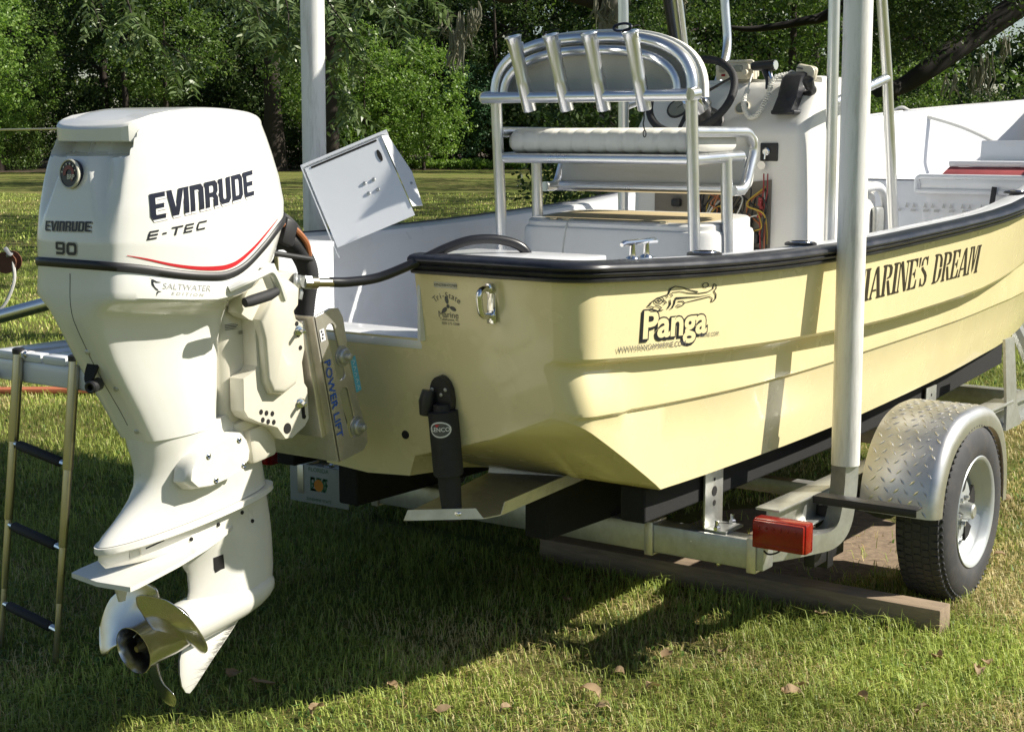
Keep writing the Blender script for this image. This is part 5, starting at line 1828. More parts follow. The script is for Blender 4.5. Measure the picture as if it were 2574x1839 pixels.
for fn9, dy in ((nine, .023), (zero, -.020)):
    for g, lift, m in ((.0022, .0012, M['decal_cream']), (.0, .0018, M['decal_black'])):
        lay(outline_2d(fn9(g)), cast_fn(tree_cowl, (-1.6, dy, 1.421), (0, -1, 0), (0, 0, 1), (1, 0, 0), lift), 'power_numeral', m, motor, cut=.012)
# red pinstripe sweeping above the trim strip
rp = [(-.985, .030), (-.94, .0265), (-.87, .0215), (-.80, .020), (-.74, .021), (-.70, .022), (-.66, .024), (-.60, .026), (-.54, .027), (-.49, .026)]
rw = [.0015, .004, .0065, .009, .0115, .012, .011, .008, .005, .002]
rs = smooth_line([(p[0], seam_z(p[0]) + p[1], 0) for p in rp], 5)
ww = [float(np.interp(q.x, [p[0] for p in rp], rw)) for q in rs]
lay(ribbon_2d([(q.x, q.y) for q in rs], ww), cast_fn(tree_cowl, (0, -.6, 0), (1, 0, 0), (0, 0, 1), (0, 1, 0), .0014), 'pinstripe', M['decal_red'], motor, cut=.02)
# leaping marlin and faint lettering on the shroud
ml = [ribbon_2d(smooth_line([(-.012, .052, 0), (-.004, .044, 0), (-.004, .030, 0), (.004, .016, 0), (.012, .008, 0), (.010, -.002, 0)], 4), [.001] * 4 + [.006] * 6 + [.004] * 6 + [.002] * 5),
      ribbon_2d([(-.004, .044), (.010, .036), (.026, .034)], [.006, .004, .001]), ribbon_2d([(.012, .004), (.024, .004)], [.004, .001]), ribbon_2d([(.010, .004), (.006, -.010)], [.004, .001])]
for b_ in ml:
    for v in b_.verts: v.co *= .75
    lay(b_, cast_fn(tree_sh, (-.925, -.6, 1.312), (1, 0, 0), (0, 0, 1), (0, 1, 0), .0016), 'marlin_emblem', M['decal_black'], motor, cut=.02)
lay(text_2d('SALTWATER', .022, 0, .25, 1.12), cast_fn(tree_sh, (-.835, -.6, 1.320), (1, 0, -.12), (.0, 0, 1), (0, 1, 0), .0014), 'edition_lettering', M['grey_text'], motor, cut=.02)
lay(text_2d('E D I T I O N', .011, 0, .25, 1.5), cast_fn(tree_sh, (-.835, -.6, 1.303), (1, 0, -.12), (0, 0, 1), (0, 1, 0), .0014), 'edition_lettering', M['grey_text'], motor, cut=.02)
# ================================================================ jack plate, hoses, transom gear
jack = thing('jack_plate', 'bare aluminium jack plate with slotted sides between motor and transom', 'jack plate', (-.12, 0, .74))
def jx(z, a): return a + RAKE * 1.35 * (1.19 - z)
for side in (-1, 1):
    mb = MB()
    y = side * .13
    o_ = [(-.287, 1.185), (-.215, 1.205), (-.180, 1.203), (-.160, 1.175), (-.145, 1.10), (-.150, 1.07), (-.060, .815), (-.058, .785), (-.075, .765), (-.190, .745)]
    # plate with two vertical slots, cut as strips: build with the slot outlines as holes
    sl = []
    for (xa, za), (xb, zb) in (((-.222, 1.160), (-.168, .990)), ((-.166, .965), (-.118, .810))):
        d = Vector((xb - xa, zb - za)); L_ = d.length; d.normalize(); nn = Vector((-d.y, d.x)); r_ = .0185
        cap = []
        for k in range(9):
            a = math.pi * k / 8
            cap.append(Vector((xa, za)) + d * (r_ - math.sin(a) * r_) + nn * (math.cos(a) * r_))
        for k in range(9):
            a = math.pi * k / 8
            cap.append(Vector((xb, zb)) - d * (r_ - math.sin(a) * r_) - nn * (math.cos(a) * r_))
        sl.append([(p.x, p.y) for p in cap])
    b2 = outline_2d([o_] + sl)
    ret = bmesh.ops.extrude_face_region(b2, geom=b2.faces[:])
    for e in ret['geom']:
        if isinstance(e, bmesh.types.BMVert): e.co.z = 1.0
    b2.verts.index_update()
    for v in b2.verts:
        x, z, k = v.co.x, v.co.y, v.co.z
        v.co = Vector((x, y + side * .008 * k, z))
    mb.bm(b2)
    sp_ = mb.build('side_plate', M['alu_dull'], jack, ang=30, bevel=.0015)
    for x, z, dk in ((-.168, 1.060, .0), (-.108, .842, .0)):
        m2 = MB()
        yy = y + side * .008
        m2.lathe([(0, .031), (.005, .031), (.0055, .024), (.014, .024), (.018, .020), (.019, .011), (.034, .010), (.036, .006)], (x, yy, z), (0, side, 0), 14)
        m2.build('adjuster_bolt', M['galv'], sp_)
# aft mounting face and the transom flange
mb = MB()
def ax_(z): return -.287 + (1.185 - z) * (.097 / .44)
mb.loft([[(ax_(z) - .004, -.138, z), (ax_(z) - .004, .155, z), (ax_(z) + .006, .155, z), (ax_(z) + .006, -.138, z)] for z in (1.188, .748)])
mb.box((ax_(1.0) - .012, .0, 1.0), (.02, .22, .36), .004, rot_y(R(-12.4)))
mb.build('motor_plate', M['alu_dull'], jack, ang=30)
mb = MB()
mb.tube([(-.14, 0, 1.08), (-.03, 0, .82)], .026, 16)
mb.build('lift_ram', M['black_plastic'], jack)
# print: white strip with blue wording on the aft edge, blue sticker on the flank
fd = Vector((.097, 0, -.44)).normalized()
fu = fd
fv = Vector((.96, -.28, .2)); fv = (fv - fd * fv.dot(fd)).normalized()
jp = lambda a, off: plane_fn(Vector((-.246, -.1385, 1.10)) + fd * a, fd, -Vector((-.44, 0, -.097)).normalized(), (0, -1, 0), off)
lay(text_2d('POWER LIFT', .037, .0004, 0, 1.18), jp(.165, .0016), 'maker_lettering', M['decal_blue'], jack, cut=1)
lay(join_bm(outline_2d([[(-.05, -.010), (-.014, -.010), (-.014, .010), (-.05, .010)]])), jp(0, .0016), 'print_emblem', M['decal_white'], jack, cut=1)
lay(join_bm(*[shift(outline_2d([[(0, 0), (.007, .002), (.005, .008), (-.001, .006)]]), -.046 + .010 * i, -.006 + .003 * (i % 2)) for i in range(3)]), jp(0, .0024), 'print_emblem', M['decal_navy'], jack, cut=1)
jf = plane_fn(Vector((-.110, -.1385, 1.0)), Vector((.25, 0, -1)), Vector((1, 0, .25)), (0, -1, 0), .0012)
lay(outline_2d([[(-.055, -.012), (.055, -.012), (.055, .012), (-.055, .012)]]), jf, 'flank_sticker', M['decal_cyan'], jack, cut=1)
lay(join_bm(*[ribbon_2d([(-.045 + i * .02, -.005), (-.04 + i * .02, .006), (-.032 + i * .02, -.004)], .0022) for i in range(5)]), plane_fn(Vector((-.110, -.1385, 1.0)), Vector((.25, 0, -1)), Vector((1, 0, .25)), (0, -1, 0), .0018), 'sticker_marks', M['decal_white'], jack, cut=1)

# steering hose: from the tilt tube over the stern corner
mb = MB()
hp = smooth_line([(-.255, -.175, 1.286), (-.20, -.20, 1.284), (-.12, -.245, 1.294), (-.04, -.315, 1.334), (.04, -.375, 1.376), (.10, -.42, 1.396), (.17, -.468, 1.394), (.225, -.51, 1.368), (.25, -.53, 1.31)], 8)
mb.tube(hp, .0145, 14)
hose = single(mb.build('steering_hose', M['hose']))
tag(hose, 'thick black steering hose arching from the motor over the stern corner', 'hose')
ORG[hose.name] = Vector(hose.location)
def child_of(o, mb, name, m, **k):
    q = mb.build(name, m, None, **k)
    q.data.transform(Matrix.Translation(-Vector(o.location)))
    q.parent = o
    ORG[q.name] = Vector(o.location)
    return q
mb = MB()
mb.tube([(-.345, -.155, 1.292), (-.305, -.163, 1.288), (-.303, -.163, 1.288)], .018, 12)
mb.tube([(-.305, -.163, 1.288), (-.24, -.182, 1.284)], .0125, 12)
child_of(hose, mb, 'end_fitting', M['brass'])
mb = MB()
mb.lathe([(0, .021), (.022, .021), (.024, .017)], (-.345, -.153, 1.292), (.92, -.2, -.08), 6)
child_of(hose, mb, 'hose_nut', M['galv'])

# bundle of engine cables in a corrugated black sleeve
mb = MB()
cp = smooth_line([(-.33, -.02, 1.405), (-.27, -.03, 1.400), (-.225, -.035, 1.36), (-.20, -.04, 1.30), (-.205, -.03, 1.22), (-.21, -.02, 1.12), (-.21, -.01, 1.0)], 22)
mb.tube(cp, [.030 + (.0011 if i % 2 else -.0005) for i in range(len(cp))], 14)
sleeve = single(mb.build('cable_sleeve', M['black_soft'], ang=80))
tag(sleeve, 'corrugated black cable sleeve rising beside the front of the motor cowl', 'cable sleeve')
for off, m, r_ in (((0, .0, .022), 'wire_black', .013), ((.012, -.02, -.006), 'wire_orange', .009), ((.02, .012, .012), 'wire_black', .007)):
    mb = MB()
    mb.tube(smooth_line([(-.37 + off[0], -.04 + off[1], 1.455 + off[2]), (-.30 + off[0], -.035 + off[1], 1.45 + off[2]), (-.245 + off[0], -.045 + off[1], 1.40 + off[2]), (-.21 + off[0] * .3, -.045 + off[1] * .4, 1.33)], 6), r_, 8)
    child_of(sleeve, mb, 'cable', M[m])
mb = MB(); mb.box((-.30, -.045, 1.425), (.05, .05, .075), .008, rot_y(R(20)))
child_of(sleeve, mb, 'cable_clamp', M['black_plastic'])
mb = MB(); mb.tube([(-.38, -.075, 1.372), (-.22, -.072, 1.345)], .008, 8)
child_of(sleeve, mb, 'cable', M['wire_black'])

# ================================================================ trim tab with its actuator
tab = thing('trim_tab', 'bent stainless trim tab hinged under the starboard stern', 'trim tab', (.2, -.42, .56))
def tabz(x): return .556 + (x - (-.02)) * .115
mb = MB()
A = [(.0, -.235), (.45, -.235), (.50, -.545), (.10, -.500)]
# plate: hinge edge along Y near X .42-.50, trailing edge bent up
plate = [(.44, -.225), (.02, -.225), (-.035, -.255), (.085, -.475), (.125, -.500), (.53, -.55)]
mb.loft([[(x, y, tabz(x)) for x, y in plate], [(x, y, tabz(x) + .003) for x, y in plate]])
# turned-up lips
def lip(a, b, h, lean):
    (xa, ya), (xb, yb) = a, b
    n_ = Vector((yb - ya, -(xb - xa), 0)).normalized()
    q = [Vector((xa, ya, tabz(xa))), Vector((xb, yb, tabz(xb)))]
    t_ = (q[1] - q[0]).normalized()
    up_ = [q[0] + t_ * .012 + Vector((0, 0, h)) + n_ * lean, q[1] - t_ * .025 + Vector((0, 0, h)) + n_ * lean]
    mb.loft([[q[0], q[1], up_[1], up_[0]], [p - n_ * .003 for p in (q[0], q[1], up_[1], up_[0])]])
lip((-.035, -.255), (.080, -.470), .032, -.004)
lip((.125, -.500), (.52, -.549), .040, .006)
mb.build('tab_plate', M['alu_dull'], tab, ang=30)
mb = MB()
mb.loft([[(x, y, z), (x + .004, y, z)] for x, y, z in ()] or [[(.44, -.225, tabz(.44) + .002), (.53, -.55, tabz(.53) + .002), (.545, -.55, tabz(.53) + .048), (.455, -.225, tabz(.44) + .048)], [(.444, -.225, tabz(.44) + .002), (.534, -.55, tabz(.53) + .002), (.549, -.55, tabz(.53) + .048), (.459, -.225, tabz(.44) + .048)]])
hg = mb.build('hinge_strip', M['alu_dull'], tab, ang=30)
for k in range(5):
    t = .12 + .19 * k
    m2 = MB(); bolt(m2, (.449 + .09 * t, -.225 - .325 * t, tabz(.45) + .028), (-1, -.25, .3), .008, .005)
    m2.build('hinge_screw', M['galv'], hg)
act_top = tr(-.345, .945, .02)
act_bot = Vector((.065, -.362, tabz(.065) + .010))
dirn = (act_bot - act_top).normalized()
mb = MB()
mb.prism([(math.cos(t) * .040, math.sin(t) * .060 + (.012 if math.sin(t) > 0 else 0)) for t in np.linspace(0, 2 * math.pi, 20)[:-1]], tr(-.345, .925, .004), tU, tV, tN, .022)
mb.tube([tr(-.310, .948, .035), tr(-.305, .915, .045), tr(-.300, .875, .05)], [.020, .024, .018], 10)
br = mb.build('actuator_bracket', M['black_plastic'], tab, ang=40)
for y, z in ((-.318, .952), (-.368, .955), (-.350, .938), (-.352, .893)):
    m2 = MB(); bolt(m2, tr(y, z, .027), tN, .006, .004, 10); m2.build('bracket_screw', M['galv'], br)
mb = MB()
c0 = act_top + dirn * .055
mb.lathe([(-.02, .028), (0, .030), (.002, .0455), (.196, .0455), (.200, .042)], c0, dirn, 28)
mb.build('actuator_body', M['black_soft'], tab, ang=30)
mb = MB()
mb.lathe([(.19, .034), (.24, .034), (.30, .031), (.335, .031), (.338, .026)], c0, dirn, 24)
mb.build('actuator_boot', M['black_soft'], tab, ang=30)
mb = MB()
mb.tube([c0 + dirn * .33, act_bot + Vector((0, 0, .004))], .013, 14)
mb.box(act_bot + Vector((.0, -.02, .004)), (.05, .055, .012), .004)
mb.build('actuator_rod', M['chrome'], tab)
# oval maker's sticker on the cylinder
def cyl_fn(off):
    ref = Vector((-.86, -.34, 0)); ref = (ref - dirn * ref.dot(dirn)).normalized()
    side_ = dirn.cross(ref).normalized()
    if side_.y > 0: side_ = -side_
    def fn(u, v):
        a = u / .0455
        return c0 + dirn * (.050 - v) + (ref * math.cos(a) + side_ * math.sin(a)) * (.0455 + off)
    return fn
ell = lambda a, b: [(math.cos(t) * a, math.sin(t) * b) for t in np.linspace(0, 2 * math.pi, 29)[:-1]]
lay(outline_2d([ell(.036, .026)]), cyl_fn(.0006), 'oval_sticker', M['decal_grey'], tab, cut=.008)
lay(outline_2d([ell(.034, .024), ell(.030, .020)]), cyl_fn(.0012), 'oval_sticker', M['decal_white'], tab, cut=.008)
lay(text_2d('LENCO', .018, .0003, 0, 1.0), cyl_fn(.0014), 'sticker_lettering', M['decal_white'], tab, cut=.008)
lay(outline_2d([[(-.016, .016), (0, .016), (-.010, .007)]]), cyl_fn(.0014), 'sticker_mark', M['decal_red'], tab, cut=.008)

# ================================================================ swim platform and boarding ladder
plat = thing('swim_platform', 'white slatted swim platform bracketed to the port stern', 'platform', (-.2, .95, .88))
z0 = .975
for k in range(5):
    mb = MB()
    yk = .70 + .125 * k
    mb.box((-.165, yk, z0), (.36, .118, .030), .008)
    mb.build('deck_board', M['white_gel'], plat)
mb = MB()
mb.box((-.330, .95, .925), (.03, .60, .075), .012)
mb.box((-.17, .665, .925), (.32, .025, .075), .01)
mb.box((-.17, 1.235, .925), (.32, .025, .075), .01)
mb.box((-.10, .80, .885), (.28, .04, .05), .01)
mb.build('platform_frame', M['white_gel'], plat)
mb = MB()
mb.tube(fil([(-.36, 1.24, .90), (-.36, 1.32, .90), (-.30, 1.42, .90)], .03), .018, 12)
mb.build('platform_bumper', M['black_soft'], plat)
M['ladder'] = mat('ladder_steel', (.62, .58, .47), .30, metal=1.0, noise=.1, nscale=12, rnoise=.1)
lad = thing('boarding_ladder', 'telescoping stainless boarding ladder with black rungs hanging from the swim platform', 'ladder', (-.44, .98, .0))
la, lb = (1.118, .835), (1.128, .842)
for a in (0, 1):
    y = (1.120, .838)[a]
    top_, bot_ = Vector((-.350, y, .990)), Vector((-.475, y + .004, .012))
    segs = ((0, .30 + .06 * a, .0175), (.30 + .06 * a, .565 + .05 * a, .0145), (.565 + .05 * a, .80, .0120), (.80, 1.0, .0105))
    for t0, t1, r_ in segs:
        mb = MB()
        p0_, p1_ = top_.lerp(bot_, t0), top_.lerp(bot_, t1)
        mb.tube([p0_, p1_.lerp(p0_, .012), p1_], [r_, r_, r_ * .93], 14)
        mb.build('ladder_tube', M['ladder'], lad)
    mb = MB(); mb.lathe([(-.004, .021), (.012, .021), (.016, .014)], top_, (0, 0, 1), 14)
    mb.build('tube_cap', M['black_plastic'], lad)
    mb = MB()
    mb.prism([(0, -.016), (.16, -.006), (.17, 0), (.16, .006), (0, .016), (-.018, .008), (-.018, -.008)], (-.345, y - .022, .985), (1, 0, 0), (0, 0, 1), (0, -1, 0), .006)
    mb.lathe([(0, .012), (.008, .010)], (-.340, y - .028, .985), (0, -1, 0), 12)
    mb.build('hinge_plate', M['chrome'], lad)
for t in (.325, .60, .87):
    p0_ = Vector((-.350, 1.120, .990)).lerp(Vector((-.475, 1.124, .012)), t - .02)
    p1_ = Vector((-.350, .838, .990)).lerp(Vector((-.475, .842, .012)), t + .02)
    mb = MB()
    d = (p1_ - p0_)
    mb.tube([p0_ + d * .10, p0_ + d * .12, p1_ - d * .14, p1_ - d * .12], [.013, .0165, .0165, .013], 12)
    rg = mb.build('rung', M['black_soft'], lad)
    for q0, q1, rr2 in ((p0_, p0_ + d * .11, .009), (p1_ - d * .13, p1_, .011)):
        mb = MB(); mb.tube([q0, q1], rr2, 10)
        mb.build('rung_end', M['chrome'], rg)
# ================================================================ leaning post
post = thing('leaning_post', 'aluminium leaning post with curved backrest, bench cushion and four rod holders', 'seat', (1.6, 0, .80))
T = .0222
mb_names = []
for s in (1, -1):
    mb = MB()
    mb.tube([(1.475, .432 * s, .80), (1.40, .430 * s, 1.845)], T, 16)
    mb.build('leg', M['alu'], post)
    mb = MB()
    mb.tube([(1.725, .435 * s, .80), (1.68, .430 * s, 1.615)], T, 16)
    mb.build('leg', M['alu'], post)
    mb = MB(); mb.lathe([(0, .05), (.008, .05), (.012, .03)], (1.475, .432 * s, .80), (0, 0, 1), 16)
    mb.build('foot_plate', M['alu'], post)
    # side loop
    mb = MB()
    mb.tube(fil([(1.425, .430 * s, 1.712), (1.86, .430 * s, 1.712), (1.915, .430 * s, 1.655), (1.835, .430 * s, 1.49), (1.74, .430 * s, 1.492)], .05, 6), .0205, 14)
    mb.build('side_rail', M['alu'], post)
    mb = MB()
    mb.tube([(1.43, .430 * s, 1.612), (1.80, .430 * s, 1.622), (1.808, .415 * s, 1.622)], .0205, 14)
    mb.build('side_rail', M['alu'], post)
mb = MB(); mb.tube([(1.43, -.43, 1.612), (1.43, .43, 1.612)], .0190, 14); mb.build('cross_bar', M['alu'], post)
mb = MB(); mb.tube([(1.80, -.43, 1.622), (1.80, .43, 1.622)], .0190, 14); mb.build('cross_bar', M['alu'], post)
mb = MB(); mb.tube([(1.835, -.43, 1.493), (1.835, .43, 1.493)], .0205, 14); mb.build('cross_bar', M['alu'], post)
mb = MB(); mb.tube([(1.345, -.45, 1.842), (1.345, .45, 1.842)], .0215, 16)
mb.tube([(1.40, -.45, 1.848), (1.40, .45, 1.848)], .020, 14)
for s in (1, -1):
    mb.tube([(1.345, .45 * s, 1.842), (1.40, .45 * s, 1.848)], .0235, 12)
mb.build('rod_rack_bar', M['alu'], post)
# the two hoops of the backrest
def hoop(hw, zt, z0, x0, x1, p=2.3):
    out = []
    for k in range(33):
        t = math.pi * k / 32
        c, s = math.cos(t), math.sin(t)
        out.append((x0 + (x1 - x0) * abs(s), hw * math.copysign(abs(c) ** (2 / p), c), z0 + (zt - z0) * abs(s) ** (2 / p)))
    return out
mb = MB(); mb.tube(hoop(.432, 2.058, 1.845, 1.40, 1.415, 2.7), .0220, 16); mb.build('hoop', M['alu'], post)
mb = MB(); mb.tube(hoop(.380, 2.012, 1.848, 1.385, 1.392, 2.5), .018, 14); mb.build('hoop', M['alu'], post)
# backrest shell with its white cushion
mb = MB()
h0 = hoop(.425, 2.078, 1.840, 1.42, 1.43, 2.7)
def hsec(x, s_): return [(x, y * s_, 1.90 + (z - 1.90) * s_ + 0) for _x, y, z in h0]
mb.loft([hsec(1.428, .985), hsec(1.425, 1.0), hsec(1.442, 1.01), hsec(1.446, 1.0)])
mb.build('backrest_shell', M['vinyl'], post, ang=50)
mb = MB()
mb.loft([hsec(1.447, .985), hsec(1.455, 1.025), hsec(1.475, 1.055), hsec(1.50, 1.055), hsec(1.52, 1.02), hsec(1.53, .94), hsec(1.533, .6)])
bc_ = mb.build('backrest_cushion', M['vinyl'], post, ang=60)
mb = MB(); mb.tube([(1.466, y * 1.052, 1.90 + (z - 1.90) * 1.052) for _x, y, z in h0], .0042, 8); mb.build('piping', M['vinyl'], bc_)
# bench cushion with stitched ribs
mb = MB()
ns = 67
secs = []
for i in range(ns):
    y = .412 - .824 * i / (ns - 1)
    k = (i % 6) / 6
    gv = .006 if i % 6 == 0 and 0 < i < ns - 1 else 0
    e = min(1, min(i, ns - 1 - i) / 2.0)
    q = .018 * (1 - e)
    sec = []
    for a in range(20):
        t = 2 * math.pi * a / 20
        c, s_ = math.cos(t), math.sin(t)
        sec.append((1.63 + (.185 - q - gv) * math.copysign(abs(c) ** .42, c), y, 1.676 + (.052 - q - gv) * math.copysign(abs(s_) ** .5, s_)))
    secs.append(sec)
mb.loft(secs)
mb.build('seat_cushion', M['vinyl'], post, ang=80)
mb = MB(); mb.box((1.63, 0, 1.625), (.35, .80, .012), .003); mb.build('seat_board', M['alu'], post)
# hinged front bolster in its lowered position
mb = MB(); mb.box((1.858, 0, 1.557), (.016, .84, .125), .006, rot_y(R(14))); fb_ = mb.build('front_panel', M['vinyl'], post)
mb = MB(); mb.box((1.905, 0, 1.60), (.075, .87, .225), .034, rot_y(R(14)), 4); mb.build('front_cushion', M['vinyl'], post)
for y in (-.10,):
    m2 = MB(); m2.box((1.846, y, 1.512), (.012, .028, .014), .003); m2.build('panel_clip', M['wire_orange'], fb_)
# four rod holders
for i, (yt, yb) in enumerate(((.268, .243), (.100, .073), (-.068, -.090), (-.243, -.262))):
    a, b_ = Vector((1.283, yt, 2.068)), Vector((1.357, yb, 1.800))
    d = (b_ - a).normalized()
    mb = MB()
    prof_ = [(.0, .0325), (.004, .0335), (.012, .0290), (.03, .0265), (.165, .0255), (.172, .0272), (.185, .0268), (.285, .0262), (.289, .024), (.286, .021), (.012, .0230), (.0, .028)]
    mb.lathe(prof_, a, d, 20, closed_ends=False)
    rh = mb.build('rod_holder', M['alu'], post, ang=40)
    mb = MB(); mb.lathe([(.02, .0228), (.021, .001)], a, d, 16); mb.build('tube_bore', M['hole'], rh)
    mb = MB(); mb.box(a + d * .045 + Vector((.026, 0, .0)), (.035, .020, .05), .006); mb.build('weld_tab', M['alu'], rh)
    if i in (0, 1, 3):
        mb = MB()
        mb.tube(smooth_line([a + Vector((-.024, .02, .0)), a + Vector((-.01, -.006, .010)), a + Vector((.012, -.022, .018)), a + Vector((.02, -.03, .016))], 5), .0022, 6)
        mb.build('cord', M['wire_black'], rh)
# dark lanyard clipped to the last holder
mb = MB()
c = Vector((1.275, -.215, 2.080))
mb.tube([c + Vector((math.sin(t) * .010, math.cos(t) * .036, math.sin(t) * .014)) for t in np.linspace(0, 2 * math.pi, 25)[:-1]], .0048, 8, closed=True)
clip = single(mb.build('rope_clip', M['decal_navy']))
tag(clip, 'dark blue snap clip resting on top of the starboard rod holder', 'clip')
mb = MB()
mb.tube(smooth_line([(1.35, -.262, 1.80), (1.352, -.264, 1.76), (1.35, -.262, 1.74), (1.352, -.268, 1.715)], 5), .0028, 6)
mb.tube([Vector((1.35, -.268 + math.cos(t) * .006, 1.705 + math.sin(t) * .012)) for t in np.linspace(0, 2 * math.pi, 13)[:-1]], .0022, 6, closed=True)
ln = single(mb.build('fishing_line_loop', M['wire_black']))
tag(ln, 'short dark cord with a loop dangling below the starboard rod holder', 'cord')

# storage box under the bench
sb_ = thing('storage_box', 'rounded white storage box with tan lid recess under the leaning post', 'box', (1.78, .015, .80))
def rsec(z, g, cx=1.79, hx=.24, hy_=.44, r_=.12, n=8):
    out = []
    hx, hy_ = hx + g, hy_ + g
    for (sx, sy, a0) in ((1, 1, 0), (-1, 1, 90), (-1, -1, 180), (1, -1, 270)):
        for k in range(n + 1):
            a = R(a0 + 90 * k / n)
            out.append((cx + sx * (hx - r_) + r_ * math.cos(a), .015 + sy * (hy_ - r_) + r_ * math.sin(a), z))
    return out
mb = MB(); mb.loft([rsec(.80, .0), rsec(1.322, .0), rsec(1.338, -.004), rsec(1.346, -.014)]); mb.build('box_body', M['console'], sb_)
def tilt(sec): return [(x, y, z + max(0, x - 1.555) * .055) for x, y, z in sec]
mb = MB(); mb.loft([rsec(1.340, -.012), tilt(rsec(1.358, -.012)), tilt(rsec(1.365, -.018)), tilt(rsec(1.367, -.03))]); mb.build('box_lid', M['console'], sb_)
mb = MB(); mb.loft([tilt(rsec(1.3672, -.06)), tilt(rsec(1.3686, -.063))]); mb.build('lid_pad', M['tan'], sb_)
for y in (.28, .22, -.22):
    mb = MB(); mb.box((1.585, y, 1.372), (.016, .030, .010), .003); mb.build('lid_latch', M['brass'], sb_)
mb = MB(); mb.tube(smooth_line([(1.60, .20, 1.374), (1.56, .20, 1.358), (1.549, .205, 1.31), (1.548, .215, 1.22), (1.548, .215, .90)], 6), .0035, 6); mb.build('strap', M['wire_white'], sb_)

# ================================================================ steering console
con = thing('steering_console', 'white steering console with wheel, gauges and an open wiring hatch', 'console', (2.85, 0, .80))
XA, XF, HW = 2.42, 3.10, .412
def csec(z, xa, xf, hw, ra=.055, n=6):
    out = []
    for (sx, sy, a0) in ((1, 1, 0), (0, 1, 90), (0, -1, 180), (1, -1, 270)):
        for k in range(n + 1):
            a = R(a0 + 90 * k / n)
            cx_ = (xf if sx else xa) + (-ra if sx else ra)
            out.append((cx_ + ra * math.cos(a), sy * (hw - ra) + ra * math.sin(a), z))
    return out
mb = MB()
CS = [(.80, 2.405, 3.14, .425), (1.60, 2.415, 3.10, .415), (1.70, 2.418, 3.08, .413), (1.735, 2.425, 3.07, .412), (1.76, 2.445, 3.06, .411), (1.80, 2.475, 3.05, .410), (1.85, 2.515, 3.04, .408), (1.895, 2.55, 3.02, .404), (1.915, 2.575, 3.0, .396), (1.926, 2.61, 2.97, .37)]
mb.loft([csec(*q) for q in CS])
cbody = mb.build('console_body', M['console'], con, ang=50)
# raised dash lip on the starboard top corner
mb = MB(); mb.box((2.78, -.33, 1.925), (.30, .12, .05), .02); mb.box((2.78, 0, 1.925), (.26, .74, .03), .012)
mb.build('console_top', M['console'], con)
# front seat moulding and its grab rail
mb = MB(); mb.box((3.26, 0, 1.12), (.28, .70, .66), .05, None, 4); mb.box((3.28, 0, 1.455), (.26, .68, .06), .025, None, 4)
mb.build('front_seat', M['console'], con)
mb = MB(); mb.tube(fil([(3.16, -.36, 1.46), (3.33, -.38, 1.47), (3.42, -.38, 1.40), (3.44, -.38, 1.15)], .06), .022, 12)
mb.build('seat_rail', M['white_gel'], con)
mb = MB(); mb.box((3.36, -.365, 1.30), (.10, .03, .14), .012); mb.build('rail_bracket', M['galv'], con)
# open hatch: thin slab on the aft face, recess shade put into its colour
xA = 2.408
mb = MB()
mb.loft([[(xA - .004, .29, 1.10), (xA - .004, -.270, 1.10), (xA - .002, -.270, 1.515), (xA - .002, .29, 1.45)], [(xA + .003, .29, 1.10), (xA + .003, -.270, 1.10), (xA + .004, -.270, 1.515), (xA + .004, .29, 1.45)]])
mb.build('wiring_recess_shade', mat('shaded_liner', (.20, .18, .145), .7, noise=.1), con)
random.seed(11)
for i in range(44):
    y0, z0 = random.uniform(-.25, .10), random.uniform(1.40, 1.50)
    pts = [(xA - .012, y0, z0)]
    y, z = y0, z0
    for k in range(4):
        y += random.uniform(-.09, .07); z -= random.uniform(.02, .11)
        pts.append((xA - .015 - random.uniform(.0, .04), max(-.262, min(.24, y)), max(1.12, z)))
    mb = MB(); mb.tube(smooth_line(pts, 6), random.uniform(.0022, .0045), 6)
    mb.build('wire', M[random.choice(['wire_black', 'wire_black', 'wire_black', 'wire_black', 'wire_yellow', 'wire_yellow', 'wire_orange', 'wire_white'])], con)
for y, z, s_ in ((-.17, 1.33, .05), (-.20, 1.27, .06), (-.21, 1.20, .07), (.17, 1.41, .045), (-.12, 1.22, .05)):
    mb = MB(); mb.box((xA - .022, y, z), (.03, s_, s_ * .8), .01); mb.build('connector_block', M['wire_black'], con)
for y, r_ in ((-.240, .007), (-.258, .006)):
    mb = MB(); mb.tube(smooth_line([(xA - .012, y, 1.54), (xA - .03, y - .008, 1.46), (xA - .03, y + .004, 1.38), (xA - .025, y, 1.15)], 6), r_ * .45, 8); mb.build('wire', M['wire_red'], con)
mb = MB()
for k in range(7):
    mb.box((xA - .03, -.238 + random.uniform(-.006, .006), 1.435 - .012 * k), (.02, .019, .013), .004, rot_x(random.uniform(-.5, .5)))
mb.build('red_plug', M['wire_red'], con)
# ignition panel and key
mb = MB(); mb.box((2.412, -.254, 1.630), (.010, .080, .076), .004); ig = mb.build('ignition_panel', M['black_plastic'], con)
mb = MB(); mb.lathe([(0, .017), (.008, .017), (.012, .012)], (2.408, -.245, 1.632), (-1, 0, 0), 16); mb.build('switch_ring', M['chrome'], ig)
mb = MB(); mb.tube([(2.396, -.245, 1.632), (2.394, -.243, 1.60)], .004, 8); mb.lathe([(0, .018), (.004, .018)], (2.390, -.232, 1.575), (-1, 0, 0), 16); mb.build('key', M['chrome'], ig)
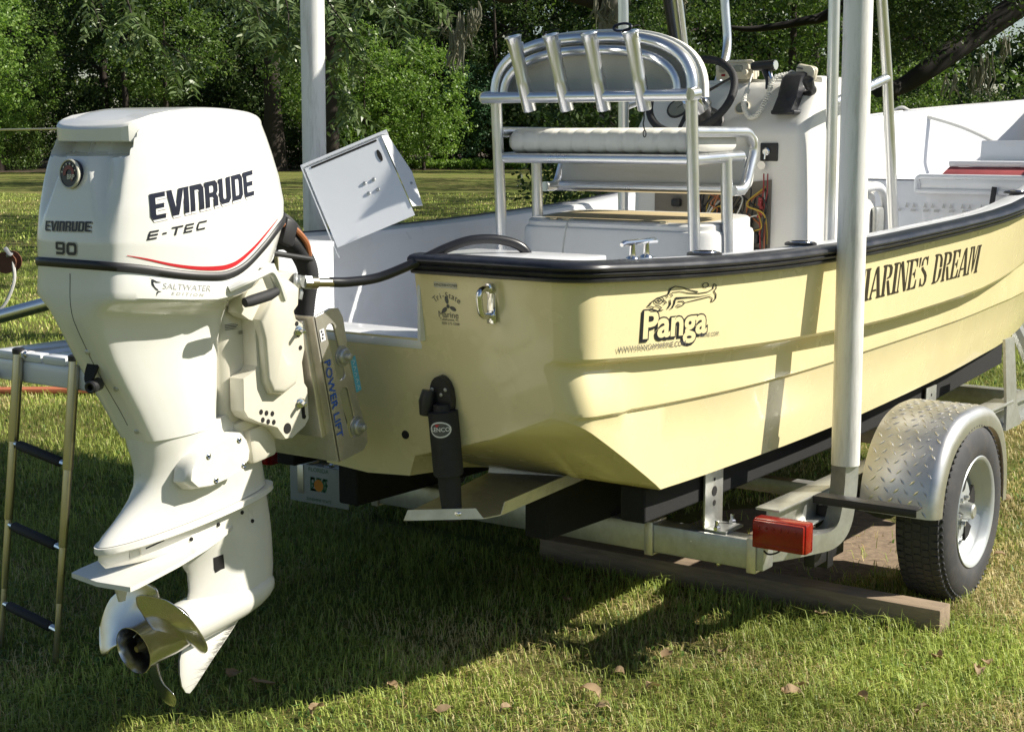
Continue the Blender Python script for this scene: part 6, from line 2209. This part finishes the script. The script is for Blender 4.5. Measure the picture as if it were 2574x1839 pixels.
# dash: gauges
dn = Vector((-.62, 0, .45)).normalized()
def dash_pt(y, z):
    x = interp(z, [1.735, 1.76, 1.80, 1.85, 1.895], [2.425, 2.445, 2.475, 2.515, 2.55])
    return Vector((x, y, z))
for y, z, r_ in ((.225, 1.815, .052), (-.088, 1.815, .034), (.10, 1.83, .030)):
    mb = MB(); mb.lathe([(-.006, r_), (.006, r_), (.009, r_ * .92), (.006, r_ * .84)], dash_pt(y, z), dn, 24); g_ = mb.build('gauge', M['beige'] if r_ < .05 else M['black_plastic'], con)
    mb = MB(); mb.lathe([(.0055, r_ * .83), (.0065, r_ * .83)], dash_pt(y, z), dn, 24); mb.build('gauge_face', M['gauge'], g_)
    mb = MB(); u_ = Vector((0, -1, 0)); v_ = dn.cross(u_); p_ = dash_pt(y, z) + dn * .0072
    mb.tube([p_, p_ + (u_ * .5 + v_ * .6) * r_], .0012, 6); mb.build('needle', M['decal_black'], g_)
# wheel
wc = Vector((2.275, .045, 1.865))
wn_ = Vector((-.80, 0, .60)).normalized()
wu = Vector((0, 1, 0)); wv = wn_.cross(wu).normalized()
if wv.z < 0: wv = -wv
mb = MB(); mb.tube([wc + (wu * math.cos(t) + wv * math.sin(t)) * .192 for t in np.linspace(0, 2 * math.pi, 49)[:-1]], .0165, 12, closed=True)
wheel = mb.build('steering_wheel', M['black_soft'], con)
for a in (150, 270, 30):
    d = wu * math.cos(R(a)) + wv * math.sin(R(a))
    mb = MB(); mb.tube([wc - wn_ * .02 + d * .03, wc - wn_ * .012 + d * .10, wc + d * .188], [.016, .012, .009], 8, flat=.5); mb.build('spoke', M['black_plastic'], wheel)
mb = MB(); mb.lathe([(-.06, .055), (-.02, .052), (.004, .045), (.014, .03), (.018, .01)], wc - wn_ * .01, wn_, 24); mb.build('wheel_hub', M['chrome'], wheel)
mb = MB(); mb.lathe([(.0, .03), (.10, .045), (.17, .075)], wc - wn_ * .02, -wn_, 20); mb.build('steering_column', M['black_plastic'], wheel)
# throttle box, black
mb = MB()
tb = [(2.40, 1.790), (2.46, 1.86), (2.50, 1.945), (2.56, 1.965), (2.64, 1.93), (2.66, 1.85), (2.62, 1.79)]
secs = []
for y, s_ in ((-.262, .94), (-.272, 1), (-.335, 1), (-.348, .94)):
    secs.append([(2.53 + (x - 2.53) * s_, y, 1.87 + (z - 1.87) * s_) for x, z in tb])
mb.loft(secs)
mb.box((2.47, -.31, 1.795), (.12, .11, .02), .008)
th = mb.build('throttle_box', M['black_rub'], con, ang=50)
mb = MB(); mb.tube(fil([(2.54, -.345, 1.87), (2.53, -.40, 1.88), (2.47, -.405, 1.905)], .03), .014, 10); mb.lathe([(0, .02), (.04, .024), (.05, .016)], (2.47, -.405, 1.895), (-.5, 0, .6), 12); mb.build('throttle_lever', M['black_plastic'], th)

# radio, microphone with coiled lead, spot lamp
rad = thing('marine_radio', 'small white marine radio clamped on top of the steering console', 'radio', (2.62, .0, 1.93))
mb = MB(); mb.box((2.63, .012, 1.978), (.12, .155, .066), .008, rot_y(R(-8))); mb.build('radio_case', M['beige'], rad)
mb = MB(); mb.tube(fil([(2.60, -.085, 1.945), (2.585, -.085, 2.016), (2.585, .04, 2.016)], .01), .007, 8); mb.box((2.60, -.085, 1.97), (.04, .008, .06), .002); mb.build('radio_bracket', M['beige'], rad)
mb = MB(); mb.box((2.566, -.022, 1.985), (.004, .045, .030), .001, rot_y(R(-8))); mb.build('radio_display', M['gauge'], rad)
mb = MB(); mb.lathe([(0, .014), (.012, .012)], (2.568, -.058, 1.968), (-1, 0, .1), 14); mb.build('radio_knob', M['beige'], rad)
mb = MB(); mb.box((2.566, .048, 1.958), (.004, .018, .010), .001); mb.build('radio_button', M['lens'], rad)
for k in range(6):
    mb = MB(); mb.box((2.5655, .055, 1.972 + .006 * k), (.003, .03, .0018), .0004); mb.build('speaker_slot', M['decal_grey'], rad)
mic = thing('radio_microphone', 'cream hand microphone with white coiled lead hanging on the throttle box', 'microphone', (2.58, -.30, 1.93))
mb = MB(); mb.box((2.585, -.335, 1.962), (.035, .095, .062), .016, rot_x(R(12)), 3); mb.lathe([(0, .030), (.006, .028)], (2.568, -.352, 1.960), (-1, 0, 0), 20); mb.build('microphone_body', M['beige'], mic)
mb = MB(); mb.box((2.566, -.312, 1.980), (.004, .03, .008), .001, rot_x(R(12))); mb.build('talk_button', M['decal_grey'], mic)
mb = MB()
cl = smooth_line([(2.555, -.262, 1.955), (2.50, -.225, 1.935), (2.46, -.215, 1.86), (2.44, -.185, 1.79), (2.44, -.145, 1.776), (2.445, -.120, 1.81), (2.455, -.110, 1.845), (2.50, -.105, 1.895)], 40)
coil = []
for i, p in enumerate(cl):
    t = (cl[min(i + 1, len(cl) - 1)] - cl[max(i - 1, 0)]).normalized()
    u_ = t.cross(Vector((1, 0, 0))).normalized(); v_ = t.cross(u_)
    a = i * 1.35
    coil.append(p + (u_ * math.cos(a) + v_ * math.sin(a)) * .0085)
mb.tube(coil, .0042, 6)
mb.build('coiled_lead', M['vinyl'], mic)
mb = MB(); mb.tube(smooth_line([(2.50, -.105, 1.895), (2.53, -.10, 1.93), (2.57, -.09, 1.96)], 5), .004, 8); mb.tube(smooth_line([(2.555, -.262, 1.955), (2.56, -.275, 1.968), (2.575, -.285, 1.965)], 5), .004, 8); mb.build('lead_tail', M['vinyl'], mic)
lamp = thing('spot_lamp', 'black cylindrical spot lamp on a bracket at the front of the console dash', 'lamp', (2.55, -.17, 1.90))
mb = MB(); mb.lathe([(0, .016), (.01, .02), (.09, .022), (.11, .024), (.114, .022)], (2.55, -.10, 1.992), (-.10, -1, .02), 18); mb.build('lamp_barrel', M['black_plastic'], lamp)
mb = MB(); mb.lathe([(.1145, .021), (.116, .019)], (2.55, -.10, 1.992), (-.10, -1, .02), 18); mb.build('lamp_glass', M['chrome'], lamp)
mb = MB(); mb.tube([(2.55, -.16, 1.975), (2.53, -.185, 1.93), (2.515, -.19, 1.895)], [.016, .012, .010], 10); mb.build('lamp_stem', M['black_plastic'], lamp)
mb = MB(); mb.tube([(2.545, -.185, 1.965), (2.535, -.20, 1.925)], .009, 10); mb.build('lamp_clamp', M['chrome'], lamp)

# ================================================================ T-top frame over the console
tt = thing('t_top', 'aluminium tube frame of the canopy rising around the steering console', 'boat canopy', (2.9, 0, .80))
ZT = 2.98
for s in (-1, 1):
    mb = MB(); mb.tube([(2.492, .50 * s, .80), (2.488, .50 * s, 1.25), (2.480, .50 * s, 1.83), (2.470, .50 * s, 2.25), (2.44, .52 * s, ZT)], .024, 16); mb.build('upright', M['alu'], tt)
    mb = MB(); mb.tube([(3.31, .48 * s, .80), (3.218, .50 * s, 1.26), (3.07, .50 * s, 1.96), (2.978, .50 * s, 2.28), (2.80, .52 * s, ZT)], .024, 16); mb.build('upright', M['alu'], tt)
    mb = MB(); mb.tube([(3.085, .50 * s, 1.952), (2.50, .50 * s, 1.832)], .021, 14); mb.build('brace', M['alu'], tt)
    if s > 0:
        mb = MB(); mb.tube(fil([(3.26, .44 * s, 1.93), (3.43, .47 * s, 2.12), (3.43, .50 * s, 2.40), (3.40, .52 * s, ZT)], .08, 8), .022, 14); mb.build('windscreen_tube', M['alu'], tt)
mb = MB(); mb.tube(fil([(1.98, -1.0, ZT), (3.85, -1.0, ZT), (3.85, 1.0, ZT), (1.98, 1.0, ZT), (1.98, -1.0, ZT + .001)], .15, 8), .022, 12)
for x in (2.44, 2.80, 3.40):
    mb.tube([(x, -1.0, ZT), (x, 1.0, ZT)], .020, 12)
mb.build('roof_frame', M['alu'], tt)
mb = MB(); mb.loft([[(x, y, ZT + .03 + .03 * (1 - (abs(y) / 1.03) ** 2)) for y in np.linspace(-1.03, 1.03, 13)] for x in (1.94, 2.4, 2.9, 3.4, 3.89)], closed=False, cap0=False, cap1=False)
cv = mb.build('canopy_cloth', M['vinyl'], tt); so = cv.modifiers.new('solid', 'SOLIDIFY'); so.thickness = .01
mb = MB(); mb.tube([(2.83, .52, 2.52), (2.93, .48, 2.05), (2.98, .42, 1.90)], .021, 12); mb.build('black_pole', M['black_rub'], tt)

# ================================================================ tilted white metal tray above the port gunwale
tray = thing('bait_tray', 'white sheet metal tray tipped on its pedestal above the port gunwale', 'tray', (1.0, .905, gunwale_z(1.0)))
# face corners measured on an upright plane facing the stern quarter
c_tl = Vector((.742, .85, 1.573))
c_tr, c_bl = c_tl + Vector((.214, -.242, .133)), c_tl + Vector((-.056, -.205, -.282))
fx = (c_tr - c_tl).normalized()
fyv = (c_bl - c_tl); fyv = (fyv - fx * fyv.dot(fx)).normalized()
fn_ = fyv.cross(fx).normalized()
W_, H_ = (c_tr - c_tl).length, (c_bl - c_tl).length
def fp(a, b, d=0.0): return c_tl + fx * a + fyv * b + fn_ * d
mb = MB()
mb.loft([[fp(.012, 0, 0), fp(W_ - .03, 0, 0), fp(W_ - .03, H_, 0), fp(.012, H_, 0)], [fp(.012, 0, -.004), fp(W_ - .03, 0, -.004), fp(W_ - .03, H_, -.004), fp(.012, H_, -.004)]])
pan = mb.build('tray_bottom', M['box_white'], tray)
mb = MB()
D = .085
mb.loft([[fp(0, -.016, .006), fp(W_, -.016, .006), fp(W_, -.016, -D), fp(0, -.016, -D)], [fp(0, -.005, .006), fp(W_, -.005, .006), fp(W_, -.005, -D), fp(0, -.005, -D)]])
mb.loft([[fp(0, -.016, .006), fp(0, H_ * .86, .006), fp(0, H_, -.03), fp(0, H_, -D), fp(0, -.016, -D)], [fp(.004, -.016, .006), fp(.004, H_ * .86, .006), fp(.004, H_, -.03), fp(.004, H_, -D), fp(.004, -.016, -D)]])
mb.loft([[fp(W_ - .026, .0, .004), fp(W_ - .026, H_ * .9, .004), fp(W_ + .012, H_ * .86, -.05), fp(W_ + .026, H_ * .45, -.05), fp(W_ - .004, -.01, -.02)], [fp(W_ - .026, .0, -.002), fp(W_ - .026, H_ * .9, -.002), fp(W_ + .012, H_ * .86, -.056), fp(W_ + .026, H_ * .45, -.056), fp(W_ - .004, -.01, -.026)]])
mb.build('tray_sides', M['box_white'], tray, ang=20)
mb = MB(); mb.loft([[fp(.035, .004, .0012), fp(W_ - .05, .004, .0012), fp(W_ - .05, .012, .0012), fp(.035, .012, .0012)], [fp(.035, .004, .002), fp(W_ - .05, .004, .002), fp(W_ - .05, .012, .002), fp(.035, .012, .002)]]); mb.build('slit', M['hole'], tray)
mb = MB(); mb.prism([(.008 * math.cos(t), .026 * math.sin(t)) for t in np.linspace(0, 2 * math.pi, 17)[:-1]], fp(W_ - .062, .072, .0008), fx, fyv, fn_, .0012); mb.build('finger_hole', M['hole'], tray)
for a, b in ((.195, .155), (.232, .155), (.195, .200), (.232, .200)):
    mb = MB(); bolt(mb, fp(a, b, 0), fn_, .0075, .005, 8); mb.build('mounting_bolt', M['galv'], tray)
for a, b in ((W_ + .002, .13), (W_ + .006, .21)):
    mb = MB(); bolt(mb, fp(a, b, -.038), fn_, .006, .004, 8); mb.build('rivet', M['galv'], tray)
mb = MB(); mb.tube(fil([fp(.20, .18, -.01), fp(.20, .18, -.14), (1.0, .905, 1.46), (1.0, .905, gunwale_z(1.0) - .01)], .08), .022, 14); mb.build('pedestal', M['alu'], tray)
# rope over the port gunwale at the bow
mb = MB()
rp_ = smooth_line([(6.02, .62, hy(ZS, 6.0) + .03), (6.06, .57, hy(ZS, 6.0) + .055), (6.10, .50, hy(ZS, 6.0) + .02), (6.2, .20, 1.74), (6.30, -.05, 1.60), (6.33, -.12, 1.50)], 10)
mb.tube(rp_, .011, 8)
rope = single(mb.build('rope', M['rope']))
tag(rope, 'thin white rope led over the port gunwale down to the bow deck', 'rope')
# ================================================================ trailer
trl = thing('boat_trailer', 'galvanised single axle boat trailer with diamond plate fenders under the boat', 'boat trailer', (1.9, 0, 0))
def ibeam(mb, x0, x1, y, z0, z1, w=.075, tk=.008):
    zm = (z0 + z1) / 2
    mb.box(((x0 + x1) / 2, y, z1 - tk / 2), (x1 - x0, w, tk), .001)
    mb.box(((x0 + x1) / 2, y, z0 + tk / 2), (x1 - x0, w, tk), .001)
    mb.box(((x0 + x1) / 2, y, zm), (x1 - x0, tk, z1 - z0 - 2 * tk), .001)
for s in (-1, 1):
    mb = MB()
    ibeam(mb, .93, 4.4, .99 * s, .395, .50, .085)
    mb.build('frame_rail', M['galv'], trl, ang=30)
for x in (.885, 3.05, 4.30):
    mb = MB()
    mb.box((x, 0, .362), (.075, 2.04, .098), .006)
    mb.build('cross_member', M['galv'], trl, ang=30)
mb = MB(); mb.box((1.945, 0, .33), (.06, 2.1, .06), .006); mb.build('axle', M['galv'], trl)
mb = MB(); mb.tube([(4.3, -.9, .44), (6.6, -.05, .46)], .045, 8); mb.tube([(4.3, .9, .44), (6.6, .05, .46)], .045, 8); mb.box((6.9, 0, .46), (.8, .09, .1), .01); mb.build('tongue', M['galv'], trl)
for s in (-1, 1):
    mb = MB()
    mb.loft([[(x, (.735 + d) * s, z) for d, z in ((-.045, -.11), (.045, -.11), (.045, 0), (-.045, 0))] for x, z in ()] or
            [[(x, (.735 + d) * s, zz + z) for d, z in ((-.045, -.115), (.045, -.115), (.045, -.002), (-.045, -.002))] for x, zz in ((.50, .622), (1.2, .618), (2.0, .622), (3.0, .645), (4.0, .70))])
    mb.build('bunk_or_shade_board', M['carpet'], trl, bevel=.008)
    mb = MB()
    mb.loft([[(x, (.40 + d) * s, zz + z) for d, z in ((-.045, -.20), (.045, -.20), (.045, -.002), (-.045, -.002))] for x, zz in ((.46, .612), (1.2, .600), (2.0, .600), (3.0, .60), (4.0, .63))])
    mb.build('bunk_or_shade_board', M['carpet'], trl, bevel=.008)  # inner pair added; its black stands in for deep shade under the hull
    for x in (.925, 2.96):
        mb = MB()
        mb.box((x, .748 * s - .055 * s * (-1), .525), (.125, .008, .23), .001) if False else mb.box((x, .795 * s, .512), (.125, .008, .20), .001)
        mb.box((x, .835 * s, .416), (.125, .085, .008), .001)
        bkt = mb.build('bunk_bracket', M['galv'], trl)
        for z, r_ in ((.575, .006), (.535, .017), (.495, .010)):
            m2 = MB(); m2.lathe([(0, r_), (.0012, r_)], (x, .7995 * s, z), (0, s, 0), 14); m2.build('bracket_hole', M['hole'], bkt)
        for dx in (-.055, .055):
            m2 = MB(); bolt(m2, (x + dx, .84 * s, .42), (0, 0, 1), .013, .014); m2.tube([(x + dx, .84 * s, .40), (x + dx, .84 * s, .452)], .007, 8)
            m2.tube(fil([(x + dx, .84 * s, .42), (x - .048, .84 * s, .30), (x + .0, .84 * s, .30)], .01), .006, 8) if dx < 0 else None
            m2.build('u_bolt', M['chrome'], bkt)
for y in (-.60, -.98, .60, .98):
    mb = MB(); mb.box((.842, y, .362), (.010, .032, .112), .002); mb.box((.885, y, .415), (.095, .032, .008), .002); mb.box((.885, y, .308), (.095, .032, .008), .002)
    mb.build('clamp_strap', M['alu_dull'], trl)
# wheels: one built, one copied
def make_wheel(y0, s):
    """y0 inner face, s = outward sign"""
    
    ax_ = (0, s, 0)
    mb = MB()
    tp_ = [(.0, .205), (.004, .245), (.010, .288), (.018, .310), (.030, .323), (.045, .331), (.075, .334), (.135, .334), (.165, .331), (.180, .323), (.194, .308), (.204, .286), (.211, .250), (.208, .222), (.200, .206)]
    mb.lathe(tp_, (1.945, y0, .334), ax_, 72, closed_ends=False)
    ty = mb.build('tyre', M['tyre'], trl, ang=40)
    mb = MB()
    for k in range(72):
        a = 2 * math.pi * k / 72
        u_ = Vector((math.cos(a), 0, math.sin(a)))
        tng = Vector((-math.sin(a), 0, math.cos(a)))
        for i, (d, w_) in enumerate(((.042, .026), (.074, .024), (.105, .026), (.136, .024), (.168, .026))):
            c_ = Vector((1.945, y0 + s * d, .334)) + u_ * (.332 if i in (1, 2, 3) else .3285) + tng * (.007 if i % 2 else 0)
            rot = Matrix((tng, Vector((0, s, 0)), u_)).transposed()
            mb.box(c_, (.0215, w_, .010), 0, rot)
        c_ = Vector((1.945, y0 + s * .188, .334)) + u_ * .3135
        rot = Matrix((tng, Vector((0, s, 0)), u_)).transposed()
        mb.box(c_, (.014, .018, .008), .002, rot @ rot_x(-.9 * s), 1)
    tr_ = mb.build('tread', M['tyre'], ty)
    tr_['kind'] = 'stuff'
    mb = MB()
    rp2 = [(.02, .19), (.10, .168), (.145, .168), (.165, .172), (.185, .182), (.193, .190), (.199, .203), (.204, .208), (.207, .205), (.205, .198), (.196, .186), (.172, .176), (.150, .160), (.140, .150), (.135, .148), (.02, .17)]
    mb.lathe(rp2, (1.945, y0, .334), ax_, 56, closed_ends=False)
    rim = mb.build('rim', M['rim'], trl, ang=40)
    # five spokes standing between dark windows
    mb = MB(); mb.lathe([(.128, .150), (.150, .100), (.153, .062), (.150, .05), (.150, .001)], (1.945, y0, .334), ax_, 40, closed_ends=False); mb.build('rim_disc', M['rim'], rim)
    for k in range(5):
        a = 2 * math.pi * k / 5 + .3
        u_ = Vector((math.cos(a), 0, math.sin(a))); tng = Vector((-math.sin(a), 0, math.cos(a)))
        mb = MB()
        c_ = Vector((1.945, y0 + s * .149, .334))
        mb.prism([(.078, -.016), (.128, -.038), (.138, 0), (.128, .038), (.078, .016), (.070, 0)], c_ + Vector((0, s * -.004, 0)), u_, tng, Vector((0, s, 0)), .0105)
        mb.build('rim_window', M['hole'], rim)
        m2 = MB(); a2 = a + .63; u2 = Vector((math.cos(a2), 0, math.sin(a2)))
        bolt(m2, Vector((1.945, y0 + s * .152, .334)) + u2 * .052, (0, s, 0), .011, .016); m2.build('wheel_nut', M['galv'], rim)
    mb = MB(); mb.lathe([(.145, .034), (.175, .033), (.195, .028), (.20, .020), (.198, .004)], (1.945, y0, .334), ax_, 24); mb.build('hub_cap', M['galv'], trl)
make_wheel(-1.140, -1)
make_wheel(1.140, 1)
# fenders of chequer plate
def fender(s):
    mb = MB()
    n = 40
    yi, yo = 1.055 * s, 1.335 * s
    xc, zc, rr_ = 1.955, .325, .405
    a0, a1 = R(174), R(-2)
    prof_ = [(yi, 0), (yo - .035 * s, 0), (yo - .018 * s, -.006), (yo - .006 * s, -.020), (yo, -.040), (yo - .001 * s, -.075), (yo - .004 * s, -.075), (yo - .003 * s, -.042), (yo - .010 * s, -.022), (yo - .02 * s, -.010), (yo - .036 * s, -.0045), (yi, -.0045)]
    def sq(a):
        # flattened top like a jeep fender
        c, s_ = math.cos(a), math.sin(a)
        return xc + 1.03 * rr_ * math.copysign(abs(c) ** .80, c), zc + .965 * rr_ * math.copysign(abs(s_) ** .86, s_)
    secs = []
    frames = []
    for i in range(n + 1):
        a = a0 + (a1 - a0) * i / n
        x, z = sq(a); x2, z2 = sq(a - .01)
        t = Vector((x2 - x, 0, z2 - z)).normalized(); nn = Vector((-t.z, 0, t.x))
        if nn.dot(Vector((math.cos(a), 0, math.sin(a)))) < 0: nn = -nn
        secs.append([(x + nn.x * d, y, z + nn.z * d) for y, d in prof_])
        frames.append((Vector((x, 0, z)), t, nn))
    mb.loft(secs)
    f_ = mb.build('fender', M['diamond'], trl, ang=35)
    # raised diamonds, alternately turned
    mb = MB()
    L_ = [0.0]
    for i in range(1, len(frames)): L_.append(L_[-1] + (frames[i][0] - frames[i - 1][0]).length)
    nr = int(L_[-1] / .034)
    for i in range(nr):
        d = (i + .5) * L_[-1] / nr
        k = max(j for j in range(len(L_)) if L_[j] <= d)
        if k >= len(frames) - 1: continue
        p, t, nn = frames[k]
        q = p + t * (d - L_[k])
        for j in range(7):
            y = yi + s * (.022 + .036 * j + (.018 if i % 2 else 0))
            if abs(y) > abs(yo) - .03: continue
            sgn = 1 if (i + j) % 2 else -1
            dr = (t * .75 + Vector((0, s * sgn * .75, 0))).normalized()
            sd = nn.cross(dr)
            c_ = q + Vector((0, y, 0))
            vs = [c_ + dr * .015, c_ + sd * .0042, c_ - dr * .015, c_ - sd * .0042]
            mb.add([v + nn * .0002 for v in vs] + [c_ + nn * .0019 + dr * .006, c_ + nn * .0019 - dr * .006], [(0, 1, 4), (1, 2, 5, 4), (2, 3, 5), (3, 0, 4, 5)])
    dm = mb.build('diamond_tread', M['diamond'], f_, ang=0)
    dm['kind'] = 'stuff'
M['diamond'] = mat('chequer_plate_aluminium', (.66, .65, .62), .36, metal=.9, noise=.08, nscale=25, dirt=(.33, .29, .23), dirt_amt=.35, dirt_scale=10, rnoise=.1)
fender(-1); fender(1)
for s in (-1, 1):
    mb = MB()
    mb.box((1.215, 1.215 * s, .498), (.060, .36, .006), .001); mb.box((1.187, 1.215 * s, .486), (.006, .36, .022), .001)
    mb.build('fender_bracket', M['black_plastic'], trl)
    mb = MB(); mb.box((1.33, 1.02 * s, .33), (.05, .05, .22), .004); mb.box((1.33, 1.02 * s, .27), (.25, .04, .05), .004); mb.build('spring_hanger', M['black_plastic'], trl)
# guide posts: bent galvanised pipe with a PVC sleeve
for s in (-1, 1):
    mb = MB()
    base = fil([(.93, -.90, .335), (1.08, -.985, .335), (1.30, -1.075, .34), (1.345, -1.08, .50), (1.362, -1.072, .85)], .13, 10)
    pts = [(x, y * (1 if s < 0 else -1.06), z) for x, y, z in base]
    mb.tube(pts, .046, 4, phase=math.pi / 4)
    mb.build('guide_post_pipe', M['galv'], trl)
    mb = MB()
    ys_ = -1.08 if s < 0 else 1.175
    lean = .012 if s < 0 else .0
    x0_ = 1.347 if s < 0 else 1.16
    mb.tube([(x0_, ys_, .585), (x0_ + .006, ys_ + lean * .5, 1.2), (x0_ + .012, ys_ + lean, 2.0), (x0_ + .018, ys_ + lean * 1.5, 2.75)], .0485, 24)
    mb.build('guide_post_sleeve', M['pvc'], trl)
# tail lamps
for s in (-1, 1.12):
    mb = MB()
    mb.box((.848, 1.085 * s, .446), (.055, .185, .098), .007); mb.box((.815, 1.085 * s, .446), (.016, .176, .090), .005)
    ln_ = mb.build('tail_lamp', M['lens'], trl)
    for k in range(6):
        m2 = MB(); m2.lathe([(0, .0055), (.0022, .0045), (.003, .001)], (.8065, (1.02 + .025 * k) * s, .470), (-1, 0, 0), 10); m2.build('lamp_diode', M['lens'], ln_)
    m2 = MB(); m2.box((.8062, 1.085 * s, .415), (.002, .16, .004), .0005); m2.build('lamp_rib', M['lens'], ln_)
    m2 = MB(); m2.box((.885, 1.07 * s, .44), (.02, .10, .09), .003); m2.build('lamp_mount', M['galv'], ln_)
mb = MB(); mb.tube(smooth_line([(.86, -1.0, .40), (.85, -1.03, .375), (.86, -1.06, .38), (.87, -1.08, .40)], 6), .003, 6); mb.build('lamp_wire', M['wire_black'], trl)
# forward side guides of bent plate
for s in (-1, 1):
    mb = MB()
    mb.loft([[(3.28, 1.0 * s, .80), (3.41, 1.0 * s, .80), (3.41, 1.012 * s, .80), (3.28, 1.012 * s, .80)],
             [(3.25, 1.03 * s, .50), (3.40, 1.03 * s, .50), (3.40, 1.042 * s, .50), (3.25, 1.042 * s, .50)],
             [(3.22, 1.04 * s, .40), (3.45, 1.04 * s, .40), (3.45, 1.052 * s, .40), (3.22, 1.052 * s, .40)]])
    mb.box((3.12, 1.0 * s, .515), (.45, .09, .012), .002)
    mb.build('side_guide', M['galv'], trl, ang=30)
# number plate hanging at the port end of the rear cross member
mb = MB(); mb.box((.842, .885, .345), (.003, .305, .152), .001); npl = mb.build('number_plate', M['plate_shaded_white'], trl)
npf = lambda off: plane_fn((.8405, .885, .345), (0, -1, 0), (0, 0, 1), (-1, 0, 0), off)
for txt, dx in (('270', -.092), ('EAF', .088)):
    lay(text_2d(txt, .078, .001, 0, .75), npf(.001), 'plate_lettering', M['plate_green'], npl, cut=1)
lay(text_2d('FLORIDA', .024, 0, 0, 1.1), plane_fn((.8405, .885, .405), (0, -1, 0), (0, 0, 1), (-1, 0, 0), .001), 'plate_lettering', M['plate_green'], npl, cut=1)
lay(text_2d('SUNSHINE STATE', .017, 0, 0, 1.0), plane_fn((.8405, .885, .285), (0, -1, 0), (0, 0, 1), (-1, 0, 0), .001), 'plate_lettering', M['plate_green'], npl, cut=1)
lay(outline_2d([[(math.cos(t) * .024, math.sin(t) * .024) for t in np.linspace(0, 2 * math.pi, 21)[:-1]]]), npf(.0012), 'plate_orange_fruit', M['plate_orange'], npl, cut=1)

# timber balk behind the wheels
mb = MB(); mb.box((1.525, -.56, .044), (.105, 1.66, .09), .006)
bk = mb.build('timber_balk', M['wood'], None)
single(bk); tag(bk, 'weathered square timber balk lying on the ground behind the trailer wheels', 'timber')

# ================================================================ pole and winch stand entering from the left, orange board
mb = MB(); 
galv_pole = thing('trailer_tongue', 'galvanised tongue of another trailer poking in behind the motor', 'trailer tongue', (4.0, 5.6, .3))
CP = gp
mb = MB(); mb.tube([CP(-2.62, 7.2, .80), CP(-1.95, 7.0, .985), CP(-1.70, 6.9, 1.05)], .033, 14); mb.build('tongue_tube', M['alu'], galv_pole)
mb = MB(); mb.tube([CP(-2.62, 7.2, .80), CP(-4.2, 7.7, .42)], .033, 14); mb.tube([CP(-2.55, 7.3, .0), CP(-2.62, 7.2, .80)], .025, 10); mb.build('tongue_prop', M['galv'], galv_pole)
wst = thing('winch_stand', 'rusty trailer winch with strap showing at the edge of the lawn', 'winch', CP(-2.75, 7.6, 0))
mb = MB(); mb.tube([CP(-2.72, 7.7, 0), CP(-2.68, 7.7, 1.0)], .03, 10); mb.build('winch_post', M['galv'], wst)
mb = MB(); mb.lathe([(-.05, .055), (-.04, .055), (-.04, .03), (.04, .03), (.04, .055), (.05, .055)], CP(-2.535, 7.7, 1.07), (.82, .57, 0), 16); mb.build('winch_drum', mat('rusty_steel', (.16, .07, .04), .7, metal=.3, noise=.4, nscale=20), wst)
mb = MB(); mb.tube([CP(-2.53, 7.68, 1.10), CP(-2.49, 7.6, 1.12), CP(-2.52, 7.62, 1.14)], .014, 8); mb.build('winch_handle', M['galv'], wst)
mb = MB(); mb.tube(smooth_line([CP(-2.50, 7.66, 1.09), CP(-2.49, 7.64, .98), CP(-2.54, 7.62, .86), CP(-2.62, 7.6, .80)], 6), .008, 6); mb.build('winch_strap', M['rope'], wst)
mb = MB(); mb.box((0, 0, 0), (1.5, .10, .035), .005, None)
rb_ = mb.build('edging_board', M['red_board'], None)
rb_.location = CP(-3.35, 10.0, .03); rb_.rotation_euler = (0, 0, YAW - R(90) + R(3))
tag(rb_, 'faded orange board lying in the grass beyond the swim platform', 'board')

# ================================================================ fallen leaves on the grass
rng = np.random.default_rng(77)
M['dry_leaf'] = leaf_mat('dry_brown_leaf', (.20, .12, .06), (.46, .34, .20), (.62, .50, .34), .15, .7)
leaf_px = [(1310, 1560, 1.1), (1770, 1560, 1.0), (1805, 1545, .9), (1455, 1545, .9), (1490, 1470, .8), (1260, 1345, .7), (1375, 1510, .6), (1840, 1375, .9), (2190, 1510, .8), (2215, 1490, .7), (2110, 1480, .7), (560, 1540, 1.3), (500, 1520, 1.0), (1345, 1590, .7), (1930, 1570, .6), (700, 1600, .8),
           (2250, 1110, .8), (2235, 1240, .7), (980, 1600, .8), (1620, 1465, .6), (430, 1470, .7), (860, 1540, .6), (1120, 1600, .6), (2080, 1600, .7)]
for i, (u_, v_, s_) in enumerate(leaf_px):
    d_ = 1.7 * 3400 * .985 / (v_ - 300); r_ = (u_ - 1136) / 3400 * d_ * 1.0
    d_ -= .08
    L_, w_ = .064 * s_, .026 * s_
    cr = rng.uniform(.006, .016)
    vs, fs = [], []
    for a in range(7):
        t = a / 6
        ww = w_ * math.sin(math.pi * min(1, t * .92 + .04)) ** .8
        zc_ = .018 + cr * math.sin(t * 3.1) + .02 * (t - .5) * rng.uniform(-1, 1)
        vs += [(L_ * (t - .5), -ww, zc_ + cr * .8), (L_ * (t - .5), 0, zc_), (L_ * (t - .5), ww, zc_ + cr * .9)]
    for a in range(6):
        for b_ in range(2):
            k_ = a * 3 + b_
            fs.append((k_, k_ + 1, k_ + 4, k_ + 3))
    mb = MB().add(vs, fs)
    lf = mb.build('fallen_leaf', M['dry_leaf'], None, ang=60)
    lf.location = gp(r_, d_, .012)
    lf.rotation_euler = (rng.uniform(-.35, .35), rng.uniform(-.35, .35), rng.uniform(0, 6.28))
    tag(lf, 'curled dry brown leaf lying on the grass', 'leaf', 'dry leaves scattered on the grass')
